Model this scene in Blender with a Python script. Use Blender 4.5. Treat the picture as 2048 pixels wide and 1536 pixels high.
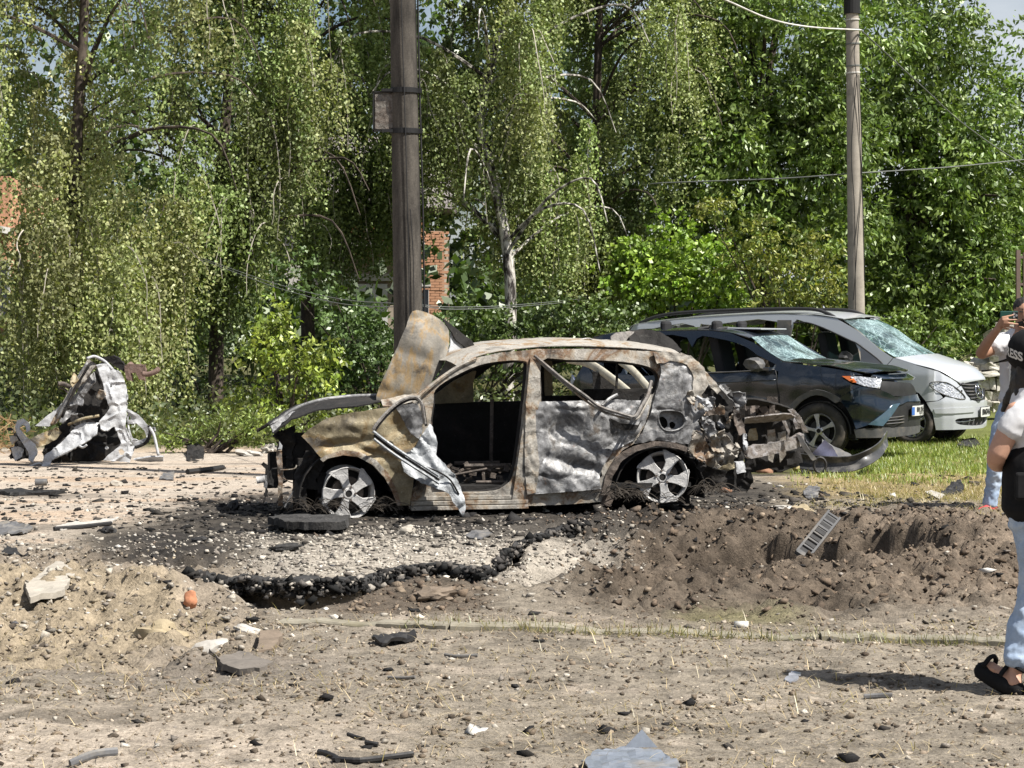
import bpy, bmesh, math, random
import numpy as np
from mathutils import Vector, Matrix, noise as mn
from mathutils.geometry import delaunay_2d_cdt

for o in list(bpy.data.objects):
    bpy.data.objects.remove(o)
S = bpy.context.scene
COL = S.collection
R = math.radians
rng = np.random.default_rng(7)
random.seed(7)

# ------------------------------------------------------------------ camera, sky, sun, exposure
F, CH, HZ = 4380.0, 1.6, 660.0          # focal length in photo pixels, eye height, horizon row
cam_d = bpy.data.cameras.new('camera')
cam = bpy.data.objects.new('camera', cam_d); COL.objects.link(cam)
cam.location = (0, 0, CH); cam.rotation_euler = (R(90), 0, 0)
cam_d.sensor_width = 36.0; cam_d.lens = 36.0 * F / 2048
cam_d.shift_y = -(768 - HZ) / 2048
cam_d.clip_start = 0.1; cam_d.clip_end = 2000
S.camera = cam

SUN_EL = R(55)
sx, sy = -0.86, 0.51                       # the way the light travels over the ground
world = bpy.data.worlds.new('World'); S.world = world; world.use_nodes = True
wn = world.node_tree.nodes; wl = world.node_tree.links
wn.clear()
wo = wn.new('ShaderNodeOutputWorld'); bg = wn.new('ShaderNodeBackground')
sky = wn.new('ShaderNodeTexSky'); sky.sky_type = 'NISHITA'; sky.sun_disc = False
sky.sun_elevation = SUN_EL
sky.sun_rotation = math.atan2(-sx, -sy)     # clockwise from +Y
sky.air_density = 1.0; sky.dust_density = 1.6
# fair-weather clouds over the whole dome
wtc = wn.new('ShaderNodeTexCoord'); wmap = wn.new('ShaderNodeMapping'); wmap.inputs['Scale'].default_value = (1, 1, 2.6); wmap.inputs['Location'].default_value = (.35, .1, .25)
wno = wn.new('ShaderNodeTexNoise'); wno.inputs['Scale'].default_value = 3.2; wno.inputs['Detail'].default_value = 7
wra = wn.new('ShaderNodeValToRGB'); wra.color_ramp.elements[0].position = .47; wra.color_ramp.elements[1].position = .66
wmx = wn.new('ShaderNodeMixRGB'); wmx.inputs[2].default_value = (9.5, 9.8, 10.3, 1)
wl.new(wtc.outputs['Generated'], wmap.inputs[0]); wl.new(wmap.outputs[0], wno.inputs['Vector'])
wl.new(wno.outputs['Fac'], wra.inputs[0]); wl.new(wra.outputs[0], wmx.inputs[0])
wl.new(sky.outputs[0], wmx.inputs[1]); wl.new(wmx.outputs[0], bg.inputs[0])
bg.inputs[1].default_value = 0.05
wl.new(bg.outputs[0], wo.inputs[0])

sd = bpy.data.lights.new('sun', 'SUN'); sd.energy = 5.0; sd.angle = R(0.53); sd.color = (1.0, .955, .88)
so = bpy.data.objects.new('sun', sd); COL.objects.link(so); so.location = (20, -20, 40)
hyp = math.hypot(sx, sy)
sdir = Vector((sx / hyp * math.cos(SUN_EL), sy / hyp * math.cos(SUN_EL), -math.sin(SUN_EL)))
so.rotation_euler = sdir.to_track_quat('-Z', 'Y').to_euler()

S.view_settings.view_transform = 'Standard'; S.view_settings.look = 'None'
S.view_settings.exposure = 0.92; S.view_settings.gamma = 1; S.view_settings.use_curve_mapping = False
S.cycles.max_bounces = 6; S.cycles.transparent_max_bounces = 10
S.cycles.diffuse_bounces = 3; S.cycles.glossy_bounces = 3; S.cycles.transmission_bounces = 4
S.cycles.caustics_reflective = False; S.cycles.caustics_refractive = False

# ------------------------------------------------------------------ helpers
def P(px, py, Y):
    return Vector(((px - 1024) * Y / F, Y, CH - (py - HZ) * Y / F))
def GY(py, z=0.0):
    return F * (CH - z) / (py - HZ)
def G(px, py, z=0.0):
    Y = GY(py, z); return Vector(((px - 1024) * Y / F, Y, z))

def tag(o, label=None, cat=None, group=None, kind=None):
    if label: o['label'] = label
    if cat: o['category'] = cat
    if group: o['group'] = group
    if kind: o['kind'] = kind
    return o
def empty(name, loc=(0, 0, 0), rz=0.0, label=None, cat=None, group=None):
    o = bpy.data.objects.new(name, None); COL.objects.link(o)
    o.location = loc; o.rotation_euler = (0, 0, rz); o.empty_display_size = .1
    return tag(o, label, cat, group)
def new_obj(name, me, mat=None, parent=None):
    o = bpy.data.objects.new(name, me); COL.objects.link(o)
    if mat is not None: me.materials.append(mat)
    if parent is not None: o.parent = parent
    return o
def mesh_np(name, V, Fc, mat=None, parent=None, smooth=False, col=None):
    V = np.asarray(V, dtype=np.float32); Fc = np.asarray(Fc, dtype=np.int32)
    me = bpy.data.meshes.new(name)
    n, k = Fc.shape
    me.vertices.add(len(V)); me.vertices.foreach_set('co', V.ravel())
    me.loops.add(n * k); me.loops.foreach_set('vertex_index', Fc.ravel())
    me.polygons.add(n); me.polygons.foreach_set('loop_start', np.arange(0, n * k, k, dtype=np.int32))
    try: me.polygons.foreach_set('loop_total', np.full(n, k, dtype=np.int32))
    except Exception: pass
    if smooth: me.polygons.foreach_set('use_smooth', np.ones(n, dtype=bool))
    me.update(calc_edges=True)
    if col is not None:
        a = me.color_attributes.new('Col', 'FLOAT_COLOR', 'POINT')
        c = np.ones((len(V), 4), dtype=np.float32); c[:, :3] = col
        a.data.foreach_set('color', c.ravel())
    return new_obj(name, me, mat, parent)
class MB:
    """collects boxes, tubes, lathes and polygons; build() links them as one mesh object"""
    def __init__(s): s.v = []; s.f = []
    def add(s, vs, fs):
        b = len(s.v); s.v += [tuple(x) for x in vs]; s.f += [tuple(b + i for i in f) for f in fs]; return s
    def box(s, c, d, M=None):
        x, y, z = d[0] / 2, d[1] / 2, d[2] / 2
        vs = [Vector((a * x, b * y, e * z)) for a in (-1, 1) for b in (-1, 1) for e in (-1, 1)]
        if M is not None: vs = [M @ v for v in vs]
        vs = [v + Vector(c) for v in vs]
        return s.add(vs, [(0, 1, 3, 2), (4, 6, 7, 5), (0, 4, 5, 1), (2, 3, 7, 6), (0, 2, 6, 4), (1, 5, 7, 3)])
    def tube(s, pts, r, n=8, caps=True, flat=None):
        pts = [Vector(p) for p in pts]; m = len(pts)
        rs = r if isinstance(r, (list, tuple)) else [r] * m
        rings = []; prev = None
        for i, p in enumerate(pts):
            t = (pts[min(i + 1, m - 1)] - pts[max(i - 1, 0)])
            if t.length < 1e-9: t = Vector((0, 0, 1))
            t.normalize()
            if prev is None:
                a = Vector((0, 1, 0)) if abs(t.y) < .9 else Vector((1, 0, 0))
                u = (a - t * a.dot(t)).normalized()
            else:
                u = prev - t * prev.dot(t)
                u = u.normalized() if u.length > 1e-6 else t.orthogonal().normalized()
            prev = u; w = t.cross(u)
            f = flat or 1.0
            rings.append([p + (u * math.cos(2 * math.pi * k / n) * f + w * math.sin(2 * math.pi * k / n)) * rs[i] for k in range(n)])
        vs = [q for rg in rings for q in rg]; fs = []
        for i in range(m - 1):
            for k in range(n):
                a = i * n + k; b = i * n + (k + 1) % n
                fs.append((a, b, b + n, a + n))
        if caps:
            fs.append(tuple(range(n - 1, -1, -1))); fs.append(tuple((m - 1) * n + k for k in range(n)))
        return s.add(vs, fs)
    def lathe(s, prof, n=32, M=None):
        """prof: (radius, height) pairs round local Y axis"""
        vs = []
        for r_, h in prof:
            for k in range(n):
                a = 2 * math.pi * k / n
                v = Vector((r_ * math.cos(a), h, r_ * math.sin(a)))
                vs.append(M @ v if M is not None else v)
        fs = []
        for i in range(len(prof) - 1):
            for k in range(n):
                a = i * n + k; b = i * n + (k + 1) % n
                fs.append((a, a + n, b + n, b))
        return s.add(vs, fs)
    def prism(s, poly, fn, depth):
        """poly of 2-D points; fn(a, b, c) places them; extruded from c=0 to depth"""
        n = len(poly)
        vs = [fn(a, b, 0) for a, b in poly] + [fn(a, b, depth) for a, b in poly]
        fs = [tuple(range(n)), tuple(range(2 * n - 1, n - 1, -1))]
        fs += [(i, (i + 1) % n + 0, (i + 1) % n + n, i + n) for i in range(n)]
        return s.add(vs, fs)
    def build(s, name, mat, parent=None, smooth=False, bevel=0, sub=0):
        me = bpy.data.meshes.new(name); me.from_pydata(s.v, [], s.f)
        bm = bmesh.new(); bm.from_mesh(me); bmesh.ops.recalc_face_normals(bm, faces=bm.faces); bm.to_mesh(me); bm.free()
        if smooth: me.polygons.foreach_set('use_smooth', np.ones(len(me.polygons), dtype=bool))
        o = new_obj(name, me, mat, parent)
        if bevel:
            b = o.modifiers.new('bevel', 'BEVEL'); b.width = bevel; b.segments = 2; b.limit_method = 'ANGLE'
        if sub:
            m = o.modifiers.new('sub', 'SUBSURF'); m.levels = sub; m.render_levels = sub
        return o
def fix_smooth(o, ang=35):
    me = o.data
    me.polygons.foreach_set('use_smooth', np.ones(len(me.polygons), dtype=bool))
    try: me.set_sharp_from_angle(angle=R(ang))
    except Exception: pass
    return o

def catmull(pts, n=6, closed=False):
    pts = [Vector(p) for p in pts]; m = len(pts); out = []
    rngi = range(m if closed else m - 1)
    for i in rngi:
        if closed: p0, p1, p2, p3 = (pts[(i + k) % m] for k in (-1, 0, 1, 2))
        else: p0, p1, p2, p3 = pts[max(i - 1, 0)], pts[i], pts[i + 1], pts[min(i + 2, m - 1)]
        for k in range(n):
            t = k / n
            out.append(.5 * ((2 * p1) + (p2 - p0) * t + (2 * p0 - 5 * p1 + 4 * p2 - p3) * t * t + (3 * p1 - p0 - 3 * p2 + p3) * t ** 3))
    if not closed: out.append(pts[-1])
    return out

# numpy value noise
def _h(ix, iy, seed):
    n = (ix * 374761393 + iy * 668265263 + seed * 974711) & 0x7fffffff
    n = ((n ^ (n >> 13)) * 1274126177) & 0x7fffffff
    return ((n ^ (n >> 16)) & 0xffff) / 65535.0
def vnoise(x, y, seed=0):
    ix = np.floor(x).astype(np.int64); iy = np.floor(y).astype(np.int64)
    fx = x - ix; fy = y - iy
    fx = fx * fx * (3 - 2 * fx); fy = fy * fy * (3 - 2 * fy)
    a = _h(ix, iy, seed); b = _h(ix + 1, iy, seed); c = _h(ix, iy + 1, seed); d = _h(ix + 1, iy + 1, seed)
    return (a * (1 - fx) + b * fx) * (1 - fy) + (c * (1 - fx) + d * fx) * fy
def fbm(x, y, oct=5, seed=0, gain=.5):
    s = 0; a = 1; t = 0
    for i in range(oct):
        s = s + a * vnoise(x * 2 ** i, y * 2 ** i, seed + i * 17); t += a; a *= gain
    return s / t * 2 - 1
def clods(x, y, cell, seed, lo=.35, hi=.75):
    """half-buried lumps: the highest of the random domes round each point; also a random tone per lump"""
    gx_ = x / cell; gy_ = y / cell; ix = np.floor(gx_).astype(np.int64); iy = np.floor(gy_).astype(np.int64)
    best = np.zeros(x.shape); tone = np.full(x.shape, .5)
    for a in (-1, 0, 1):
        for b in (-1, 0, 1):
            jx = ix + a; jy = iy + b
            cx = jx + _h(jx, jy, seed); cy = jy + _h(jx, jy, seed + 1); r_ = lo + (hi - lo) * _h(jx, jy, seed + 2) ** 2
            u = gx_ - cx; v = gy_ - cy; th = 6.28 * _h(jx, jy, seed + 3)
            uu = np.abs(u * np.cos(th) + v * np.sin(th)); vv = np.abs(-u * np.sin(th) + v * np.cos(th)) * (1 + _h(jx, jy, seed + 5))
            d = .55 * np.maximum(uu, vv) + .45 * np.sqrt(uu * uu + vv * vv)
            h = np.clip(1 - d / r_, 0, 1) ** .62 * r_ * (.6 + .6 * _h(jx, jy, seed + 4))
            k = h > best; best = np.where(k, h, best); tone = np.where(k, _h(jx, jy, seed + 6), tone)
    return best * cell, tone
def sst(a, b, x):
    t = np.clip((x - a) / (b - a), 0, 1); return t * t * (3 - 2 * t)

# ------------------------------------------------------------------ materials
class NT:
    def __init__(s, name):
        s.m = bpy.data.materials.new(name); s.m.use_nodes = True
        s.n = s.m.node_tree.nodes; s.l = s.m.node_tree.links; s.n.clear()
        s.out = s.n.new('ShaderNodeOutputMaterial')
    def node(s, t, **kw):
        n = s.n.new(t)
        for k, v in kw.items():
            if k.startswith('_'): setattr(n, k[1:], v)
            else: n.inputs[k.replace('__', ' ')].default_value = v
        return n
    def link(s, a, b): s.l.new(a, b)
    def coord(s, kind='Object', scale=(1, 1, 1), loc=(0, 0, 0), rot=(0, 0, 0)):
        tc = s.n.new('ShaderNodeTexCoord'); mp = s.n.new('ShaderNodeMapping')
        mp.inputs['Scale'].default_value = scale; mp.inputs['Location'].default_value = loc; mp.inputs['Rotation'].default_value = rot
        s.link(tc.outputs[kind], mp.inputs[0]); return mp.outputs[0]
    def noise(s, vec, scale, detail=5, rough=.55, dist=0):
        n = s.node('ShaderNodeTexNoise', Scale=scale, Detail=detail, Roughness=rough, Distortion=dist)
        s.link(vec, n.inputs['Vector']); return n.outputs['Fac']
    def ramp(s, fac, stops, interp='LINEAR'):
        r_ = s.n.new('ShaderNodeValToRGB'); cr = r_.color_ramp; cr.interpolation = interp
        while len(cr.elements) < len(stops): cr.elements.new(.5)
        for e, (p, c) in zip(cr.elements, stops):
            e.position = p; e.color = (c, c, c, 1) if isinstance(c, (int, float)) else (*c, 1)
        s.link(fac, r_.inputs[0]); return r_.outputs[0]
    def mix(s, fac, a, b, mode='MIX'):
        m = s.n.new('ShaderNodeMixRGB'); m.blend_type = mode
        for i, x in ((0, fac), (1, a), (2, b)):
            if hasattr(x, 'links'): s.link(x, m.inputs[i])
            elif isinstance(x, (int, float)): m.inputs[i].default_value = x if i == 0 else (x, x, x, 1)
            else: m.inputs[i].default_value = (*x, 1)
        return m.outputs[0]
    def math(s, op, a, b=0.5):
        m = s.n.new('ShaderNodeMath'); m.operation = op
        for i, x in ((0, a), (1, b)):
            if hasattr(x, 'links'): s.link(x, m.inputs[i])
            else: m.inputs[i].default_value = x
        return m.outputs[0]
    def bump(s, h, strength=.4, dist=.01):
        b = s.node('ShaderNodeBump', Strength=strength, Distance=dist); s.link(h, b.inputs['Height']); return b.outputs[0]
    def bsdf(s, base, rough=.6, metal=0.0, normal=None, spec=.5, coat=0):
        b = s.n.new('ShaderNodeBsdfPrincipled')
        for k, x in (('Base Color', base), ('Roughness', rough), ('Metallic', metal)):
            if hasattr(x, 'links'): s.link(x, b.inputs[k])
            elif k == 'Base Color': b.inputs[k].default_value = (*x, 1)
            else: b.inputs[k].default_value = x
        b.inputs['Specular IOR Level'].default_value = spec
        b.inputs['Coat Weight'].default_value = coat
        b.inputs['Coat Roughness'].default_value = .05
        if normal is not None: s.link(normal, b.inputs['Normal'])
        s.link(b.outputs[0], s.out.inputs[0]); return b

ALB = .76
def sc_(c): return tuple(x * ALB for x in c)
def m_plain(name, c, rough=.6, metal=0.0, var=.25, scale=8.0, bump=.15, bdist=.004, spec=.4, coat=0, dirt=None, fine=60):
    c = sc_(c); dirt = sc_(dirt) if dirt else None
    t = NT(name); v = t.coord()
    n1 = t.noise(v, scale, 5, .6); n2 = t.noise(v, fine, 3, .6)
    f = t.mix(.35, n1, n2)
    lo = tuple(max(0, x * (1 - var)) for x in c); hi = tuple(min(1, x * (1 + var)) for x in c)
    col = t.ramp(f, [(.3, lo), (.7, hi)])
    if dirt:
        col = t.mix(t.ramp(t.noise(v, scale * .6, 6, .65), [(.5, 0), (.68, 1)]), col, dirt)
    t.bsdf(col, rough, metal, t.bump(f, bump, bdist), spec, coat)
    return t.m
def m_burnt(name, stops, scale=3.0, seed=0.0, soot=.5, speck=.5, rough=.62, metal=.25, bump=.35, stretch=(1, 1, 1), rot=(0, 0, 0), crease=.03):
    """scorched sheet metal: flowing bands of ash, rust and heat colour under patches of soot"""
    stops = [(p, sc_(c)) for p, c in stops]
    t = NT(name); v = t.coord('Object', stretch, (seed, seed * 1.7, seed * .6), rot)
    w = t.noise(v, scale, 8, .66, .45)
    col = t.ramp(w, stops)
    v2 = t.coord('Object', (1, 1, 1), (seed * 2.1, 3, 1))
    fine = t.noise(v2, 55, 4, .7)
    col = t.mix(.55, col, t.ramp(fine, [(.25, .45), (.75, 1.25)]), 'MULTIPLY')
    s1 = t.noise(v2, scale * 1.25, 8, .7, .6)
    col = t.mix(t.ramp(s1, [(.62 - .22 * soot, 0), (.76 - .22 * soot, .95)]), col, (.016, .015, .015))
    s2 = t.noise(v2, 21, 5, .75)
    col = t.mix(t.ramp(s2, [(.60, 0), (.70, speck)]), col, (.40, .38, .35))
    s3 = t.noise(v2, 13, 6, .75)
    col = t.mix(t.ramp(s3, [(.61, 0), (.70, speck * .8)]), col, (.16, .062, .022))
    h = t.mix(.5, fine, s1)
    cv = t.node('ShaderNodeTexVoronoi', Scale=scale * 2.6); cv.feature = 'F1'
    dv = t.n.new('ShaderNodeMixRGB'); dv.inputs[0].default_value = .08; t.link(v2, dv.inputs[1]); t.link(s2, dv.inputs[2]); t.link(dv.outputs[0], cv.inputs['Vector'])
    b1 = t.node('ShaderNodeBump', Strength=.55, Distance=crease); t.link(cv.outputs['Distance'], b1.inputs['Height'])
    b2 = t.node('ShaderNodeBump', Strength=bump * .42, Distance=.005); t.link(h, b2.inputs['Height']); t.link(b1.outputs[0], b2.inputs['Normal'])
    t.bsdf(col, rough, metal, b2.outputs[0], .35)
    return t.m
def m_leaf(name, trans=.45, gloss=.10, rough=.42):
    t = NT(name)
    a = t.n.new('ShaderNodeVertexColor'); a.layer_name = 'Col'
    d = t.n.new('ShaderNodeBsdfDiffuse'); tr = t.n.new('ShaderNodeBsdfTranslucent')
    t.link(a.outputs[0], d.inputs[0])
    tc = t.mix(1.0, a.outputs[0], (1.15, 1.25, .55), 'MULTIPLY'); t.link(tc, tr.inputs[0])
    m1 = t.node('ShaderNodeMixShader', Fac=trans); t.link(d.outputs[0], m1.inputs[1]); t.link(tr.outputs[0], m1.inputs[2])
    g = t.node('ShaderNodeBsdfGlossy', Roughness=rough); g.inputs[0].default_value = (.9, .95, .85, 1)
    m2 = t.node('ShaderNodeMixShader', Fac=gloss); t.link(m1.outputs[0], m2.inputs[1]); t.link(g.outputs[0], m2.inputs[2])
    t.link(m2.outputs[0], t.out.inputs[0]); return t.m
def m_attr(name, rough=.95, scale=90.0, amt=.55, bump=.5, bdist=.01, extra=None):
    t = NT(name); v = t.coord()
    a = t.n.new('ShaderNodeVertexColor'); a.layer_name = 'Col'
    n1 = t.noise(v, scale, 5, .7); n2 = t.noise(v, scale * .17, 4, .6)
    f = t.mix(.45, n1, n2)
    col = t.mix(amt, a.outputs[0], t.ramp(f, [(.30, .18), (.52, ALB), (.72, 1.35)]), 'MULTIPLY')
    t.bsdf(col, rough, 0, t.bump(f, bump, bdist), .15)
    return t.m
# ------------------------------------------------------------------ the ground
LIP_PX = [(300, 1128), (380, 1140), (430, 1147), (500, 1156), (560, 1161), (600, 1166), (660, 1161), (720, 1153), (780, 1140), (840, 1130),
          (900, 1130), (955, 1136), (985, 1126), (1005, 1108), (1030, 1090), (1075, 1078), (1130, 1070), (1190, 1062), (1260, 1058)]
LIP = [G(a, b, .03) for a, b in LIP_PX]
lipx = np.array([p.x for p in LIP]); lipy = np.array([p.y for p in LIP])
DEP = np.interp
def lip_y(x):
    return np.interp(x, lipx, lipy) + .05 * fbm(x * 4, x * 0 + 3.3, 3, 5)
_dx = np.array([p.x for p in LIP])
_dd = np.array([0, .03, .07, .14, .28, .46, .48, .38, .24, .30, .46, .48, .40, .26, .18, .17, .15, .10, .0])
def height(x, y):
    x = np.asarray(x, dtype=float); y = np.asarray(y, dtype=float)
    z = np.zeros(np.broadcast(x, y).shape)
    z = z + .06 * np.exp(-((y - 18.4) / 2.2) ** 2 - ((x + .2) / 3.5) ** 4)
    z = z + .09 * np.exp(-((y - 18.3) / 2.6) ** 2) * sst(2.2, 3.6, x)
    z = z - .08 * sst(23, 28, y) * sst(1, 4, x)
    z = z + .03 * fbm(x * .35, y * .35, 3, 1) * sst(30, 14, y)
    # crater under the broken asphalt
    ly = lip_y(x); d = ly - y
    dep = np.interp(x, _dx, _dd, left=0, right=0)
    prof = sst(-.28, -.15, d) * (1 - sst(.35, 1.15, d))
    slope = sst(-.1, 1.6, d) * (1 - sst(1.7, 2.9, d))
    right = sst(.0, .12, x)
    z = z - dep * (prof * (1 - right) + slope * right * 1.2)
    # soil pits on the right
    wx = x + .22 * fbm(x * 1.6, y * 1.6, 4, 31); wy = y + .22 * fbm(x * 1.6 + 9, y * 1.6, 4, 32)
    for (cx, cy, a, b, dp) in ((1.98, 15.85, .72, .80, .80), (1.10, 15.5, .95, .60, .50), (2.75, 15.9, .40, .5, .30)):
        q = 1 - ((wx - cx) / a) ** 2 - ((wy - cy) / b) ** 2
        z = z - dp * sst(0, .38, q)
    # thrown-up soil and rubble
    def mound(cx, cy, rx, ry, h, p=1.0):
        return h * np.exp(-(((wx - cx) / rx) ** 2 + ((wy - cy) / ry) ** 2) ** p)
    m = mound(-.66, 13.55, .36, .3, .055) + mound(-.35, 13.4, .26, .26, .03) + mound(1.7, 17.1, 1.5, .34, .17)
    m = m + mound(3.2, 16.2, .7, .9, .16) + mound(1.2, 13.9, 1.3, .45, .10) + mound(2.6, 14.3, .9, .5, .10)
    m = m + mound(-3.0, 13.4, 1.0, .9, .13) + mound(-2.1, 13.0, .35, .3, .12) + mound(-3.4, 15.3, .8, .5, .07) + mound(-1.35, 13.2, .45, .3, .06)
    z = z + m
    soil = np.clip(soilmask(x, y), 0, 1)
    rid = 1 - np.abs(fbm(x * 2.6, y * 2.6, 5, 40, .6))
    pxm, pym = px_of(x, y)
    soil = soil * (1 - .93 * sst(560, 700, pxm) * (1 - sst(980, 1060, pxm)) * sst(1120, 1150, pym))
    z = z + soil * (.085 * fbm(x * 2.3, y * 2.3, 6, 50, .62) + .060 * fbm(x * 7, y * 7, 4, 51, .65) + .030 * np.abs(fbm(x * 16, y * 16, 3, 52, .6)) - .05 * (rid - .8))
    wxx = x + .03 * fbm(x * 9, y * 9, 3, 71); wyy = y + .03 * fbm(x * 9, y * 9, 3, 72)
    near = sst(22, 18, y) * sst(7, 8, y)
    if np.any(near * (soil + .1) > .02):
        z = z + near * soil * (-.07 + .22 * clods(wxx, wyy, .30, 201)[0] + .50 * clods(wxx, wyy, .14, 202)[0] + 1.0 * clods(wxx, wyy, .075, 203)[0] - .07 * sst(.12, .34, fbm(x * 3.1, y * 3.1, 4, 73)))
        z = z + near * (.04 + .10 * sst(.0, .4, fbm(x * 1.2, y * 1.8, 3, 74))) * clods(wxx, wyy, .11, 204)[0]
    z = z + .016 * fbm(x * 5, y * 5, 4, 60) * sst(24, 14, y) + (.013 * fbm(x * 13, y * 13, 3, 61, .7) + .008 * np.abs(fbm(x * 24, y * 24, 2, 62, .7))) * sst(19, 13, y)
    return z
def px_of(x, y):
    y = np.maximum(y, .5)
    return 1024 + F * x / y, HZ + F * CH / y
def soilmask(x, y):
    px, py = px_of(x, y)
    n = 60 * fbm(x * 1.1, y * 1.1, 4, 70)
    right = sst(1010, 1240, px + n) * sst(1015, 1050, py + n * .4 - (px - 1500) * .01) * (1 - sst(1165, 1275, py + n * .6))
    left = (1 - sst(420, 640, px + n)) * sst(1085, 1130, py + n * .3) * (1 - sst(1290, 1350, py + n * .5))
    mid = sst(560, 700, px + n) * (1 - sst(960, 1060, px + n)) * sst(1150, 1175, py) * (1 - sst(1215, 1240, py + n * .3))
    return np.maximum(np.maximum(right, left * .8), mid * .9)
def zg(x, y):
    return float(height(np.array([x]), np.array([y]))[0])
def onground(px, py, dz=0.0):
    """the point of the terrain seen at that place"""
    z = 0.0
    for _ in range(6):
        p = G(px, py, z); z = zg(p.x, p.y)
    return Vector((p.x, p.y, z + dz))

C_SOIL = np.array((.122, .097, .074)); C_FORE = np.array((.305, .265, .212)); C_DUST = np.array((.47, .40, .325))
C_ROAD = np.array((.52, .45, .375)); C_SCOR = np.array((.052, .047, .043)); C_GRAV = np.array((.40, .36, .305))
C_CLAY = np.array((.40, .325, .215)); C_DRY = np.array((.40, .31, .17)); C_GRAS = np.array((.16, .18, .055)); C_FAR = np.array((.10, .10, .04))
def ground_color(x, y, z):
    px, py = px_of(x, y)
    a = fbm(x * .9, y * .9, 5, 80); b = fbm(x * 3.2, y * 3.2, 5, 81); c = fbm(x * 11, y * 8, 4, 82)
    n = 45 * a + 22 * b + 10 * c
    def lay(col, m, c2):
        m = np.clip(m, 0, 1)[:, None]; return col * (1 - m) + c2 * m
    col = np.tile(C_FORE, (len(x), 1)) * (1 + .18 * a + .30 * b + .16 * c)[:, None]
    col = lay(col, sst(1370, 1480, py + n * 1.6) * (1 - sst(520, 900, px + 3 * n)) * .9, C_DUST)
    col = lay(col, .75 * sst(.12, .5, b + .4 * a), C_FORE * .52)
    col = lay(col, .55 * sst(.28, .5, -b + .25 * c), C_DUST)
    # road on the left
    line = 1100 - px * .155
    road = (1 - sst(-26, 26, py - line + n * .8)) * (1 - sst(540, 760, px + n))
    rc = C_ROAD[None, :] * (1 + .12 * a + .12 * c)[:, None]
    rc = rc + (np.array((.02, -.03, -.06))[None, :]) * np.clip(fbm(x * .5, y * 2.5, 3, 83) * 2, 0, 1)[:, None]
    streak = sst(.15, .5, fbm(x * .35 + y * .08, y * 3.1, 5, 84))
    rc = rc * (1 - .62 * streak[:, None]) + np.array((.10, .085, .07)) * (.62 * streak[:, None])
    col = np.where(road[:, None] > 0, col * (1 - road[:, None]) + rc * road[:, None], col)
    # gravel of the road bed
    gm = sst(420, 560, px + n) * (1 - sst(1000, 1060, px + n * .5)) * sst(1050, 1085, py + n * .5) * (1 - sst(1150, 1180, py + n * .2))
    gm = np.maximum(gm, sst(985, 1040, px) * (1 - sst(1190, 1290, px + n)) * sst(1062, 1080, py + n * .2) * (1 - sst(1140, 1160, py + n * .3)))
    gm = np.maximum(gm, sst(450, 520, px + n) * (1 - sst(580, 640, px + n)) * sst(1160, 1175, py) * (1 - sst(1190, 1215, py + n * .4)))
    soil = np.clip(soilmask(x, y), 0, 1)
    left = (1 - sst(400, 700, px)) * sst(1060, 1100, py)
    sc = C_SOIL[None, :] * (1 + .55 * sst(1640, 1900, px + n))[:, None] * ((1 + .35 * b + .25 * c) * (.72 + .56 * clods(x, y, .14, 202)[1]) * (.8 + .4 * clods(x, y, .075, 203)[1]))[:, None] * (1 - left[:, None]) + (np.array((.30, .25, .195)) * (1 + .3 * b + .25 * c)[:, None]) * left[:, None]
    col = col * (1 - soil[:, None]) + np.clip(sc, .02, 1) * soil[:, None]
    clay = (1 - sst(.5, 1.05, ((px - 130) / 330) ** 2 + ((py - 1235) / 95) ** 2 + n * .012))
    col = lay(col, clay * .5, C_CLAY[None, :] * (1 + .2 * b + .2 * c)[:, None])
    grey = np.exp(-((px - 420 + n) / 300) ** 2 - ((py - 1340 + n * .4) / 45) ** 2)
    col = lay(col, grey * .75, np.array((.20, .175, .15)))
    col = lay(col, gm, C_GRAV[None, :] * (1 + .2 * b + .3 * c)[:, None])
    # scorched apron round the car
    e = ((px - 940) / 700) ** 2 + ((py - (1030 - .03 * (px - 900))) / 66) ** 2
    so = 1 - sst(.6, 1.25, e + n * .012)
    so = np.maximum(so, (1 - sst(20, 60, np.abs(py - (1098 - (px - 300) * .03)) + n * .5)) * sst(120, 260, px + n) * (1 - sst(420, 640, px + n)))
    so = np.maximum(so, .85 * sst(1350, 1480, px) * (1 - sst(1850, 1960, px + n)) * (1 - sst(14, 34, np.abs(py - 985) + n * .35)))
    mott = sst(-.25, .35, b + .5 * c)
    col = lay(col, so * (.80 + .20 * mott), C_SCOR[None, :] * (1 + .4 * c)[:, None] * .8)
    # grass on the right, dried near the crater
    gr = sst(1540, 1680, px + n * 2) * (1 - sst(975, 1040, py + n * 1.0)) * sst(16.9, 17.4, y)
    far = sst(905, 965, py + n * 1.2)
    gcol = C_GRAS[None, :] * (1 + .4 * b)[:, None] * (1 - far[:, None]) + C_DRY[None, :] * (1 + .3 * b)[:, None] * far[:, None]
    col = col * (1 - gr[:, None]) + gcol * gr[:, None]
    bgm = sst(28.5, 31, y + .6 * a) * (1 - .0 * x)
    bgm = np.maximum(bgm, sst(24, 25, y) * sst(1.0, 2.2, x))
    col = lay(col, bgm * (1 - gr), C_FAR[None, :] * (1 + .5 * b)[:, None])
    patch = sst(1300, 1400, px) * (1 - sst(1560, 1650, px)) * np.exp(-((py - 1225) / 18) ** 2)
    col = lay(col, patch * .6, np.array((.20, .185, .085)))
    return np.clip(col, .008, .9)

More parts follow.
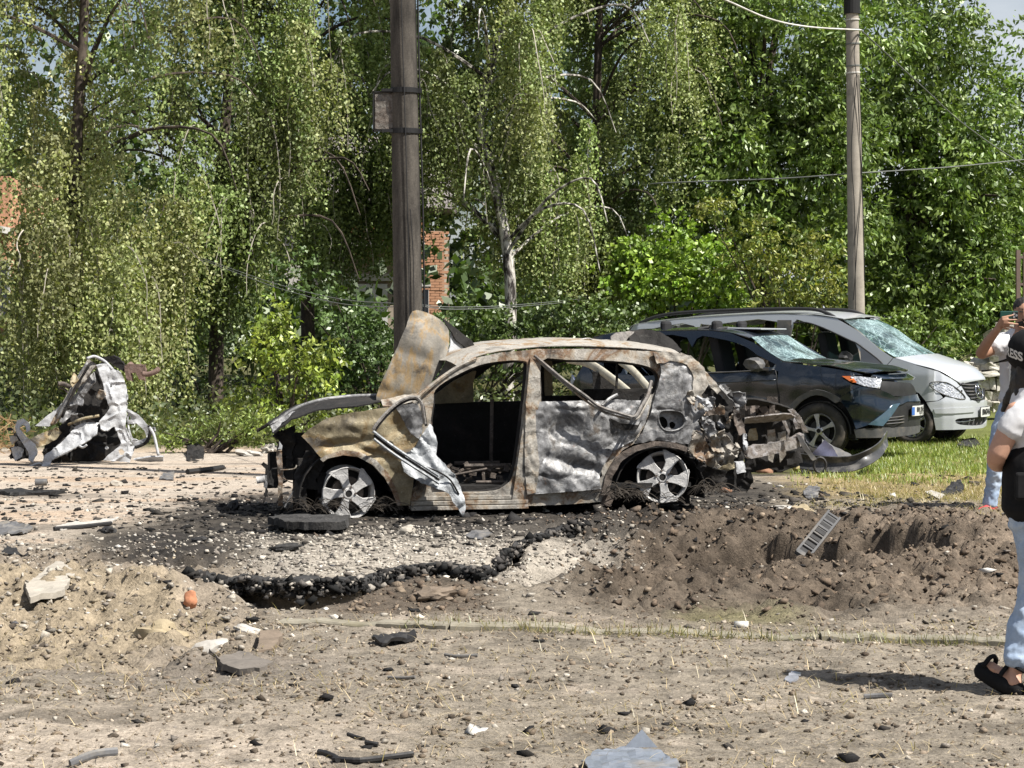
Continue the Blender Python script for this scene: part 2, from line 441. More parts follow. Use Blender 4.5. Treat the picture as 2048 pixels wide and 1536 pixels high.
def axis(parts):
    out = []
    for a, b, st in parts: out.append(np.arange(a, b, st))
    return np.concatenate(out + [np.array([parts[-1][1]])])
gx = axis([(-400, -60, 30), (-60, -14, 3), (-14, -5, .30), (-5, 5, .033), (5, 14, .30), (14, 60, 3), (60, 400, 30)])
gy = axis([(-60, 5, 5), (5, 7.4, .2), (7.4, 13, .030), (13, 17.6, .025), (17.6, 21, .06), (21, 32, .15), (32, 60, .6), (60, 200, 10), (200, 1000, 80)])
XX, YY = np.meshgrid(gx, gy); xf = XX.ravel(); yf = YY.ravel()
zf = height(xf, yf)
ZG = zf.reshape(len(gy), len(gx))
def zg(x, y):
    i = min(max(int(np.searchsorted(gx, x)) - 1, 0), len(gx) - 2); j = min(max(int(np.searchsorted(gy, y)) - 1, 0), len(gy) - 2)
    u = min(max((x - gx[i]) / (gx[i + 1] - gx[i]), 0), 1); v = min(max((y - gy[j]) / (gy[j + 1] - gy[j]), 0), 1)
    return float((ZG[j, i] * (1 - u) + ZG[j, i + 1] * u) * (1 - v) + (ZG[j + 1, i] * (1 - u) + ZG[j + 1, i + 1] * u) * v)
nx, ny = len(gx), len(gy)
ii = (np.arange(ny - 1)[:, None] * nx + np.arange(nx - 1)[None, :]).ravel()
quads = np.stack([ii, ii + 1, ii + 1 + nx, ii + nx], 1)
gcol = ground_color(xf, yf, zf)
M_GROUND = m_attr('ground_soil', .97, 60, .95, .9, .035)
ground = mesh_np('ground', np.stack([xf, yf, zf], 1), quads, M_GROUND, None, True, gcol)
tag(ground, kind='structure')

# ---- loose stones, clods and cinders: jittered icosahedra
def ico():
    t = (1 + 5 ** .5) / 2
    v = np.array([(-1, t, 0), (1, t, 0), (-1, -t, 0), (1, -t, 0), (0, -1, t), (0, 1, t), (0, -1, -t), (0, 1, -t), (t, 0, -1), (t, 0, 1), (-t, 0, -1), (-t, 0, 1)], float)
    f = np.array([(0, 11, 5), (0, 5, 1), (0, 1, 7), (0, 7, 10), (0, 10, 11), (1, 5, 9), (5, 11, 4), (11, 10, 2), (10, 7, 6), (7, 1, 8), (3, 9, 4), (3, 4, 2), (3, 2, 6), (3, 6, 8), (3, 8, 9), (4, 9, 5), (2, 4, 11), (6, 2, 10), (8, 6, 7), (9, 8, 1)])
    return v / np.linalg.norm(v[0]), f
IV, IF = ico()
QV = np.array([(a, b, c) for a in (-1, 1) for b in (-1, 1) for c in (-1, 1)], float) * .72
QF = np.array([(0, 1, 3), (0, 3, 2), (4, 6, 7), (4, 7, 5), (0, 4, 5), (0, 5, 1), (2, 3, 7), (2, 7, 6), (0, 2, 6), (0, 6, 4), (1, 5, 7), (1, 7, 3)])
def rand_rot(n):
    q = rng.normal(size=(n, 4)); q /= np.linalg.norm(q, axis=1)[:, None]
    w, x, y, z = q.T
    return np.stack([1 - 2 * (y * y + z * z), 2 * (x * y - z * w), 2 * (x * z + y * w), 2 * (x * y + z * w), 1 - 2 * (x * x + z * z), 2 * (y * z - x * w),
                     2 * (x * z - y * w), 2 * (y * z + x * w), 1 - 2 * (x * x + y * y)], 1).reshape(n, 3, 3)
def lumps(name, x, y, size, col, mat, flat=.65, sink=.25, jit=.28, sharp=True, z=None):
    n = len(x); z = height(x, y) if z is None else z; BV, BF_ = (QV, QF) if sharp else (IV, IF); k = len(BV)
    v = BV[None] * (1 + jit * rng.normal(size=(n, k, 1))) * size[:, None, None]
    v = v * np.stack([rng.uniform(.7, 1.25, n), rng.uniform(.7, 1.25, n), rng.uniform(.55, 1, n)], 1)[:, None, :]
    v = v + size[:, None, None] * jit * .55 * rng.normal(size=v.shape)
    v = np.einsum('nij,nkj->nki', rand_rot(n), v)
    v[:, :, 2] *= flat
    v = v + np.stack([x, y, z + size * flat * (.5 - sink)], 1)[:, None, :]
    f = (BF_[None] + (np.arange(n) * k)[:, None, None]).reshape(-1, 3)
    o = mesh_np(name, v.reshape(-1, 3), f, mat, None, False, np.repeat(col, k, 0))
    return tag(o, kind='stuff')
def scatter(n, dens, xr=(-4.6, 4.8), yr=(7.6, 21)):
    """rejection sample on the ground; dens(x, y, px, py) in 0..1; sampled evenly over the strip"""
    X = []; Y = []; got = 0
    while got < n:
        y = rng.uniform(yr[0], yr[1], n * 3) ; x = rng.uniform(-1, 1, n * 3) * (y * .24 + .3)
        keep = rng.uniform(size=n * 3) < (y * .24 + .3) / (yr[1] * .24 + .3)
        x = x[keep]; y = y[keep]
        px, py = px_of(x, y)
        k = rng.uniform(size=len(x)) < dens(x, y, px, py)
        X.append(x[k]); Y.append(y[k]); got += k.sum()
    return np.concatenate(X)[:n], np.concatenate(Y)[:n]
M_STONE = m_attr('loose_stone', .95, 110, .8, .6, .006)
def colmix(n, cols, w, var=.25):
    c = np.array(cols)[rng.choice(len(cols), n, p=np.array(w) / sum(w))]
    return np.clip(c * (1 + var * rng.normal(size=(n, 1))), .01, .8)
def d_gravel(x, y, px, py):
    n = 40 * fbm(x * 1.3, y * 1.3, 4, 91)
    a = sst(380, 560, px + n) * (1 - sst(1230, 1330, px + n)) * sst(1052, 1088, py + n * .5) * (1 - sst(1150, 1200, py + n * .4))
    b = (1 - sst(560, 700, px + n)) * sst(1060, 1100, py) * (1 - sst(1180, 1330, py + n)) * .45
    c = sst(980, 1005, py) * (1 - sst(1060, 1090, py)) * .10 * (1 - sst(1500, 1700, px))
    return np.maximum(np.maximum(a, b), np.maximum(c, .025))
x, y = scatter(7500, d_gravel)
lumps('crushed_stone', x, y, np.clip(rng.lognormal(-4.5, .38, 7500), .005, .026), colmix(7500, [(.42, .385, .33), (.33, .30, .255), (.50, .465, .41), (.22, .195, .17)], [3, 4, 1.2, 3]), M_STONE)
def d_clod(x, y, px, py):
    s = np.clip(soilmask(x, y), 0, 1)
    edge = sst(1190, 1230, py) * (1 - sst(1300, 1400, py)) * .14
    return np.maximum(np.maximum(s ** 1.2, edge), .008)
NC = 12000
x, y = scatter(NC, d_clod)
pxx, pyy = px_of(x, y)
lf = ((1 - sst(450, 700, pxx)) * sst(1050, 1100, pyy))[:, None]
cc = colmix(NC, [(.165, .125, .092), (.12, .092, .07), (.22, .175, .13)], [4, 3, 2]) * (1 - lf) + colmix(NC, [(.34, .285, .205), (.25, .21, .165), (.15, .125, .10), (.42, .38, .32)], [3, 4, 4, 2]) * lf
lumps('soil_clods', x, y, (.40 + .60 * np.clip(soilmask(x, y), 0, 1)) * np.clip(rng.lognormal(-4.65, .50, NC), .004, .040), cc, M_STONE, .8, .4, .42)
def d_cinder(x, y, px, py):
    return np.maximum(np.exp(-((py - 1040) / 45) ** 2) * sst(150, 420, px) * (1 - sst(1800, 1950, px)), .035 * (1 - sst(1100, 1180, py)) + .03 + .16 * (1 - sst(480, 600, px)) * (1 - sst(1040, 1090, py)))
x, y = scatter(5200, d_cinder, yr=(7.6, 25.5))
lumps('charred_fragments', x, y, np.clip(rng.lognormal(-4.3, .55, 5200), .006, .07), colmix(5200, [(.025, .024, .024), (.05, .045, .04), (.09, .08, .07)], [4, 3, 2]), M_STONE, .45, .2)
def d_fore(x, y, px, py): return sst(1200, 1260, py) * (.35 + .65 * sst(-.05, .35, fbm(x * 1.7, y * 2.6, 4, 95)))
x, y = scatter(9000, d_fore, yr=(7.6, 12.6))
lumps('soil_crumbs', x, y, np.clip(rng.lognormal(-5.15, .50, 9000), .003, .020), colmix(9000, [(.17, .135, .10), (.25, .20, .15), (.42, .36, .29), (.11, .09, .07)], [4, 3, 2, 2]), M_STONE, .7, .3)
# dry straw and grass blades
def blades(name, x, y, ln, wd, col, mat, flat=.2, zoff=0):
    n = len(x); z = height(x, y) + zoff
    az = rng.uniform(0, 2 * math.pi, n); el = np.clip(flat + .35 * rng.normal(size=n), .02, 1.5)
    d = np.stack([np.cos(az) * np.cos(el), np.sin(az) * np.cos(el), np.sin(el)], 1)
    p = np.stack([-np.sin(az), np.cos(az), 0 * az], 1) * wd[:, None] * .5
    b = np.stack([x, y, z], 1); tip = b + d * ln[:, None]
    mid = b + d * ln[:, None] * .55 + np.array((0, 0, 1)) * (ln * .08)[:, None]
    v = np.stack([b - p, b + p, mid + p * .7, mid - p * .7, tip], 1).reshape(-1, 3)
    k = (np.arange(n) * 5)[:, None]
    f = np.concatenate([k + np.array([0, 1, 2]), k + np.array([0, 2, 3]), k + np.array([3, 2, 4])])
    o = mesh_np(name, v, f, mat, None, False, np.repeat(col, 5, 0))
    return tag(o, kind='stuff')
M_BLADE = m_leaf('blade', .35, .04)
def d_straw(x, y, px, py): return (.25 + .75 * sst(-.1, .3, fbm(x * 1.4, y * 2.4, 4, 97))) * sst(1215, 1260, py)
x, y = scatter(5000, d_straw, yr=(7.6, 12.6))
blades('dry_straw', x, y, rng.uniform(.03, .11, 5000), rng.uniform(.002, .0045, 5000), colmix(5000, [(.50, .41, .27), (.38, .30, .19), (.22, .17, .11)], [3, 3, 2]), M_BLADE, .12, .004)
def d_grass(x, y, px, py): return sst(1560, 1680, px + 40 * fbm(x, y, 3, 98)) * (1 - sst(905, 975, py + 50 * fbm(x * 1.2, y * 1.2, 4, 99))) * (.3 + .7 * sst(-.3, .1, fbm(x * 2, y * 2, 3, 94)))
x, y = scatter(30000, d_grass, yr=(21.5, 34))
g1 = colmix(30000, [(.20, .27, .055), (.27, .32, .085), (.15, .20, .045), (.38, .35, .15)], [4, 3, 3, 2])
blades('grass', x, y, rng.uniform(.03, .10, 30000), rng.uniform(.006, .012, 30000), g1, M_BLADE, .9)
def d_dry(x, y, px, py): return sst(1540, 1760, px + 120 * fbm(x, y, 3, 96)) * (1 - sst(965, 1050, py + 60 * fbm(x * 1.3, y * 1.3, 4, 93))) * (.25 + .75 * sst(-.25, .2, fbm(x * 2.2, y * 2.2, 4, 92)))
x, y = scatter(11000, d_dry, yr=(16.8, 23.5))
blades('dry_grass', x, y, rng.uniform(.03, .10, 11000), rng.uniform(.004, .008, 11000), colmix(11000, [(.36, .29, .165), (.27, .22, .12), (.20, .185, .07)], [4, 3, 2]), M_BLADE, .3)
xk = rng.uniform(-.6, 2.5, 900); yk = np.interp(xk, [-.6, 2.5], [11.9, 11.2]) - rng.uniform(.0, .16, 900)
blades('kerb_grass', xk, yk, rng.uniform(.04, .10, 900), rng.uniform(.003, .006, 900), colmix(900, [(.20, .18, .08), (.13, .14, .05), (.35, .28, .15)], [3, 2, 2]), M_BLADE, .8)

# ---- broken asphalt layer: strip with a ragged black edge, seen along the crater lip
t = NT('asphalt'); v = t.coord()
n1 = t.noise(v, 45, 4, .7); n2 = t.noise(v, 5, 5, .6)
t.bsdf(t.mix(.4, t.ramp(n1, [(.35, (.012, .012, .012)), (.62, (.045, .042, .04)), (.75, (.20, .18, .16))]), t.ramp(n2, [(.3, .02), (.7, .09)])), .95, 0, t.bump(n1, .8, .012), .2)
M_ASPH = t.m
def strip_slab(name, xs, ymid_fn, width, th, mat, z_off):
    """ragged broken edge of the asphalt layer, overhanging the hole"""
    V = []; Fq = []; m = len(xs); nz = lambda a, b, c: mn.noise((a, b, c))
    for i, xx in enumerate(xs):
        yy = float(ymid_fn(np.array([xx]))[0]) - .02 + .05 * nz(xx * 6, 2, 0) + .035 * nz(xx * 19, 4, 0) + .02 * nz(xx * 47, 9, 0)
        top = zg(xx, yy + .36) + z_off + .015 * nz(xx * 5, 7, 0) + .010 * nz(xx * 31, 7, 3)
        wv = width * (1 + .35 * nz(xx * 4, 1, 3)); tt = th * (1 + .5 * nz(xx * 3, 5, 1) + .35 * nz(xx * 17, 5, 1))
        V += [(xx, yy + wv, top - .02), (xx, yy + .05 + .03 * nz(xx * 23, 1, 8), top), (xx, yy + .012 * nz(xx * 60, 3, 3), top - .010 - .012 * nz(xx * 40, 1, 3)),
              (xx, yy - .012 + .03 * nz(xx * 37, 1, 1), top - tt * .45), (xx, yy + .015 + .035 * nz(xx * 29, 6, 1), top - tt), (xx, yy + wv, top - tt)]
    for i in range(m - 1):
        for k in range(6):
            a = i * 6 + k; b = i * 6 + (k + 1) % 6
            Fq.append((a, b, b + 6, a + 6))
    return mesh_np(name, V, Fq, mat)
tag(strip_slab('asphalt', np.arange(LIP[1].x, LIP[-2].x, .012), lip_y, .42, .085, M_ASPH, .012), kind='structure')

n_ = 1500
x = rng.uniform(LIP[1].x, LIP[-2].x, n_); y = lip_y(x) - .03 + .06 * rng.normal(size=n_) * .5
zt = height(x, y + .34)
lumps('asphalt_crumbs', x, y, np.clip(rng.lognormal(-4.2, .45, n_), .006, .035), colmix(n_, [(.020, .020, .020), (.045, .042, .04), (.12, .11, .10), (.34, .31, .27)], [5, 3, 1.5, 1]), M_STONE, .8, .3, .35, True, zt - rng.uniform(-.01, .085, n_))
# ---- the low concrete kerb across the foreground
M_CONC = m_plain('old_concrete', (.36, .325, .26), .92, 0, .3, 5, .35, .006, .2, 0, (.22, .19, .14))
kerb_px = [(560, 1246), (760, 1252), (900, 1257), (1150, 1263), (1400, 1270), (1640, 1278), (1830, 1284), (2030, 1290), (2300, 1298)]
kp = [onground(a, b) for a, b in kerb_px]
M_KERB = m_plain('kerb_concrete', (.29, .265, .21), .92, 0, .3, 5, .35, .006, .2, 0, (.20, .18, .12))
kerb = empty('kerb', (0, 0, 0)); tag(kerb, kind='structure')
for i in range(len(kp) - 1):
    a, b = kp[i], kp[i + 1]; u = (b - a); L = u.length; u.normalize(); nrm = Vector((-u.y, u.x, 0))
    mb = MB(); N = 10
    for k in range(N + 1):
        c = a + u * (L * (.006 + .988 * k / N))
        j = [.006 * mn.noise((c.x * 7, c.y * 7, q * 3.1)) for q in range(4)]
        zt = max(zg(c.x, c.y), zg(c.x, c.y - .04)) + .018 + .014 * (i in (1, 2, 5, 6, 7)) + j[0]
        mb.v += [c + nrm * (.045 + j[1]) + Vector((0, 0, zt - c.z)), c + nrm * (-.035 + j[2]) + Vector((0, 0, zt - c.z - .004)), c + nrm * (-.045 + j[3]) + Vector((0, 0, zt - c.z - .014)),
                 c + nrm * -.045 + Vector((0, 0, -.12)), c + nrm * .05 + Vector((0, 0, -.12))]
    for k in range(N):
        for q in range(5): mb.f.append((k * 5 + q, k * 5 + (q + 1) % 5, k * 5 + 5 + (q + 1) % 5, k * 5 + 5 + q))
    mb.f += [tuple(range(5)), tuple(N * 5 + q for q in range(4, -1, -1))]
    mb.build('kerb_stone', M_KERB, kerb)
# ------------------------------------------------------------------ far buildings and walls
M_BRICK = m_plain('red_brick', (.62, .34, .21), .9, 0, .25, 3, .3, .006, .2)
M_BRICK_IN = m_plain('mortar', (.42, .35, .28), .95, 0, .2, 9)
M_WHITEW = m_plain('white_render', (.70, .68, .64), .9, 0, .12, 2, .2, .006, .2, 0, (.45, .43, .40))
M_WINDOW = m_plain('window_glass', (.03, .035, .045), .08, 0, .2, 2, 0)
M_ROOF = m_plain('roof_sheet', (.22, .20, .19), .8, 0, .3, 2, .3, .02, .2)
M_WOOD = m_plain('brown_wood', (.36, .17, .075), .8, 0, .3, 6, .3, .004)
M_DARKW = m_plain('dark_wood', (.10, .065, .045), .8, 0, .3, 6)
M_METW = m_plain('white_frame', (.72, .72, .70), .5, 0, .1, 4)
HB = 60.0
house = empty('brick_house', P(700, 690, HB), 0, 'red brick house with a balcony, half hidden behind the birches and the dark concrete pole', 'house')
def hp(px, py, dy=0.0):
    p = P(px, py, HB); p.y += dy; return p - house.location
def hbox(name, x0, y0, x1, y1, d0, d1, mat):
    a = hp(x0, y1); b = hp(x1, y0)
    return MB().box(((a.x + b.x) / 2, (d0 + d1) / 2, (a.z + b.z) / 2), (b.x - a.x, d1 - d0, b.z - a.z)).build(name, mat, house)
hbox('wall', 665, 462, 884, 700, 0.02, 7, M_BRICK_IN)
hbox('wall', 560, 400, 664, 700, 1.2, 7, M_WHITEW)
rb = MB(); a = hp(545, 400); b = hp(900, 330)
rb.add([(a.x, .6, a.z), (b.x, .6, a.z - 0.2), (b.x, 4.4, b.z + 1.2), (a.x, 4.4, b.z + 1.2), (a.x, 8, a.z), (b.x, 8, a.z)], [(0, 1, 2, 3), (3, 2, 5, 4), (0, 3, 4), (1, 5, 2), (0, 4, 5, 1)])
rb.build('roof', M_ROOF, house)
bw, bh, bd = .245, .066, .12
c0 = hp(842, 0).x; c1 = hp(885, 0).x
bm0 = MB().box((0, 0, 0), (bw, bd, bh)).build('brick', M_BRICK, house, bevel=0)
nb = 0; z0 = hp(0, 640).z; z1 = hp(0, 464).z
zz = z0; row = 0
while zz < z1:
    off = (row % 2) * .5 * (bw + .012)
    xx = c0 - off
    while xx < c1 + bw * .5 and nb < 290:
        o = bm0 if nb == 0 else bm0.copy()
        if nb: COL.objects.link(o)
        o.location = (xx, .0 + random.uniform(-.012, .006), zz); o.rotation_euler = (0, random.uniform(-.01, .01), 0)
        nb += 1; xx += bw + .012
    zz += bh + .011; row += 1
hbox('lintel', 838, 566, 862, 573, -.09, .05, M_WHITEW)
wf = hbox('window', 842, 574, 858, 640, -.07, .0, M_METW)
hbox('pane', 846, 579, 857, 636, -.085, -.075, M_WINDOW).parent = wf
hbox('window', 700, 568, 775, 650, -.07, -.0, M_METW)
hbox('lintel', 690, 548, 790, 562, -.12, .03, M_WHITEW)
hbox('balcony_floor', 670, 486, 850, 494, -1.1, .05, M_WHITEW)
for i in range(30):
    x = 672 + i * 6
    hbox('railing_slat', x, 442, x + 3.6, 486, -1.1, -1.07, M_WOOD)
hbox('rail', 668, 437, 855, 441, -1.13, -1.05, M_DARKW)
# second brick building at the left edge, its balcony just in the picture
bl = empty('brick_building', P(-30, 690, 52), 0, 'brick building with a wooden balcony at the left edge behind the birch curtain', 'building')
def bl_box(name, x0, y0, x1, y1, d0, d1, mat):
    a = P(x0, y1, 52) - bl.location; b = P(x1, y0, 52) - bl.location
    return MB().box(((a.x + b.x) / 2, (d0 + d1) / 2, (a.z + b.z) / 2), (b.x - a.x, d1 - d0, b.z - a.z)).build(name, mat, bl)
bl_box('wall', -260, 350, 12, 700, 0.4, 7, M_BRICK)
bl_box('balcony_floor', -200, 455, 18, 468, -.8, .4, M_WHITEW)
for i in range(7): bl_box('railing_slat', -26 + i * 6.2, 372, -22 + i * 6.2, 455, -.8, -.76, M_WOOD)
bl_box('rail', -200, 366, 18, 371, -.84, -.74, M_DARKW)
w_ = bl_box('window', -6, 520, 13, 640, .32, .42, M_METW); bl_box('pane', -3, 525, 9, 636, .30, .31, M_WINDOW).parent = w_
# white-washed stone wall and rubble at the right
sw = empty('stone_wall', P(1985, 800, 41), 0, 'pale broken stone wall beyond the silver van, right of its bonnet', 'wall')
M_STW = m_plain('pale_stone', (.58, .55, .49), .95, 0, .3, 5, .5, .02, .2, 0, (.25, .23, .18))
def rock_obj(name, size, mat, parent=None, seed=0, jit=.3, sub=1):
    bm = bmesh.new(); bmesh.ops.create_icosphere(bm, subdivisions=sub + 1, radius=1)
    for v in bm.verts:
        vd = mn.voronoi(v.co * 1.1 + Vector((seed * 3.1, 1, seed)))[0]
        d = 1 + jit * mn.noise(v.co * 1.3 + Vector((seed * 7.3, seed, 1))) * 1.2 + jit * .5 * mn.noise(v.co * 3.2 + Vector((seed, 3, 1))) + jit * .9 * (vd[1] - vd[0] - .3) + jit * .25 * mn.noise(v.co * 7 + Vector((seed, 3, 1)))
        v.co = Vector((v.co.x * size[0], v.co.y * size[1], v.co.z * size[2])) * d
    me = bpy.data.meshes.new(name); bm.to_mesh(me); bm.free()
    return new_obj(name, me, mat, parent)
st_meshes = []
for i in range(6):
    bm = bmesh.new(); bmesh.ops.create_cube(bm, size=1)
    bmesh.ops.subdivide_edges(bm, edges=bm.edges, cuts=1, use_grid_fill=True)
    for v in bm.verts: v.co = v.co * (1 + .55 * mn.noise(v.co * 2.3 + Vector((i * 9, 1, 2)))) * .98
    me = bpy.data.meshes.new('stone'); bm.to_mesh(me); bm.free(); me.materials.append(M_STW); st_meshes.append(me)
k = 0
for (xa, xb, ya, yb) in ((1925, 2075, 726, 815), (1965, 2090, 640, 735)):
    py = yb - 9
    while py > ya:
        px = xa + random.uniform(-8, 12) + max(0, (yb - py) * .25 if xa > 1950 else 0); hgt = random.uniform(11, 22)
        while px < xb:
            w = random.uniform(12, 40)
            o = bpy.data.objects.new('stone', st_meshes[k % 6]); COL.objects.link(o); o.parent = sw
            o.location = P(px + w / 2, py + random.uniform(-3, 3), 41) - sw.location + Vector((0, random.uniform(-.14, .14), 0))
            o.scale = (w / 107 * 1.06, random.uniform(.35, .6), hgt / 107 * random.uniform(.8, 1.25)); o.rotation_euler = (random.uniform(-.25, .25), random.uniform(-.16, .16), random.uniform(-.3, .3)); k += 1
            px += w
        py -= hgt * .95
# brown metal gate post with bars, right edge
gp = empty('barred_gate', P(2044, 700, 44), 0, 'brown barred metal gate frame at the right edge behind the man', 'gate')
def gbox(name, x0, y0, x1, y1, m=M_DARKW):
    a = P(x0, y1, 44) - gp.location; b = P(x1, y0, 44) - gp.location
    return MB().box(((a.x + b.x) / 2, 0, (a.z + b.z) / 2), (b.x - a.x, .1, b.z - a.z)).build(name, m, gp)
M_GATE = m_plain('gate_paint', (.20, .14, .12), .7)
gbox('post', 2032, 500, 2040, 760, M_GATE)
for i in range(4): gbox('bar', 2046 + i * 8, 505, 2048 + i * 8, 760, M_GATE)
for yy in (512, 566, 640): gbox('crossbar', 2040, yy, 2080, yy + 5, M_GATE)

# ------------------------------------------------------------------ foliage
M_LEAFB = m_leaf('birch_leaf', .24, .03, .5)
M_LEAFW = m_leaf('walnut_leaf', .26, .05, .45)
M_LEAFD = m_leaf('shade_leaf', .40, .06, .45)
def bark(name, base, dark, s):
    t = NT(name); v = t.coord('Object', (1, 1, .35))
    n = t.noise(v, s, 6, .7, .4); f = t.noise(t.coord(), 40, 4, .6)
    t.bsdf(t.mix(.4, t.ramp(n, [(.42, base), (.56, dark)]), t.ramp(f, [(.3, .6), (.7, 1.2)]), 'MULTIPLY'), .9, 0, t.bump(n, .5, .02), .2); return t.m
M_BIRCH = bark('birch_bark', (.62, .59, .54), (.035, .03, .028), 7)
M_BARK = bark('dark_bark', (.10, .08, .065), (.04, .032, .028), 6)
M_TWIG = m_plain('twig', (.46, .42, .36), .8, 0, .3, 5, 0)
def leaf_mesh(name, c, axis_, ln, wd, col, mat, parent):
    """diamond leaves: centre c, long axis axis_ (unit), length, width"""
    n = len(c)
    r_ = rng.normal(size=(n, 3)); w = np.cross(axis_, r_); w /= np.linalg.norm(w, axis=1)[:, None] + 1e-9
    a = axis_ * (ln * .5)[:, None]; b = w * (wd * .5)[:, None]
    v = np.stack([c - a, c + b - a * .15, c + a, c - b - a * .15], 1).reshape(-1, 3)
    f = (np.arange(n) * 4)[:, None] + np.array([0, 1, 2, 3])
    o = mesh_np(name, v, f, mat, parent, False, np.repeat(np.clip(col, .008, .6), 4, 0))
    return o
def trunk_mb(pts, r0, r1, n=9):
    p = catmull(pts, 5); m = len(p)
    return MB().tube(p, [r0 + (r1 - r0) * (i / (m - 1)) ** .8 for i in range(m)], n)

def birch(px, Y, label, trunk_px, hang, rad, n_bundle, seed, barkmat, tint, ztop=13.5, trunk_r=.16):
    """weeping birch: trunk, boughs, and bundles of hanging twigs set with leaves. hang = [(px, lowest row)]"""
    base = P(px, 700, Y); base.z = zg(base.x, Y)
    root = empty('birch_tree', base, 0, label, 'tree')
    tp = [P(a, b, Y) - base for a, b in trunk_px]; tp[0].z = -.1
    trunk_mb(tp + [tp[-1] + Vector((.3, 0, ztop - tp[-1].z))], trunk_r, .05).build('trunk', barkmat, root, True)
    rg = np.random.default_rng(seed)
    C = []; A = []; K = []; tw = MB(); tws = 0; bo = MB()
    hx = [(h[0] - 1024) * Y / F for h in hang]; hz = [CH - (h[1] - HZ) * Y / F - .55 for h in hang]
    for i in range(n_bundle):
        # one plume: twigs leave a bough tip together, arch outwards and fall in feathery strands
        if i % 5 == 0:
            cx = rg.uniform(hx[0], hx[-1]); cy = Y + rg.uniform(-1.25, 1) * rad
            zb0 = np.interp(cx, hx, hz); czb = zb0 + (abs(rg.normal()) * .5 if rg.uniform() < .34 else rg.uniform(.3, max(.6, 9.0 - zb0)))
            ctint = rg.normal(0, .17); cbri = rg.uniform(.62, 1.4)
        x0 = cx + rg.normal(0, .33); y0 = cy + rg.normal(0, .3); L0 = rg.uniform(1.1, 2.9)
        zt = max(czb, np.interp(x0, hx, hz)) + L0 + rg.normal(0, .25)
        m = int(rg.integers(16, 30)); reach = rg.uniform(.30, .75); lean = rg.normal(0, .25)
        for s in range(m):
            az0 = rg.uniform(0, 2 * np.pi); h = reach * rg.uniform(.15, 1); l = L0 * rg.uniform(.35, 1.05)
            nl = int(l / .055)
            if nl < 3: continue
            tt = np.linspace(0, 1, nl); g_ = 1 - np.exp(-3.2 * tt)
            wob = .03 * np.sin(tt * rg.uniform(5, 12) + rg.uniform(0, 6))
            fx = x0 + h * np.cos(az0) * g_ + lean * tt ** 1.5 * .5 + wob + rg.normal(0, .07) * tt ** 2
            fy = y0 + h * np.sin(az0) * g_ + rg.normal(0, .08) * tt ** 2
            fz = zt + .22 * h * np.sin(np.pi * np.minimum(tt * 2, 1)) - l * tt ** 1.25
            C.append(np.stack([fx + rg.normal(0, .045, nl), fy + rg.normal(0, .045, nl), fz + rg.normal(0, .03, nl)], 1))
            az = rg.uniform(0, 2 * np.pi, nl); el = -rg.uniform(.1, 1.4, nl)
            A.append(np.stack([np.cos(az) * np.cos(el), np.sin(az) * np.cos(el), np.sin(el)], 1))
            bt = np.clip(tint[0] + ctint + rg.normal(0, tint[1] * .5), 0, 1)
            g = np.array((.180, .245, .082)) * (1 - bt) + np.array((.315, .305, .145)) * bt
            K.append(g[None] * (cbri * rg.uniform(.85, 1.15) * (1 + .16 * rg.normal(size=(nl, 1)))))
            if rg.uniform() < .045 and tws < 260:
                q = [(fx[j] - base.x, fy[j] - base.y - .03, fz[j] - base.z) for j in range(0, nl, max(1, nl // 6))]
                if len(q) > 2: tw.tube(catmull(q, 2), [.011 * (1 - j / (2 * len(q))) + .003 for j in range(2 * (len(q) - 1) + 1)], 3); tws += 1
    # the high dome of the crown, out of the picture, which shades what hangs below and behind it
    nu = 6500; uu = rg.normal(size=(nu, 3)); uu /= np.linalg.norm(uu, axis=1)[:, None]; rr_ = rg.uniform(.35, 1, (nu, 1)) ** .4
    xm = (hx[0] + hx[-1]) / 2; rx = max(1.6, (hx[-1] - hx[0]) / 2 + .4)
    U = np.array((xm, Y + 1.0, 10.9)) + uu * rr_ * np.array((rx, 2.6, 2.1)); U = U[U[:, 2] > 8.9]
    ua = rg.normal(size=U.shape) + np.array((0, 0, -.6)); ua /= np.linalg.norm(ua, axis=1)[:, None]
    leaf_mesh('upper_crown', U - np.array(base), ua, rg.uniform(.16, .24, len(U)), rg.uniform(.11, .17, len(U)), np.tile(np.array((.17, .23, .075)), (len(U), 1)) * rg.uniform(.7, 1.2, (len(U), 1)), M_LEAFB, root)
    # boughs from the trunk to the tops
    for i in range(26):
        z0 = rg.uniform(2.6, 9.5); a = rg.uniform(0, 6.28); rr = rg.uniform(.6, 1) * min(rad + 1.5, 3.2)
        t0 = tp[min(len(tp) - 1, 1)]; tx = np.interp(z0, [p.z for p in tp], [p.x for p in tp])
        p0 = Vector((tx, 0, z0)); p2 = p0 + Vector((math.cos(a) * rr, math.sin(a) * rr * .8, rg.uniform(.3, 1.6)))
        p3 = p2 + Vector((math.cos(a) * .5, math.sin(a) * .4, -rg.uniform(.3, 1.2)))
        bo.tube(catmull([p0, (p0 + p2) / 2 + Vector((0, 0, .35)), p2, p3], 4), [.034 * (1 - j / 13) + .006 for j in range(13)], 5)
    C = np.concatenate(C); A = np.concatenate(A); K = np.concatenate(K)
    leaf_mesh('crown', C - np.array(base), A, rg.uniform(.055, .085, len(C)), rg.uniform(.042, .064, len(C)), K, M_LEAFB, root)
    bo.build('branches', barkmat, root); tw.build('twigs', M_TWIG, root)
    return len(C)
nl = 0
nl += birch(165, 37, 'weeping birch at the far left, its hanging twigs reaching down to the white wreck', [(165, 720), (150, 400), (170, 0)],
      [(-60, 345), (16, 350), (30, 690), (60, 770), (120, 700), (170, 640), (230, 755), (300, 790), (345, 690), (370, 560)], 1.5, 205, 3, M_BARK, (.55, .28))
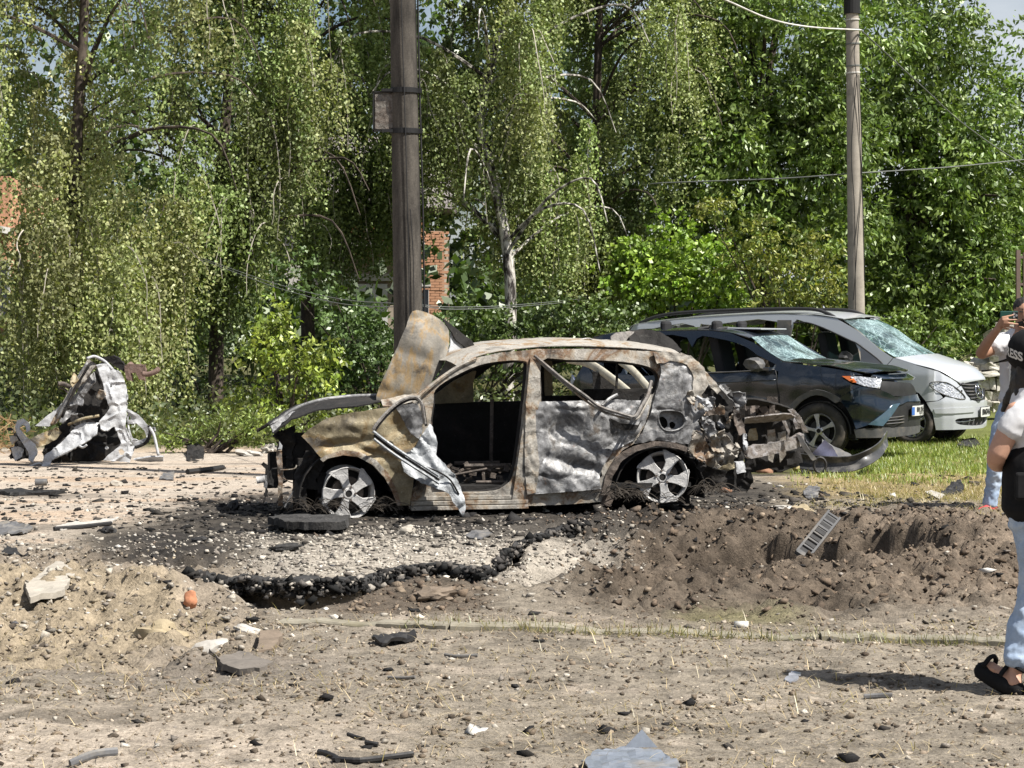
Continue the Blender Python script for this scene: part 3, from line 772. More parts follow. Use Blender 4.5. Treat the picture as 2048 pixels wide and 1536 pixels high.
nl += birch(455, 40, 'weeping birch with a long green curtain left of the dark concrete pole', [(430, 720), (440, 400), (470, 0)],
      [(330, 640), (380, 720), (450, 640), (520, 600), (560, 540), (585, 420), (612, 300)], 1.3, 158, 5, M_BARK, (.25, .25))
nl += birch(630, 43.5, 'tall dark-stemmed birch with sky showing by its trunk, just left of the concrete pole', [(618, 720), (612, 420), (606, 150), (612, 0)],
      [(585, 520), (640, 560), (680, 540), (740, 500), (800, 470)], 1.2, 115, 8, M_BARK, (.2, .2))
nl += birch(960, 42, 'white-trunked birch right of the concrete pole, leaning at the top', [(1014, 700), (1020, 560), (985, 340), (960, 250), (995, 80), (1020, 0)],
      [(850, 380), (900, 400), (915, 640), (930, 640), (990, 590), (1040, 480), (1080, 560), (1120, 620)], 1.4, 150, 11, M_BIRCH, (.35, .25), trunk_r=.13)
nl += birch(1210, 45.5, 'weeping birch with a dense curtain between the white trunk and the walnut trees', [(1180, 700), (1190, 400), (1200, 0)],
      [(1060, 600), (1120, 640), (1200, 650), (1260, 640), (1310, 560), (1335, 420), (1350, 250)], 1.4, 160, 14, M_BARK, (.3, .25), trunk_r=.14)

def clumps(name, centers, radii, n_each, ln, wd, cols, mat, parent, seed, droop=.5, shell=.55, colvar=.22):
    rg = np.random.default_rng(seed); C = []; A = []; K = []
    off = np.array(parent.location) if parent else np.zeros(3)
    for (c, r_) in zip(centers, radii):
        n = int(n_each * (r_ ** 2))
        # sprays: small leaf groups on the clump's surface
        ns = max(4, n // 9)
        d = rg.normal(size=(ns, 3)); d /= np.linalg.norm(d, axis=1)[:, None]
        rr = r_ * (shell + (1 - shell) * rg.uniform(size=ns) ** .5) * (1 + .18 * rg.normal(size=ns))
        sp = np.array(c) + d * rr[:, None] * np.array((1, 1, .85))
        sp = np.repeat(sp, 9, 0); dd = np.repeat(d, 9, 0)
        m = len(sp)
        pos = sp + rg.normal(0, .5, (m, 3)) * ln * np.array((1.1, 1.1, .7))
        ax = dd * .6 + rg.normal(0, .55, (m, 3)) + np.array((0, 0, -droop)); ax /= np.linalg.norm(ax, axis=1)[:, None]
        t = rg.uniform(size=(ns, 1)); t = np.repeat(t, 9, 0)
        cc = np.array(cols[0]) * (1 - t) + np.array(cols[1]) * t
        cl = 1 + .25 * rg.normal()
        K.append(cc * np.clip(cl, .6, 1.5) * (1 + colvar * rg.normal(size=(m, 1)))); C.append(pos); A.append(ax)
    C = np.concatenate(C); A = np.concatenate(A); K = np.concatenate(K)
    leaf_mesh(name, C - off, A, ln * rg.uniform(.7, 1.25, len(C)), wd * rg.uniform(.7, 1.25, len(C)), K, mat, parent)
    return len(C)
def broad_tree(name, px, Y, label, pts, n_each, ln, wd, cols, seed, trunk_top=6.5, depth=2.0, rr=(.55, 1.0), mat=None, r0=.2):
    """pts: (px, py, radius, n) areas filled with clumps"""
    base = P(px, 700, Y); base.z = zg(base.x, Y)
    root = empty(name, base, 0, label, 'tree')
    rg = np.random.default_rng(seed); cs = []; rs = []
    for (a, b, rad, n) in pts:
        c = P(a, b, Y)
        for _ in range(n):
            v = rg.normal(size=3); v /= np.linalg.norm(v); v *= rad * rg.uniform(.35, 1) ** .5
            cs.append((c.x + v[0], c.y + v[1] * depth / max(rad, .8) * .8, max(.5, c.z + v[2] * .85))); rs.append(rg.uniform(*rr))
    trunk_mb([(0, 0, -.1), (.1, 0, 2), (-.1, .1, trunk_top * .6), (.1, 0, trunk_top)], r0, .06).build('trunk', M_BARK, root, True)
    bo = MB(); bx = np.array(base)
    for i in rg.choice(len(cs), min(16, len(cs)), replace=False):
        e = Vector(np.array(cs[i]) - bx); s0 = Vector((0, 0, max(.5, min(e.z - .4, trunk_top * .9)))) 
        bo.tube(catmull([s0, (s0 + e) / 2 + Vector((0, 0, .2)), e], 4), [.06 * (1 - j / 10) + .01 for j in range(9)], 5)
    bo.build('branches', M_BARK, root)
    return clumps('crown', cs, rs, n_each, ln, wd, cols, mat or M_LEAFW, root, seed + 1)
WAL = [(.095, .160, .034), (.20, .265, .07)]
nl += broad_tree('walnut_tree', 1520, 46, 'broad green walnut tree left of the thin concrete pole, behind the parked cars',
    [(1440, 110, 1.0, 8), (1560, 40, 1.3, 14), (1620, 170, 1.3, 14), (1480, 260, 1.1, 10), (1400, 300, .8, 6), (1590, 330, 1.1, 11), (1480, 420, 1.0, 8), (1390, 440, .8, 6), (1640, 470, 1.2, 10), (1380, 180, .6, 3), (1560, -120, 1.8, 12), (1420, 30, .7, 5), (1680, 60, .9, 7), (1560, 200, 1.2, 10), (1660, 330, .9, 8), (1540, 470, .8, 7)], 640, .15, .062, WAL, 21)
nl += broad_tree('walnut_tree', 1830, 48, 'large walnut tree right of the thin concrete pole, its boughs drooping over the stone wall',
    [(1760, 90, 1.3, 13), (1850, 170, 1.4, 15), (1790, 330, 1.2, 12), (1900, 320, 1.2, 12), (1840, 480, 1.2, 12), (1960, 250, .9, 8), (1950, 450, 1.0, 10), (1760, 560, 1.0, 8), (1900, 590, 1.0, 9), (1990, 560, .9, 7), (1800, -80, 1.8, 14), (1960, 380, .7, 4), (1740, 220, .8, 7), (1880, 60, .9, 7), (1860, 400, 1.1, 9), (1800, 640, .8, 8), (1740, 440, .8, 7)], 600, .155, .065, WAL, 23)
nl += broad_tree('walnut_tree', 2110, 49, 'walnut tree at the right edge beside the barred gate',
    [(2060, 300, .7, 5), (2040, 420, .8, 6), (2060, 520, .9, 8), (2150, 350, 1.5, 12), (2040, 170, .35, 2), (1990, 640, .5, 4), (2150, 120, 1.4, 8), (2000, 640, .7, 6), (2020, 560, .6, 5)], 560, .15, .062, WAL, 25)
# bushes in front of the trees
def bush(name, px, Y, label, pts, n_each, ln, wd, cols, seed, rr=(.3, .55), mat=None, droop=.4):
    base = P(px, 700, Y); base.z = zg(base.x, Y)
    root = empty(name, base, 0, label, 'bush')
    rg = np.random.default_rng(seed); cs = []; rs = []; st = MB()
    for (a, b, rad, n) in pts:
        c = P(a, b, Y)
        for _ in range(n):
            v = rg.normal(size=3); v /= np.linalg.norm(v); v *= rad * rg.uniform(.2, 1) ** .5
            cs.append((c.x + v[0], c.y + v[1] * .9, max(base.z + .15, c.z + v[2]))); rs.append(rg.uniform(*rr))
    for i in rg.choice(len(cs), min(12, len(cs)), replace=False):
        e = Vector(cs[i]) - Vector(base); st.tube([(rg.uniform(-.2, .2), rg.uniform(-.2, .2), 0), (e.x * .5, e.y * .5, e.z * .6), e], [.025, .018, .008], 5)
    st.build('stems', M_BARK, root)
    return clumps('foliage', cs, rs, n_each, ln, wd, cols, mat or M_LEAFW, root, seed + 1, droop)
BRI = [(.15, .26, .03), (.24, .33, .05)]
nl += bush('vine_bush', 1370, 42, 'rounded bright green vine-covered bush above the rear of the silver van', [(1330, 560, .8, 16), (1420, 570, .75, 14), (1370, 510, .55, 9), (1290, 540, .6, 9), (1270, 600, .6, 8), (1460, 610, .5, 8)], 900, .10, .08, BRI, 31, (.28, .5))
nl += bush('maple_sapling', 1590, 41, 'yellow-green maple sapling behind the roof of the silver van, left of the thin pole', [(1500, 480, .5, 9), (1430, 440, .35, 5), (1600, 560, .8, 16), (1540, 590, .8, 12), (1660, 580, .55, 9), (1620, 490, .4, 6), (1680, 620, .4, 5)], 700, .10, .045, [(.12, .175, .035), (.25, .25, .055)], 33, (.25, .48))
nl += bush('maple_sapling', 580, 30.5, 'bright yellow-green box-elder bush standing left of the burnt car', [(560, 690, .45, 10), (620, 720, .4, 9), (530, 760, .45, 9), (600, 790, .5, 11), (650, 740, .2, 4), (510, 680, .22, 4), (540, 640, .2, 3), (500, 830, .3, 5)], 1100, .10, .045, [(.14, .205, .03), (.27, .32, .055)], 35, (.16, .30), None, .55)
nl += bush('shrub', 760, 38, 'dark shrub between the yellow-green bush and the concrete pole', [(700, 660, .7, 12), (760, 720, .9, 16), (690, 760, .7, 12), (830, 700, .6, 9), (640, 580, .6, 7), (780, 660, .5, 7)], 620, .09, .06, [(.055, .10, .025), (.10, .15, .05)], 37, (.3, .5))
nl += bush('shrub', 950, 40, 'leafy shrub behind the raised bonnet of the burnt car', [(900, 670, .6, 9), (980, 700, .7, 12), (1060, 690, .7, 12), (1090, 640, .6, 9), (1150, 680, .7, 12), (1220, 660, .7, 12), (1280, 690, .6, 9)], 620, .09, .06, [(.06, .10, .025), (.11, .15, .045)], 39, (.3, .5))
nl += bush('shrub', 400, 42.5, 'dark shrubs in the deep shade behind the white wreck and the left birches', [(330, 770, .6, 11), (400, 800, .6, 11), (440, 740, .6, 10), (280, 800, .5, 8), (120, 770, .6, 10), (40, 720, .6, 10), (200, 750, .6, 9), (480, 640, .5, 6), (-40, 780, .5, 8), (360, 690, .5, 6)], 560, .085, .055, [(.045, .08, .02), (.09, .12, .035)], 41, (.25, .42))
nl += bush('weed_patch', 430, 28.5, 'bright green weeds at the road edge between the white wreck and the burnt car', [(330, 880, .16, 6), (390, 870, .22, 8), (450, 860, .22, 9), (500, 860, .2, 8), (545, 850, .2, 7), (590, 850, .2, 6)], 2600, .06, .028, [(.14, .20, .04), (.22, .26, .08)], 43, (.10, .2), None, -.2)
nl += bush('shrub', 1760, 44, 'sunlit shrub behind the windscreen of the silver van', [(1730, 640, .4, 6), (1830, 660, .6, 7), (1900, 690, .5, 6), (1960, 690, .3, 4), (1760, 700, .6, 6)], 460, .11, .05, WAL, 45, (.28, .45))
# far wood that closes the view behind everything
cs = []; rs = []
for i in range(330):
    px = rng.uniform(-350, 2400); Y = rng.uniform(66, 76)
    py = rng.uniform(330, 690)
    if 1600 < px < 2100 and py < 420 and rng.uniform() < .6: continue
    p = P(px, py, Y); cs.append(tuple(p)); rs.append(rng.uniform(.9, 1.7))
for i in range(170):
    px = rng.uniform(-350, 1500); Y = rng.uniform(66, 74); p = P(px, rng.uniform(40, 340), Y); cs.append(tuple(p)); rs.append(rng.uniform(.9, 1.6))
for i in range(300):
    px = rng.uniform(-250, 1900); Y = rng.uniform(51, 57)
    if 770 < px < 905 or (640 < px < 800 and rng.uniform() < .6): continue
    cs.append(tuple(P(px, rng.uniform(560, 690), Y))); rs.append(rng.uniform(.6, 1.1))
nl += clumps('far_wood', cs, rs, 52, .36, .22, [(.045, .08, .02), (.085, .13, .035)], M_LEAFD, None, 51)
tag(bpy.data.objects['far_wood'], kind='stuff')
print('leaves', nl)
# undergrowth in the shade below the birches
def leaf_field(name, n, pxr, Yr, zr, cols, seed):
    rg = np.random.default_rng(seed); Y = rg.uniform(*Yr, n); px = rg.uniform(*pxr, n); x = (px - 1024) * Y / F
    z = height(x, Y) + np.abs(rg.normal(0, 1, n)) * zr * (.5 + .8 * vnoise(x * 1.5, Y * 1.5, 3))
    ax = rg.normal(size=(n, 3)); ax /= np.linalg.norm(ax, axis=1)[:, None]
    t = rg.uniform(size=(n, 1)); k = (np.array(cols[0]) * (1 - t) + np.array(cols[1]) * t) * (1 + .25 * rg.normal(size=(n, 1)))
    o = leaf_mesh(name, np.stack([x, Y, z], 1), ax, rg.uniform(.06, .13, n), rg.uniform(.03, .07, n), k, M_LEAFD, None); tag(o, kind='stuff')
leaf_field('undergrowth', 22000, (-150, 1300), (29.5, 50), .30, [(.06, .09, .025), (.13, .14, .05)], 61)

# ------------------------------------------------------------------ poles, box and wires
t = NT('pole_concrete'); v = t.coord('Object', (1, 1, .25)); v2 = t.coord()
n1 = t.noise(v, 6, 6, .65); n2 = t.noise(v2, 60, 4, .7); n3 = t.noise(v2, 1.2, 3, .5)
c = t.ramp(n1, [(.35, (.035, .032, .029)), (.6, (.10, .09, .078))])
c = t.mix(.6, c, t.ramp(n2, [(.3, .45), (.6, 1.0), (.75, 1.8)]), 'MULTIPLY')
t.bsdf(c, .95, 0, t.bump(n2, .5, .006), .15); M_POLE = t.m
M_POLE2 = m_plain('light_pole_concrete', (.40, .36, .31), .95, 0, .25, 4, .4, .005, .15, 0, (.27, .24, .21))
M_BLKM = m_plain('black_iron', (.02, .02, .021), .6, .3, .3, 8)
M_WIRE = m_plain('grey_wire', (.17, .18, .17), .6, 0, .2, 3, 0)
M_CABLE = m_plain('black_cable', (.015, .015, .016), .6, 0, .2, 3, 0)
YP = 23.2
b0 = P(819, 700, YP); pole = empty('concrete_pole', (b0.x, YP, zg(b0.x, YP)), 0, 'thick dark concrete pole with a metal box, standing behind the burnt car', 'pole')
pl = Vector(pole.location)
def pp(px, py): return P(px, py, YP) - pl
top = pp(803, -900); bot = pp(820, 690); bot.z = -.3; bot.x = pp(822, 800).x
r_at = lambda py: np.interp(py, [-900, 0, 690, 900], [.125, .138, .155, .165])
mb = MB()
ys = np.linspace(-900, 900, 46)
def pc(py): q = pp(np.interp(py, [-900, 0, 690, 900], [786, 806, 817, 820]), py); return q
mb.tube([pc(y) for y in ys[::-1]], [float(r_at(y)) for y in ys[::-1]], 24)
mb.build('shaft', M_POLE, pole, True)
fr = lambda px, py, d=0.0: pp(px, py) + Vector((0, -d, 0))
cb = MB(); cb.tube(catmull([fr(800, -300, .16), fr(804, 0, .155), fr(812, 250, .165), fr(818, 480, .17), fr(822, 690, .175)], 8), .006, 6); cb.build('cable', M_CABLE, pole)
cb = MB(); cb.tube(catmull([fr(822, 420, .165), fr(828, 520, .165), fr(830, 690, .17)], 8), .005, 6); cb.build('cable', M_CABLE, pole)
cb = MB(); cb.tube(catmull([fr(834, -300, .02), fr(836, 0, .05), fr(840, 200, .03), fr(846, 420, .03), fr(850, 690, .02)], 8), .011, 6); cb.build('conduit', M_CABLE, pole)
for yy, hh in ((182, 12), (263, 12)):
    q = pc(yy); r_ = float(r_at(yy)) + .006
    M4 = Matrix.Translation(q) @ Matrix.Rotation(R(90), 4, 'X')
    m_ = MB(); m_.lathe([(r_ + .002, -.028), (r_ + .008, -.026), (r_ + .008, .026), (r_ + .002, .028)], 28, M4); 
    m_.box(q + Vector((r_ + .012, -.03, 0)), (.05, .05, .05)); m_.box(q + Vector((-r_ - .03, -.09, 0)), (.12, .03, .03)); m_.build('clamp_band', M_BLKM, pole)
# weathered meter box on its bracket
M_BOX = m_burnt('box_metal', [(.30, (.10, .085, .075)), (.45, (.24, .22, .195)), (.55, (.14, .11, .09)), (.7, (.30, .275, .245))], 7, 4, .25, .4, .7, .1)
bx = empty('meter_box', P(768, 262, YP - .05), 0, 'rusted shallow metal box clamped to the left of the dark concrete pole', 'box')
q0 = P(747, 262, YP - .05) - bx.location; q1 = P(788, 184, YP - .05) - bx.location
w, h = q1.x - q0.x, q1.z
MB().box(((q0.x + q1.x) / 2, .05, h / 2), (w, .10, h)).build('case', M_BOX, bx, bevel=.006)
MB().box(((q0.x + q1.x) / 2 + .004, -.012, h / 2 - .005), (w * .90, .012, h * .90)).build('door', M_BOX, bx, bevel=.004)
mb = MB()
for e in ((0, 1), (0, 0)): mb.box(((q0.x + q1.x) / 2, -.004, h * e[1]), (w + .02, .04, .015))
for e in (q0.x, q1.x): mb.box((e, -.004, h / 2), (.014, .04, h + .012))
mb.build('rim', M_BLKM, bx)
# thin light pole on the right
YQ = 36.5
b1 = P(1714, 700, YQ); pole2 = empty('concrete_pole', (b1.x, YQ, zg(b1.x, YQ)), 0, 'slender pale concrete pole behind the silver van, wires tied near its top', 'pole')
pl2 = Vector(pole2.location)
def qq(px, py, d=0.0): return P(px, py, YQ) - pl2 + Vector((0, -d, 0))
mb = MB(); ys = np.linspace(-700, 870, 40)
mb.tube([qq(np.interp(y, [-700, 0, 640, 870], [1694, 1704, 1713, 1716]), y) for y in ys[::-1]], [float(np.interp(y, [-700, 0, 640, 870], [.085, .105, .142, .15])) for y in ys[::-1]], 20)
mb.build('shaft', M_POLE2, pole2, True)
mb = MB(); mb.tube([qq(1704, 28), qq(1704, -60)], [.135, .14], 18); mb.build('sleeve', M_BLKM, pole2)
for yy, mt in ((40, M_WHITEW), (60, M_WIRE), (88, M_WIRE), (132, M_WIRE), (146, M_WHITEW)):
    q = qq(np.interp(yy, [0, 640], [1704, 1713]), yy); M4 = Matrix.Translation(q) @ Matrix.Rotation(R(90), 4, 'X') @ Matrix.Rotation(R(4), 4, 'Z')
    MB().lathe([(.112, -.012), (.122, -.01), (.122, .01), (.112, .012)], 20, M4).build('tie_band', mt, pole2)
for pts in ([(1712, 150, .13), (1700, 300, .15), (1706, 420, .16), (1708, 620, .17)], [(1716, 150, .1), (1722, 330, .1), (1712, 480, .16), (1704, 600, .17)], [(1722, 60, .05), (1706, 105, .14), (1712, 180, .15), (1725, 420, .06), (1728, 560, .05)]):
    MB().tube(catmull([qq(*p) for p in pts], 8), .007, 5).build('cable', M_CABLE, pole2)
def wire(label, pts, r_, mat=M_WIRE, cat='wire', name='overhead_wire'):
    w3 = [P(*p) for p in pts]; c = catmull(w3, 8); o0 = c[0]
    o = MB().tube([q - o0 for q in c], r_, 5).build(name, mat, None, True); o.location = o0
    return tag(o, label, cat)
wire('twisted pale cable rising from the slender pole to the upper left', [(1300, -60, 26), (1450, 0, 29), (1540, 38, 32), (1620, 54, 34.5), (1722, 60, 36.4)], .014, M_WHITEW)
wire('dark cable sloping down to the right from the slender pole', [(1722, 60, 36.4), (1850, 178, 38), (1930, 250, 39.5), (2048, 330, 42), (2180, 400, 45)], .012)
wire('thin wire crossing the slender pole at mid height', [(1300, 368, 38), (1345, 365, 37.5), (1560, 357, 36.8), (1704, 347, 36.6), (1900, 334, 38), (2060, 318, 39)], .011)
for k, dz in enumerate((0, 9)):
    wire(('upper' if k == 0 else 'lower') + ' wire of the sagging pair left of the dark pole',
         [(400, 515 + dz * .4, 36), (470, 540 + dz * .5, 33), (560, 570 + dz * .8, 29.5), (680, 598 + dz, 26), (795, 607 + dz * .8, 23.2)], .0048)
    wire(('upper' if k == 0 else 'lower') + ' wire of the slack pair right of the dark pole, crossing the white trunk',
         [(845, 610 + dz * .3, 23.2), (900, 614 + dz * .5, 24.5), (1000, 612 + dz * .4, 28), (1100, 604 + dz * .4, 36), (1160, 598 + dz * .4, 44), (1250, 590 + dz * .4, 50)], .0050)
# ------------------------------------------------------------------ sheet-metal tools
class Surf:
    """upright curved sheet: a plan line (local x, y) swept upwards; maps photo rows to (s, v) on it and back to local space"""
    def __init__(s, O, ang, plan, prof=None):
        s.O = Vector(O); s.a = ang; s.prof = prof or (lambda q, v: 0.0)
        s.p = [Vector((a, b)) for a, b in plan]; s.L = [0.0]
        for i in range(len(s.p) - 1): s.L.append(s.L[-1] + (s.p[i + 1] - s.p[i]).length)
        s.s0 = 0.0
        c, n = math.cos(ang), math.sin(ang)
        s.w = [(s.O.x + q.x * c - q.y * n, s.O.y + q.x * n + q.y * c) for q in s.p]
    def inv(s, px, py):
        dx = (px - 1024) / F; best = None; m = len(s.w)
        for i in range(m - 1):
            (x0, y0), (x1, y1) = s.w[i], s.w[i + 1]
            ex, ey = x1 - x0, y1 - y0
            # t*(dx,1) = p0 + k*e
            den = ex - dx * ey
            if abs(den) < 1e-9: continue
            k = (dx * y0 - x0) / den
            lo = -3 if i == 0 else -1e-6; hi = 4 if i == m - 2 else 1 + 1e-6
            if lo <= k <= hi:
                Yt = y0 + k * ey
                if Yt > 0 and (best is None or Yt < best[0]): best = (Yt, s.L[i] + k * (s.L[i + 1] - s.L[i]))
        if best is None:
            d = [abs((w[0]) / w[1] - dx) for w in s.w]; i = d.index(min(d)); best = (s.w[i][1], s.L[i])
        Yt, q = best
        return (q - s.s0, CH - (py - HZ) * Yt / F - s.O.z)
    def uv(s, pts): return [s.inv(*p) for p in pts]
    def plan_at(s, q):
        q = q + s.s0; i = 0
        while i < len(s.L) - 2 and q > s.L[i + 1]: i += 1
        t = (q - s.L[i]) / (s.L[i + 1] - s.L[i]); e = s.p[i + 1] - s.p[i]
        nrm = Vector((e.y, -e.x)).normalized()
        return s.p[i] + e * t, nrm
    def normal_smooth(s, q):
        n = Vector((0, 0))
        for d in (-.05, 0, .05): n += s.plan_at(q + d)[1]
        return n.normalized()
    def pos(s, q, v, d=0.0):
        p, _ = s.plan_at(q); n = s.normal_smooth(q); k = d - s.prof(q, v)
        return Vector((p.x + n.x * k, p.y + n.y * k, v))
    def px3(s, px, py, d=0.0):
        q, v = s.inv(px, py); return s.pos(q, v, d)

def inpoly(x, y, poly):
    c = False; n = len(poly); j = n - 1
    for i in range(n):
        xi, yi = poly[i]; xj, yj = poly[j]
        if (yi > y) != (yj > y) and x < (xj - xi) * (y - yi) / (yj - yi) + xi: c = not c
        j = i
    return c
def resample(poly, st):
    out = []; n = len(poly)
    for i in range(n):
        a = Vector(poly[i][:2]); b = Vector(poly[(i + 1) % n][:2]); m = max(1, int((b - a).length / st + .5))
        out += [tuple(a + (b - a) * (k / m)) for k in range(m)]
    return out
def smooth2(poly, n=4):
    return [(q.x, q.y) for q in catmull([Vector((a, b, 0)) for a, b in poly], n, True)]
def sheet(name, mat, parent, posf, outline, holes=(), res=.04, th=.006, ragged=0.0, inward=True, smooth=True, seed=0, crisp=32):
    """a panel cut to an outline with holes, meshed finely enough to carry its dents, given real thickness"""
    loops = [resample(outline, res)] + [resample(h, res) for h in holes]
    if ragged:
        loops[0] = [(a + ragged * mn.noise((a * 23 + seed, b * 23, 1)), b + ragged * mn.noise((a * 23, b * 23 + seed, 5))) for a, b in loops[0]]
    pts = []; ed = []
    for lp in loops:
        b = len(pts); pts += [Vector(p) for p in lp]; ed += [(b + i, b + (i + 1) % len(lp)) for i in range(len(lp))]
    xs = [p[0] for p in loops[0]]; ys = [p[1] for p in loops[0]]
    allb = [q for lp in loops for q in lp]
    ba = np.array(allb)
    x = min(xs) + res * .5; row = 0
    while x < max(xs):
        y = min(ys) + res * (.5 if row % 2 else .1)
        while y < max(ys):
            xx = x + .2 * res * mn.noise((x * 31, y * 31, seed)); 
            if inpoly(xx, y, loops[0]) and not any(inpoly(xx, y, h) for h in loops[1:]):
                if ((ba[:, 0] - xx) ** 2 + (ba[:, 1] - y) ** 2).min() > (res * .5) ** 2: pts.append(Vector((xx, y)))
            y += res
        x += res * .9; row += 1
    r_ = delaunay_2d_cdt(pts, ed, [], 0, 1e-5)
    V2, Fs = r_[0], r_[2]
    keep = []
    for f in Fs:
        cx = sum(V2[i].x for i in f) / len(f); cy = sum(V2[i].y for i in f) / len(f)
        if inpoly(cx, cy, loops[0]) and not any(inpoly(cx, cy, h) for h in loops[1:]): keep.append(tuple(f))
    V = [posf(p.x, p.y) for p in V2]
    me = bpy.data.meshes.new(name); me.from_pydata([tuple(v) for v in V], [], keep)
    bm = bmesh.new(); bm.from_mesh(me)
    bmesh.ops.delete(bm, geom=[v for v in bm.verts if not v.link_faces], context='VERTS')
    bmesh.ops.recalc_face_normals(bm, faces=bm.faces)
    # face the outside: towards local -y on average
    if sum(f.normal.y * f.calc_area() for f in bm.faces) > 0: bmesh.ops.reverse_faces(bm, faces=bm.faces)
    bm.to_mesh(me); bm.free()
    if smooth:
        me.polygons.foreach_set('use_smooth', np.ones(len(me.polygons), dtype=bool))
    o = new_obj(name, me, mat, parent)
    if th:
        m = o.modifiers.new('thick', 'SOLIDIFY'); m.thickness = th; m.offset = -1 if inward else 1
    if crisp and th != 0:
        m = o.modifiers.new('crisp', 'EDGE_SPLIT'); m.split_angle = R(crisp)
    return o
def grid_sheet(name, mat, parent, rows, th=.006, smooth=True):
    """rows: equal-length lists of points"""
    n = len(rows[0]); V = [tuple(p) for r_ in rows for p in r_]
    f = [(i * n + j, i * n + j + 1, (i + 1) * n + j + 1, (i + 1) * n + j) for i in range(len(rows) - 1) for j in range(n - 1)]
    me = bpy.data.meshes.new(name); me.from_pydata(V, [], f)
    bm = bmesh.new(); bm.from_mesh(me); bmesh.ops.recalc_face_normals(bm, faces=bm.faces); bm.to_mesh(me); bm.free()
    if smooth: me.polygons.foreach_set('use_smooth', np.ones(len(me.polygons), dtype=bool))
    o = new_obj(name, me, mat, parent)
    if th:
        m = o.modifiers.new('thick', 'SOLIDIFY'); m.thickness = th; m.offset = 0
    m = o.modifiers.new('crisp', 'EDGE_SPLIT'); m.split_angle = R(35)
    return o
def crumple(x, y, seed, amp, sc=3.0):
    a = mn.noise((x * sc + seed, y * sc, seed * 1.3)); b = mn.noise((x * sc * 2.1, y * sc * 2.1 + seed, 4.1)); c = 1 - abs(mn.noise((x * sc * 1.4 + seed * 2, y * sc * 1.4, 9))) * 2
    dv = mn.voronoi((x * sc * 1.1 + seed, y * sc * 1.1, seed * .7))[0]
    return amp * (a * .8 + b * .3 + c * .3 + .9 * (dv[0] - .4) - .5 * max(0, .18 - (dv[1] - dv[0])) / .18)

# ------------------------------------------------------------------ materials of the wreck
M_B_YEL = m_burnt('scorched_khaki', [(.28, (.07, .06, .05)), (.40, (.25, .21, .135)), (.50, (.37, .315, .205)), (.57, (.27, .19, .09)), (.64, (.21, .19, .165)), (.74, (.34, .28, .17))], 2.6, 1.0, .26, .5, .55, .2)
M_B_GREY = m_burnt('scorched_silver', [(.28, (.06, .06, .06)), (.38, (.20, .20, .205)), (.46, (.36, .36, .365)), (.53, (.17, .17, .175)), (.58, (.38, .38, .38)), (.64, (.18, .16, .14)), (.74, (.15, .10, .07))], 2.6, 7.0, .48, .45, .5, .25, .3)
M_B_RUST = m_burnt('scorched_rust', [(.30, (.10, .08, .065)), (.38, (.30, .27, .235)), (.46, (.44, .415, .37)), (.53, (.36, .30, .23)), (.58, (.20, .115, .06)), (.64, (.34, .30, .26)), (.74, (.16, .12, .095))], 3.4, 13.0, .36, .7, .65, .15, .4)
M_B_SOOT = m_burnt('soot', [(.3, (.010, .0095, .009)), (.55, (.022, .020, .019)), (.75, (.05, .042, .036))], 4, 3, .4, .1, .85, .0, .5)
M_B_ALLOY = m_burnt('burnt_alloy', [(.3, (.40, .39, .38)), (.5, (.62, .61, .60)), (.7, (.52, .50, .48))], 5, 5, .02, .5, .55, .15, .2)
M_B_WHITE = m_burnt('blistered_white', [(.3, (.34, .35, .37)), (.44, (.56, .57, .59)), (.54, (.46, .47, .49)), (.64, (.60, .61, .62)), (.75, (.30, .27, .24))], 3.2, 9, .12, .2, .6, .0, .4)
M_ASHDK = m_burnt('dull_iron', [(.3, (.05, .045, .042)), (.55, (.16, .13, .11)), (.75, (.10, .07, .05))], 6, 11, .25, .5, .75, .1)

M_ASHL = m_burnt('grey_oxide', [(.3, (.11, .10, .095)), (.5, (.30, .28, .26)), (.7, (.19, .16, .14))], 7, 15, .1, .5, .75, .05)
M_B_ROOF = m_burnt('scorched_cream', [(.30, (.16, .13, .10)), (.42, (.44, .41, .36)), (.52, (.50, .47, .42)), (.58, (.36, .24, .13)), (.66, (.46, .43, .38)), (.76, (.30, .20, .12))], 3.0, 23.0, .18, .6, .6, .1, .3)
# ------------------------------------------------------------------ wheels
def spoke_mesh(name, poly, depth, y0, dish=0.0, bevel=.004):
    """poly in (radius, across); flat blade standing off the hub plane"""
    bm = bmesh.new(); n = len(poly)
    va = [bm.verts.new((a, y0 - dish * (1 - a / .22), b)) for a, b in poly]; vb = [bm.verts.new((a, y0 + depth - dish * (1 - a / .22), b)) for a, b in poly]
    bm.faces.new(va); bm.faces.new(vb[::-1])
    for i in range(n): bm.faces.new((va[i], vb[i], vb[(i + 1) % n], va[(i + 1) % n]))
    bmesh.ops.recalc_face_normals(bm, faces=bm.faces)
    if bevel:
        bmesh.ops.bevel(bm, geom=[e for e in bm.edges if abs(e.verts[0].co.y - e.verts[1].co.y) < .05 and e.verts[0] in va and e.verts[1] in va], offset=bevel, segments=1, affect='EDGES')
    me = bpy.data.meshes.new(name); bm.to_mesh(me); bm.free(); return me
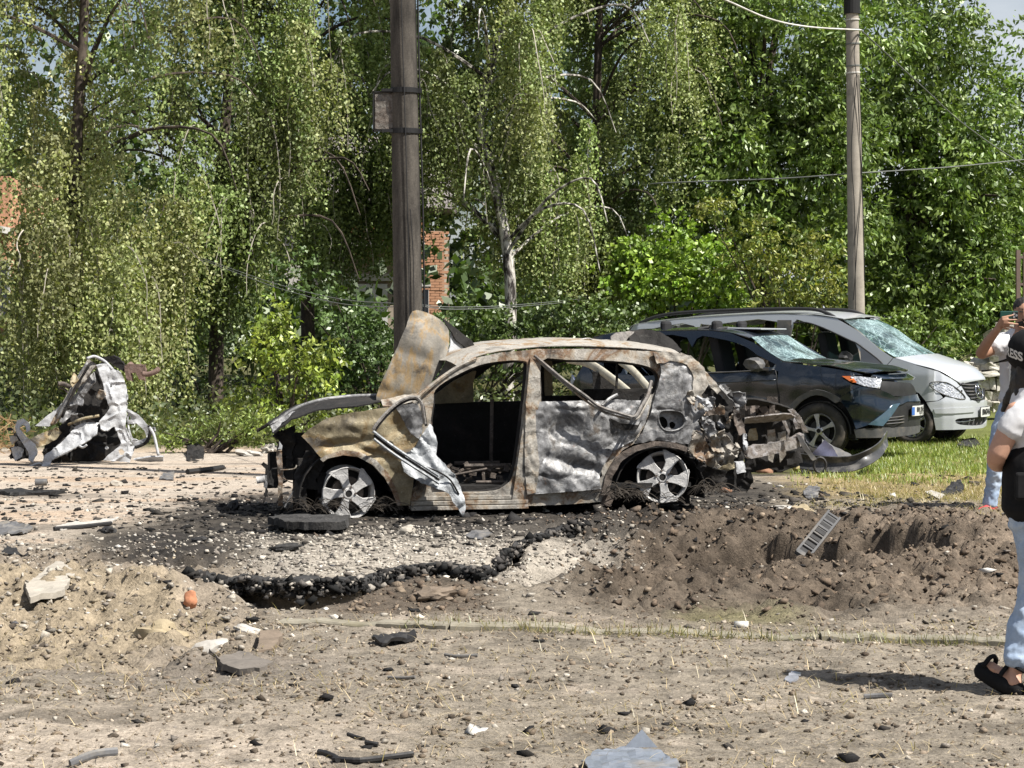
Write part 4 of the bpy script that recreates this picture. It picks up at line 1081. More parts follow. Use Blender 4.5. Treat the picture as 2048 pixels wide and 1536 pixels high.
def make_wheel(parent, loc, rr, wid, m_rim, m_in, tyre=0, m_tyre=None, style='wide', steer=0.0, roll=0.0, camber=0.0, bare=False, name='wheel'):
    """alloy rim facing local -y, with its spokes, hub, nuts (and tyre) as sub-parts"""
    mb = MB()
    mb.lathe([(rr, 0), (rr + .006, .004), (rr + .006, .012), (rr - .012, .02), (rr - .02, .05), (rr - .03, wid * .6), (rr - .012, wid * .95), (rr + .004, wid)], 44)
    o = mb.build(name, m_rim, parent, True)
    o.location = loc; o.rotation_euler = (camber, roll, steer)
    b = MB(); b.lathe([(0, .05), (rr * .62, .05), (rr * .64, .06), (rr * .64, .09), (0, .09)], 28); b.build('brake_disc', m_in, o)
    b = MB(); b.lathe([(0, .10), (rr - .03, .10)], 28); b.build('backing_plate', M_B_SOOT, o)
    if style == 'wide':
        pl_ = [(.035, -.036), (.035, .034), (.09, .034), (.125, .042), (rr - .034, .096), (rr - .010, .112), (rr + .002, .092), (rr + .003, .0), (rr + .002, -.040), (rr - .02, -.050), (.13, -.034), (.09, -.032)]
        me = spoke_mesh('spoke', pl_, .030, .004, .0)
        n5 = 5
    elif style == 'twin':
        pl_ = [(.03, -.026), (.03, .026), (.10, .018), (.15, .022), (rr - .01, .040), (rr + .001, .036), (rr + .001, -.036), (rr - .01, -.040), (.15, -.022), (.10, -.018)]
        me = spoke_mesh('spoke', pl_, .026, .006, .0); n5 = 5
    else:
        pl_ = [(.03, -.03), (.03, .03), (rr, .018), (rr, -.018)]
        me = spoke_mesh('spoke', pl_, .02, .015, .0); n5 = 7
    me.materials.append(m_rim)
    for k in range(n5):
        s = bpy.data.objects.new('spoke', me); COL.objects.link(s); s.parent = o; s.rotation_euler = (0, 2 * math.pi * k / n5 + .3, 0)
    b = MB(); b.lathe([(.029, .000), (.036, .000), (.058, .006), (.062, .04), (0, .04)], 24); b.build('hub', m_rim, o, True)
    b = MB(); b.lathe([(0, .006), (.029, .006), (.030, .03), (0, .03)], 20); b.build('centre_bore', M_B_SOOT, o)
    nm = None
    for k in range(5):
        if nm is None:
            b = MB(); b.lathe([(0, -.006), (.010, -.006), (.011, .012), (0, .012)], 8); nut = b.build('lug_nut', m_in, o); nm = nut
        else:
            nut = nm.copy(); COL.objects.link(nut)
        a = 2 * math.pi * k / 5 + .3 + .62; nut.location = (.056 * math.cos(a), 0, -.056 * math.sin(a))
    if tyre:
        R_ = tyre; w = wid
        b = MB(); b.lathe([(rr + .004, .012), (rr + .012, -.004), ((rr + R_) / 2, -.018), (R_ - .03, -.010), (R_ - .006, .008), (R_, .035), (R_ + .001, w * .5), (R_, w - .02), (R_ - .02, w + .01), (rr + .02, w + .01), (rr, w - .01)], 56)
        b.build('tyre', m_tyre, o, True)
        tb = MB()
        for k in range(72):
            a = 2 * math.pi * k / 72
            M4 = Matrix.Rotation(a, 4, 'Y')
            for yy, rt in ((.05, .3), (.12, -.3), (.18, .3)):
                if yy > w - .02: continue
                tb.box(M4 @ Vector((R_ + .002, yy, 0)), (.010, .055, .020), M4 @ Matrix.Rotation(rt, 4, 'X'))
        tb.build('tread', m_tyre, o)
    return o

# ------------------------------------------------------------------ the burnt-out car
BO = Vector((-1.332, 18.0, zg(-1.33, 18.0) + .0)); BA = math.atan2(.6, 2.62)
car = empty('burnt_car', BO, BA, 'burnt-out car without tyres or glass, rust and ash coloured, in the middle by the crater', 'car')
BW = 1.72
def bprof(q, v):
    return .012 + .16 * max(0, v - .85) ** 1.4 + .05 * max(0, .35 - v) + .012 * math.cos(q * 1.3)
BS = Surf(BO, BA, [(-1.4, .16), (-.75, .03), (-.2, 0), (1.3, -.01), (2.8, .0), (3.4, .05), (3.9, .16)], bprof)
BS.s0 = 0
BF = Surf(BO, BA, [(-1.4, BW - .1), (0, BW), (3.9, BW)], lambda q, v: -.16 * max(0, v - .85) ** 1.4)
_bs = {}
def bsurf(off):
    off = round(off, 2)
    if off not in _bs: _bs[off] = Surf(BO, BA, [(q.x, q.y + off) for q in BS.p], bprof)
    return _bs[off]
def B(px, py, d=0.0):
    if d > -.12: return BS.px3(px, py, d)
    return bsurf(-d).px3(px, py)
def Buv(pts): return BS.uv(pts)
def bsheet(name, mat, px, holes=(), dent=lambda q, v: 0.0, res=.03, th=.008, ragged=0.0, d=0.0, sm=0, seed=0, surf=BS, parent=None):
    ol = surf.uv(px)
    if sm: ol = smooth2(ol, sm)
    hs = [smooth2(surf.uv(h), 3) for h in holes]
    return sheet(name, mat, parent or car, lambda a, b: surf.pos(a, b, d + dent(a, b)), ol, hs, res, th, ragged, True, True, seed)
def gauss(q, v, c, r1, r2, amp, rot=0.0):
    x, y = q - c[0], v - c[1]; ca, sa = math.cos(rot), math.sin(rot)
    x, y = x * ca + y * sa, -x * sa + y * ca
    return amp * math.exp(-(x / r1) ** 2 - (y / r2) ** 2)
# body frame: roof rail, pillars and sill as one pierced side stamping
side_out = [(826, 812), (845, 783), (880, 757), (915, 733), (955, 716), (1000, 706), (1080, 698), (1200, 698), (1300, 702), (1345, 706), (1362, 725), (1345, 760), (1325, 800),
            (1308, 840), (1285, 878), (1245, 902), (1222, 935), (1212, 975), (1205, 1004), (1130, 1010), (1000, 1014), (820, 1018), (812, 990), (838, 970), (842, 930), (838, 880), (842, 840)]
hole_front = [(868, 806), (872, 780), (905, 756), (960, 731), (1010, 722), (1050, 722), (1058, 735), (1050, 800), (1040, 880), (1030, 940), (1018, 968), (990, 982), (940, 987), (880, 988), (862, 975), (866, 900), (862, 850)]
hole_rear = [(1086, 723), (1140, 720), (1230, 722), (1290, 730), (1316, 742), (1322, 760), (1310, 788), (1285, 800), (1240, 880), (1205, 930), (1198, 960), (1100, 975), (1075, 970), (1078, 880), (1084, 800)]
bsheet('body_side', M_B_RUST, side_out, [hole_front, hole_rear], lambda q, v: -.012 + .010 * crumple(q, v, 2, 1, 2.5), .028, .05, .004)
# inner lip of the door frame, sooty
for hp_ in (hole_front, hole_rear):
    pts = smooth2(BS.uv(hp_), 3); mb = MB()
    c = [BS.pos(a, b, -.065) for a, b in pts]; mb.tube(c + [c[0]], .022, 6, False); mb.build('door_seal_flange', M_B_SOOT, car, True)
# B-pillar front face in soot shade, standing in the door gap
bsheet('pillar', M_B_RUST, [(1063, 716), (1083, 722), (1080, 800), (1060, 880), (1055, 1000), (1024, 1004), (1034, 930), (1046, 850), (1056, 770)], (), lambda q, v: .012 + .01 * crumple(q, v, 5, 1, 4), .025, .02, .003, .0)
# rear door, beaten in
dc = [BS.inv(*p) for p in ((1120, 860), (1150, 930), (1200, 840), (1110, 940), (1230, 870), (1160, 800), (1090, 900))]
def door_dent(q, v):
    d = .018
    d += gauss(q, v, dc[0], .22, .12, -.05, .2) + gauss(q, v, dc[1], .30, .05, -.055, -.25) + gauss(q, v, dc[2], .16, .2, .022, .4)
    d += gauss(q, v, dc[3], .1, .10, .03, .5) + gauss(q, v, dc[4], .12, .10, -.05, -.6) + gauss(q, v, dc[5], .35, .028, -.03, -.05)
    d += .032 * crumple(q, v, 8, 1, 3.4) + .012 * crumple(q, v, 3, 1, 8)
    return d
rd = bsheet('rear_door', M_B_GREY, [(1054, 806), (1086, 803), (1180, 801), (1285, 801), (1300, 812), (1290, 846), (1266, 882), (1226, 903), (1207, 930), (1198, 960), (1202, 978), (1130, 984), (1056, 989), (1052, 930), (1052, 860)], (), door_dent, .016, .035, .003)
rd['label'] = 'silver-grey scorched rear door, deeply dented'
bsheet('door_edge_fold', M_B_RUST, [(1051, 806), (1070, 804), (1072, 870), (1078, 930), (1070, 985), (1053, 989), (1048, 930), (1049, 860)], (), lambda q, v: door_dent(q, v) + .010 + .006 * crumple(q, v, 17, 1, 9), .018, .012, .004)
bsheet('handle_recess', M_B_SOOT, [(1218, 836), (1240, 846), (1275, 850), (1282, 842), (1272, 858), (1245, 860), (1225, 850)], (), lambda q, v: door_dent(q, v) + .012, .02, .01)
# the window frame peeled off the rear door
def peel(pts, r_, mat, name, par, flat=1.0):
    c = catmull([BS.px3(a, b, d) for a, b, d in pts], 6)
    return MB().tube(c, r_, 6, True, flat).build(name, mat, par)
wfm = peel([(1071, 711, .02), (1100, 738, .06), (1130, 765, .10), (1162, 790, .14), (1190, 812, .16), (1225, 824, .17), (1252, 832, .17)], .015, M_ASHL, 'window_frame', car)
wfm['label'] = 'window frame strip peeled off the rear door'
peel([(1075, 718, .015), (1130, 771, .085), (1190, 818, .14), (1252, 838, .15)], .010, M_B_RUST, 'seal_channel', wfm)
peel([(1250, 833, .17), (1262, 829, .17), (1275, 812, .13), (1292, 790, .08), (1304, 762, .02)], .015, M_ASHL, 'upright', wfm)
peel([(1257, 838, .15), (1268, 834, .15), (1284, 812, .11), (1300, 790, .06)], .010, M_B_RUST, 'upright_channel', wfm)
peel([(1199, 811, .10), (1215, 798, .06), (1234, 789, .03)], .014, M_B_GREY, 'bracket', wfm)
# front wing
fc = [BS.inv(*p) for p in ((690, 888), (760, 870), (700, 850), (800, 860), (740, 905))]
def fen_dent(q, v):
    return .012 + gauss(q, v, fc[0], .22, .035, -.05, .12) + gauss(q, v, fc[2], .3, .04, .02) + gauss(q, v, fc[3], .1, .14, -.06, .3) + gauss(q, v, fc[4], .16, .03, -.04, -.35) + .020 * crumple(q, v, 21, 1, 2.6) + .006 * crumple(q, v, 2, 1, 9)
fen = bsheet('front_wing', M_B_YEL, [(603, 872), (622, 855), (650, 838), (700, 826), (770, 815), (832, 806), (848, 830), (842, 900), (828, 955), (820, 1010), (800, 1012), (790, 985), (774, 952), (750, 927), (718, 911), (686, 906), (655, 914), (642, 916), (626, 896)], (), fen_dent, .018, .012, .004)
arch = [(640, 918), (652, 910), (686, 900), (720, 904), (752, 920), (778, 948), (794, 982), (803, 1010), (795, 1012), (785, 985), (769, 955), (747, 931), (716, 914), (686, 910), (655, 917), (646, 924)]
bsheet('arch_flange', M_B_RUST, arch, (), lambda q, v: fen_dent(q, v) + .014, .02, .03)
bsheet('wing_seam', M_B_GREY, [(790, 812), (832, 806), (846, 832), (842, 880), (822, 868), (806, 840)], (), lambda q, v: fen_dent(q, v) + .012 + .02 * crumple(q, v, 31, 1, 7), .016, .01, .006)
# wheel houses, sooty tubs
for (cx, cy, r_) in ((703, 985, 100), (1325, 950, 95)):
    c = B(cx, cy); rr = r_ / 238
    mb = MB(); N = 16; rows = []
    for k in range(N + 1):
        a = math.pi * (1.12 * k / N - .06)
        rows.append([Vector((c.x - math.cos(a) * rr, .06 + .45 * j, max(.02, .18 + math.sin(a) * rr * .92))) for j in range(2)])
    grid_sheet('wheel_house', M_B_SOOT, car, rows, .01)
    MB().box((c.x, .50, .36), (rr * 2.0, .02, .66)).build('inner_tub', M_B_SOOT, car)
# rear quarter, torn open
def q_dent(q, v): return .010 + .030 * crumple(q, v, 41, 1, 3.2) + .010 * crumple(q, v, 4, 1, 9)
lamp_hole = [(1320, 824), (1340, 821), (1362, 824), (1371, 838), (1366, 854), (1346, 862), (1326, 858), (1317, 840)]
bsheet('quarter_panel', M_B_GREY, [(1326, 745), (1322, 722), (1345, 712), (1372, 712), (1392, 722), (1404, 742), (1398, 762), (1408, 785), (1400, 806), (1412, 826), (1396, 842), (1404, 870), (1392, 892), (1360, 886), (1316, 880), (1270, 888), (1284, 866), (1302, 828), (1312, 790)], [lamp_hole], q_dent, .016, .012, .010, 0, 0, 3)
bsheet('quarter_top', M_B_RUST, [(1310, 704), (1345, 703), (1388, 712), (1412, 735), (1420, 770), (1402, 796), (1384, 790), (1390, 752), (1376, 728), (1345, 722), (1316, 728)], (), lambda q, v: q_dent(q, v) + .014, .018, .012, .010)
bsheet('lamp_pocket', M_B_GREY, [(1316, 820), (1372, 820), (1374, 860), (1318, 864)], [[(1322, 838), (1330, 834), (1338, 840), (1340, 852), (1332, 858), (1323, 853)], [(1344, 848), (1350, 844), (1357, 849), (1354, 857), (1347, 858)]], lambda q, v: -.05 + .008 * crumple(q, v, 6, 1, 9), .012, .01)
bsheet('pocket_back', M_B_SOOT, [(1312, 816), (1376, 816), (1378, 866), (1314, 868)], (), lambda q, v: -.11, .03, .01)
lip = smooth2(BS.uv(lamp_hole), 3); c = [BS.pos(a, b, .012) for a, b in lip]
MB().tube(c + [c[0]], .009, 6, False).build('pocket_lip', M_B_GREY, car, True)
aro = [(1203, 990), (1212, 948), (1232, 914), (1268, 892), (1312, 882), (1352, 886), (1392, 900), (1388, 908), (1350, 896), (1312, 892), (1274, 902), (1244, 922), (1226, 952), (1217, 992)]
bsheet('arch_flange', M_ASHDK, aro, (), lambda q, v: .012 + .01 * crumple(q, v, 3, 1, 6), .02, .03, .004)
bsheet('sill_end', M_ASHDK, [(1207, 985), (1213, 935), (1225, 935), (1220, 975), (1232, 990), (1225, 1015), (1205, 1012)], (), lambda q, v: -.02, .02, .03, .006)
# ripped metal behind the rear wheel: several crumpled sheets at different depths
def rag(name, mat, pts, d, amp, sc, seed, slope=(0, 0), th=.008, holes=()):
    sf_ = bsurf(-d); d = 0.0
    uv = sf_.uv(pts); cx = sum(a for a, b in uv) / len(uv); cy = sum(b for a, b in uv) / len(uv)
    return sheet(name, mat, car, lambda a, b: sf_.pos(a, b, d + slope[0] * (a - cx) + slope[1] * (b - cy) + crumple(a, b, seed, amp, sc)), uv, [sf_.uv(h) for h in holes], .015, th, .008, True, True, seed)
rag('torn_panel', M_B_RUST, [(1376, 858), (1392, 868), (1404, 878), (1418, 890), (1430, 905), (1444, 925), (1462, 938), (1452, 944), (1432, 936), (1404, 926), (1384, 910), (1368, 900)], .02, .07, 6, 51, (-.2, .5))
rag('torn_panel', M_B_RUST, [(1420, 872), (1432, 866), (1446, 858), (1452, 872), (1466, 885), (1478, 902), (1474, 914), (1462, 924), (1470, 936), (1452, 934), (1432, 915), (1424, 895)], .04, .08, 7, 55, (.3, .3))
rag('torn_panel', M_B_GREY, [(1402, 834), (1418, 834), (1430, 846), (1434, 862), (1424, 876), (1412, 862), (1404, 850)], .03, .06, 9, 57)
rag('torn_panel', M_B_SOOT, [(1386, 842), (1400, 830), (1412, 870), (1428, 905), (1414, 900), (1392, 880)], -.05, .05, 6, 59)
rag('torn_panel', M_B_WHITE, [(1396, 790), (1408, 796), (1420, 800), (1428, 812), (1420, 816), (1398, 806)], .07, .05, 9, 61)
rag('torn_panel', M_B_RUST, [(1376, 785), (1388, 780), (1394, 796), (1390, 812), (1380, 806)], .05, .05, 9, 63)
rag('tailgate_pillar', M_B_RUST, [(1368, 704), (1388, 714), (1402, 728), (1418, 745), (1436, 765), (1446, 782), (1438, 788), (1424, 772), (1404, 750), (1390, 735), (1378, 722)], -.10, .03, 5, 65)
rag('torn_panel', M_B_GREY, [(1440, 772), (1454, 768), (1470, 784), (1492, 786), (1494, 800), (1484, 818), (1478, 836), (1470, 828), (1474, 806), (1462, 796), (1450, 786)], -.12, .07, 7, 67)
rag('tailgate_pillar', M_B_SOOT, [(1404, 756), (1424, 776), (1444, 792), (1462, 812), (1472, 850), (1484, 880), (1492, 915), (1488, 925), (1478, 905), (1462, 860), (1448, 825), (1428, 800), (1402, 780)], -.16, .04, 6, 69)
rag('torn_panel', M_ASHDK, [(1470, 812), (1482, 826), (1492, 850), (1490, 870), (1498, 900), (1492, 914), (1482, 890), (1472, 850)], -.10, .05, 7, 71)
rag('torn_panel', M_B_WHITE, [(1488, 866), (1496, 868), (1500, 890), (1494, 904), (1488, 896)], -.06, .04, 9, 73)
rag('torn_panel', M_B_SOOT, [(1396, 800), (1430, 800), (1458, 830), (1474, 880), (1460, 900), (1430, 880), (1410, 850)], -.34, .08, 4, 75)
rag('torn_panel', M_B_YEL, [(1462, 914), (1470, 916), (1472, 936), (1460, 942), (1440, 938), (1456, 928)], .05, .03, 8, 77)
rag('crash_box', M_B_WHITE, [(1470, 924), (1490, 922), (1496, 944), (1476, 948)], -.06, .02, 8, 79, (0, 0), .05)
rag('hanging_strip', M_B_SOOT, [(1470, 925), (1474, 926), (1476, 975), (1486, 982), (1482, 984), (1471, 974)], .02, .01, 8, 81)
rag('torn_panel', M_B_RUST, [(1386, 790), (1404, 780), (1410, 812), (1404, 840), (1392, 835)], -.03, .08, 8, 83)
for i in range(26):
    px = random.uniform(1384, 1482); py = random.uniform(785 + max(0, px - 1440) * .6, 935); r_ = random.uniform(7, 19)
    pg = [(px + r_ * random.uniform(.5, 1.15) * math.cos(a), py + r_ * random.uniform(.5, 1.3) * math.sin(a)) for a in np.linspace(0, 5.4, 7)]
    rag('torn_flake', random.choice((M_B_RUST, M_B_GREY, M_B_SOOT, M_ASHDK, M_B_SOOT, M_B_RUST)), pg, random.uniform(-.30, .06), random.uniform(.03, .08), 8, 200 + i, (random.uniform(-.8, .8), random.uniform(-.8, .8)))
# boot floor and rear cross wall, black
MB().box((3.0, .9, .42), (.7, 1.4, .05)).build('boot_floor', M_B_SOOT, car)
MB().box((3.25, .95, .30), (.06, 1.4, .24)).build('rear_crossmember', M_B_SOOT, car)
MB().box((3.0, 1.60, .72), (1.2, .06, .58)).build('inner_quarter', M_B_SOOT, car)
rag('bumper_remains', M_B_SOOT, [(1390, 920), (1440, 940), (1500, 938), (1512, 966), (1505, 985), (1470, 980), (1400, 960)], -.10, .05, 5, 85, (0, .3), .03)
# roof skin and its curled rear flap
roof_px = [(918, 733), (955, 714), (1000, 703), (1080, 694), (1140, 692), (1200, 693), (1300, 699), (1372, 712)]
L0 = catmull([B(a, b, -.01) for a, b in roof_px], 5); rows = []
for i, p in enumerate(L0):
    row = []
    for j in range(15):
        t_ = j / 14; y = p.y + (BW - 2 * p.y) * t_
        z = p.z + .055 * (1 - (2 * t_ - 1) ** 4) + .018 * crumple(p.x, y, 91, 1, 2.2) * min(1, 4 * t_)
        row.append(Vector((p.x + .10 * (1 - (2 * t_ - 1) ** 2) * (-1 if i < 8 else 0) * (1 - i / 8 if i < 8 else 0), y, z)))
    rows.append(row)
grid_sheet('roof', M_B_ROOF, car, rows, .006)
rag('roof_flap', M_B_SOOT, [(1226, 690), (1229, 674), (1240, 666), (1262, 662), (1300, 658), (1330, 664), (1352, 678), (1368, 700), (1362, 704), (1320, 700), (1280, 694)], -.62, .05, 3.4, 93, (0, -.5))
rag('roof_flap', M_ASHL, [(1225, 692), (1228, 672), (1238, 666), (1264, 662), (1276, 664), (1262, 674), (1250, 692)], -.58, .03, 4, 95, (0, -.4), .008, [[(1240, 682), (1244, 682), (1244, 687), (1240, 687)]])
rag('roof_edge_tear', M_B_GREY, [(912, 722), (922, 715), (940, 716), (944, 722), (930, 727)], -.18, .04, 14, 97)
peel([(1165, 690, -.3), (1185, 680, -.3), (1205, 678, -.3), (1214, 688, -.3)], .008, M_B_GREY, 'loose_strip', car)
# windscreen pillar highlight rail
peel([(826, 806, .02), (850, 782, .015), (882, 757, .01), (918, 734, .0), (955, 717, -.01)], .018, M_B_RUST, 'pillar_rail', car)
# bonnet: the part still over the engine, buckled upward at the front
near = catmull([B(546, 870, -.22), B(560, 858, -.22), B(592, 836, -.22), B(640, 822, -.22), B(700, 815, -.2), B(760, 806, -.2)], 5)
far = catmull([B(541, 853, -.50), B(558, 842, -.55), B(592, 820, -.6), B(640, 804, -.62), B(700, 796, -.64), B(760, 794, -.64)], 5)
rows = []
for i in range(len(near)):
    row = []
    for j in range(13):
        t_ = j / 12; b_ = near[i].lerp(far[i], min(1, t_ * 2.2)) if t_ < .4545 else far[i] + Vector((0, (t_ - .4545) * 1.9, -.10 * ((t_ - .4545) / .55) ** 2))
        row.append(b_ + Vector((0, 0, .018 * crumple(i * .06, t_ * 1.2, 101, 1, 4))))
    rows.append(row)
bon = grid_sheet('bonnet', M_B_SOOT, car, rows, .012); bon['label'] = 'buckled bonnet with a pale upper lip'
MB().tube([p + Vector((0, 0, .012)) for p in far], [.012] * 3 + [.020] * (len(far) - 3), 6).build('bonnet_edge', M_B_GREY, bon, True)
rag('bonnet_corner', M_B_GREY, [(541, 852), (552, 846), (566, 834), (592, 822), (580, 834), (560, 850), (546, 866)], -.30, .02, 6, 103, (0, -.6))
# the bent-up rusty panel and its white back half
def raised(q, v): return -.42 + .05 * crumple(q, v, 105, 1, 2.2)
RS_ = bsurf(.42); RS2 = bsurf(.64)
ru = RS_.uv([(832, 622), (852, 622), (876, 631), (896, 645), (906, 662), (904, 690), (892, 722), (874, 752), (852, 778), (838, 790), (795, 800), (758, 802), (752, 792), (764, 762), (784, 722), (800, 688), (818, 650)])
cu = RS_.inv(830, 710); cu2 = RS2.inv(900, 700)
M_B_OCH = m_burnt('heat_streaked_ochre', [(.28, (.05, .046, .04)), (.42, (.15, .138, .118)), (.49, (.19, .17, .14)), (.53, (.25, .165, .07)), (.58, (.22, .19, .145)), (.66, (.10, .09, .078)), (.76, (.17, .14, .10))], 2.4, 21, .30, .25, .55, .2, .25, (1, 1, .32), (0, R(33), 0), .008)
rp = sheet('raised_bonnet', M_B_OCH, car, lambda a, b: RS_.pos(a, b, -.10 * (b - cu[1]) + .03 * crumple(a, b, 105, 1, 2) - .5 * max(0, (a - cu[0]) + .45 * (b - cu[1]) - .12) ** 1.5), smooth2(ru, 2), (), .022, .008, .004)
rp['label'] = 'ochre and grey bonnet panel standing bent upright'
ru2 = [(896, 645), (912, 652), (932, 668), (952, 682), (962, 700), (962, 712), (940, 722), (905, 738), (880, 762), (868, 766), (890, 728), (904, 690), (906, 662)]
sheet('panel_back', M_B_WHITE, rp, lambda a, b: RS2.pos(a, b, -.5 * max(0, a - cu2[0]) + .02 * crumple(a, b, 107, 1, 4)), RS2.uv(ru2), (), .022, .008, .004)
sheet('panel_back_edge', M_B_SOOT, rp, lambda a, b: RS2.pos(a, b, -.5 * max(0, a - cu2[0]) + .03 + .02 * crumple(a, b, 107, 1, 4)), RS2.uv([(884, 634), (912, 652), (932, 668), (952, 682), (963, 704), (962, 716), (944, 716), (934, 694), (916, 680), (906, 664)]), (), .022, .008, .004)
rag('cowl', M_B_RUST, [(762, 800), (800, 792), (838, 786), (852, 778), (838, 800), (790, 812), (765, 812)], -.15, .03, 5, 109, (0, -.8))
# the torn front door hanging outward, bright bare metal
td_pts = [(858, 848), (866, 856), (871, 880), (868, 908), (886, 929), (902, 948), (913, 970), (920, 1000), (919, 1012), (915, 1030), (903, 1008), (892, 990), (880, 978), (850, 968), (826, 958), (804, 942), (798, 922), (812, 904), (830, 892), (842, 868)]
td_c = BS.inv(865, 930)
def td_pos(a, b): return BS.pos(a, b, .13 - .35 * (b - td_c[1]) + .055 * crumple(a, b, 111, 1, 4.5) + .012 * math.sin((a * .8 + b * .5) * 60))
M_B_BARE = m_burnt('bare_scorched_alloy', [(.3, (.22, .235, .25)), (.45, (.50, .52, .54)), (.55, (.30, .32, .34)), (.65, (.56, .58, .58)), (.75, (.30, .28, .25))], 4, 31, .14, .5, .5, .15, .35)
td = sheet('torn_front_door', M_B_BARE, car, td_pos, BS.uv(td_pts), (), .015, .010, .010)
td['label'] = 'torn front door skin hanging outward, pale bare metal'
fl = [(735, 857, .30), (742, 845, .30), (760, 825, .28), (782, 806, .26), (806, 794, .24), (824, 794, .22), (834, 806, .22), (838, 826, .20), (842, 846, .18)]
peel(fl, .014, M_ASHL, 'window_frame', td); peel([(a + 4, b + 4, d - .03) for a, b, d in fl], .012, M_B_SOOT, 'frame_channel', td)
sl = [(735, 859, .30), (762, 880, .30), (800, 906, .29), (832, 926, .27), (866, 948, .24)]
peel(sl, .013, M_B_BARE, 'waist_rail', td); peel([(a + 2, b + 8, d - .01) for a, b, d in sl], .011, M_B_SOOT, 'rail_channel', td); peel([(a + 1, b + 15, d + .02) for a, b, d in sl], .012, M_B_BARE, 'rail_lower', td)
peel([(840, 930, .25), (866, 940, .24), (890, 956, .22), (908, 985, .22)], .008, M_B_SOOT, 'door_rod', td)
# hinge pillar behind it
bsheet('hinge_pillar', M_ASHDK, [(832, 806), (858, 800), (866, 830), (864, 960), (850, 1005), (820, 1010), (836, 960), (842, 880)], (), lambda q, v: -.05 + .02 * crumple(q, v, 113, 1, 5), .025, .02, .006)
# far side of the shell
def fsheet(name, mat, px, holes=(), d=0.0, res=.06, amp=.01):
    return sheet(name, mat, car, lambda a, b: BF.pos(a, b, d + crumple(a, b, 5, amp, 3)), BF.uv(px), [BF.uv(h) for h in holes], res, .02, .004)
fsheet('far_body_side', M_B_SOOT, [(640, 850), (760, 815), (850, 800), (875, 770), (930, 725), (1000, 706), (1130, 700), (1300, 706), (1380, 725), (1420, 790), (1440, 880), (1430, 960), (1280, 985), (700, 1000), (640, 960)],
       [[(944, 804), (944, 762), (985, 730), (1050, 722), (1056, 770), (1054, 802)], [(1104, 792), (1100, 730), (1130, 722), (1230, 724), (1300, 738), (1312, 760), (1306, 786), (1250, 786), (1180, 790)]])
fsheet('far_pillar', M_B_YEL, [(866, 808), (870, 788), (905, 762), (944, 742), (950, 742), (944, 765), (946, 804)], (), .03)
fsheet('far_pillar', M_B_YEL, [(1084, 720), (1100, 722), (1104, 790), (1088, 792)], (), .03)
fsheet('far_window_bar', M_B_SOOT, [(1228, 722), (1232, 722), (1232, 786), (1228, 786)], (), .04)
# cabin: floor, bulkhead, seat bones, tunnel
MB().box((1.65, .86, .23), (2.6, 1.6, .04)).build('floor_pan', M_B_SOOT, car)
MB().box((.62, .90, .52), (.05, 1.5, .62)).build('bulkhead', M_B_SOOT, car)
MB().box((2.62, .9, .60), (.05, 1.5, .66)).build('rear_seat_back', M_B_SOOT, car)
sill = MB()
for k, (dz, dd) in enumerate(((.045, .0), (.085, -.012), (.125, -.03), (.155, -.045))):
    a = B(822, 1005, dd + .012); b = B(1056, 1000, dd + .012)
    sill.box(((a.x + b.x) / 2, a.y * .5 + b.y * .5, .03 + dz), (b.x - a.x, .05, .034))
sill.build('sill', M_B_RUST, car, False, .004)
sf = MB()
for (x0, z0, x1, z1, y, r_) in ((1.02, .40, 1.42, .40, .30, .022), (1.0, .36, 1.5, .355, .34, .014), (.78, .31, 1.2, .38, .22, .012), (1.1, .27, 1.5, .265, .2, .016), (1.02, .40, 1.42, .40, .72, .018), (1.35, .30, 1.36, .95, .75, .016), (1.62, .33, 1.66, .98, .32, .014)):
    sf.tube([(x0, y, z0), (x1, y, z1)], r_, 6)
for i in range(30): sf.box((random.uniform(.9, 1.5), random.uniform(.15, .6), random.uniform(.26, .40)), (random.uniform(.02, .09), .03, random.uniform(.01, .05)), Matrix.Rotation(random.uniform(0, 3), 3, 'Y'))
sf.build('seat_frame', M_ASHDK, car)
MB().tube([(.72, .3, .80), (.74, 1.4, .80)], .03, 8).build('dashboard_beam', M_B_SOOT, car)
# nose: cross beam, struts, charred hangings
eng = MB()
for i in range(46):
    eng.box((random.uniform(-.45, .55), random.uniform(.25, 1.4), random.uniform(.12, .58)), (random.uniform(.06, .3), random.uniform(.06, .3), random.uniform(.05, .22)), Matrix.Rotation(random.uniform(0, 3), 3, random.choice('XYZ')))
eng.build('engine_block', M_B_SOOT, car)
rag('inner_wing', M_B_SOOT, [(612, 900), (640, 910), (650, 930), (632, 960), (640, 980), (600, 978), (588, 952), (602, 930)], -.12, .03, 5, 121, (0, 0), .02)
rag('radiator_post', M_B_RUST, [(553, 903), (564, 902), (566, 930), (565, 985), (567, 1012), (556, 1013), (557, 960), (555, 930)], -.30, .012, 9, 123, (0, 0), .03)
rag('radiator_post_cap', M_B_WHITE, [(556, 898), (560, 882), (566, 890), (564, 899)], -.28, .01, 9, 124)
rag('hanging_char', M_B_SOOT, [(548, 870), (590, 850), (590, 890), (584, 905), (586, 930), (574, 934), (572, 900), (560, 885)], -.45, .04, 8, 125, (0, 0), .03)
rag('bumper_beam', M_B_SOOT, [(534, 943), (560, 936), (566, 936), (566, 976), (534, 978)], -.34, .02, 8, 127, (0, 0), .10)
rag('beam_bracket', M_B_GREY, [(528, 953), (534, 953), (535, 978), (528, 976)], -.30, .004, 9, 129, (0, 0), .03)
rag('hook', M_B_SOOT, [(522, 930), (528, 924), (536, 930), (538, 950), (530, 952), (531, 938)], -.34, .01, 9, 131, (0, 0), .03)
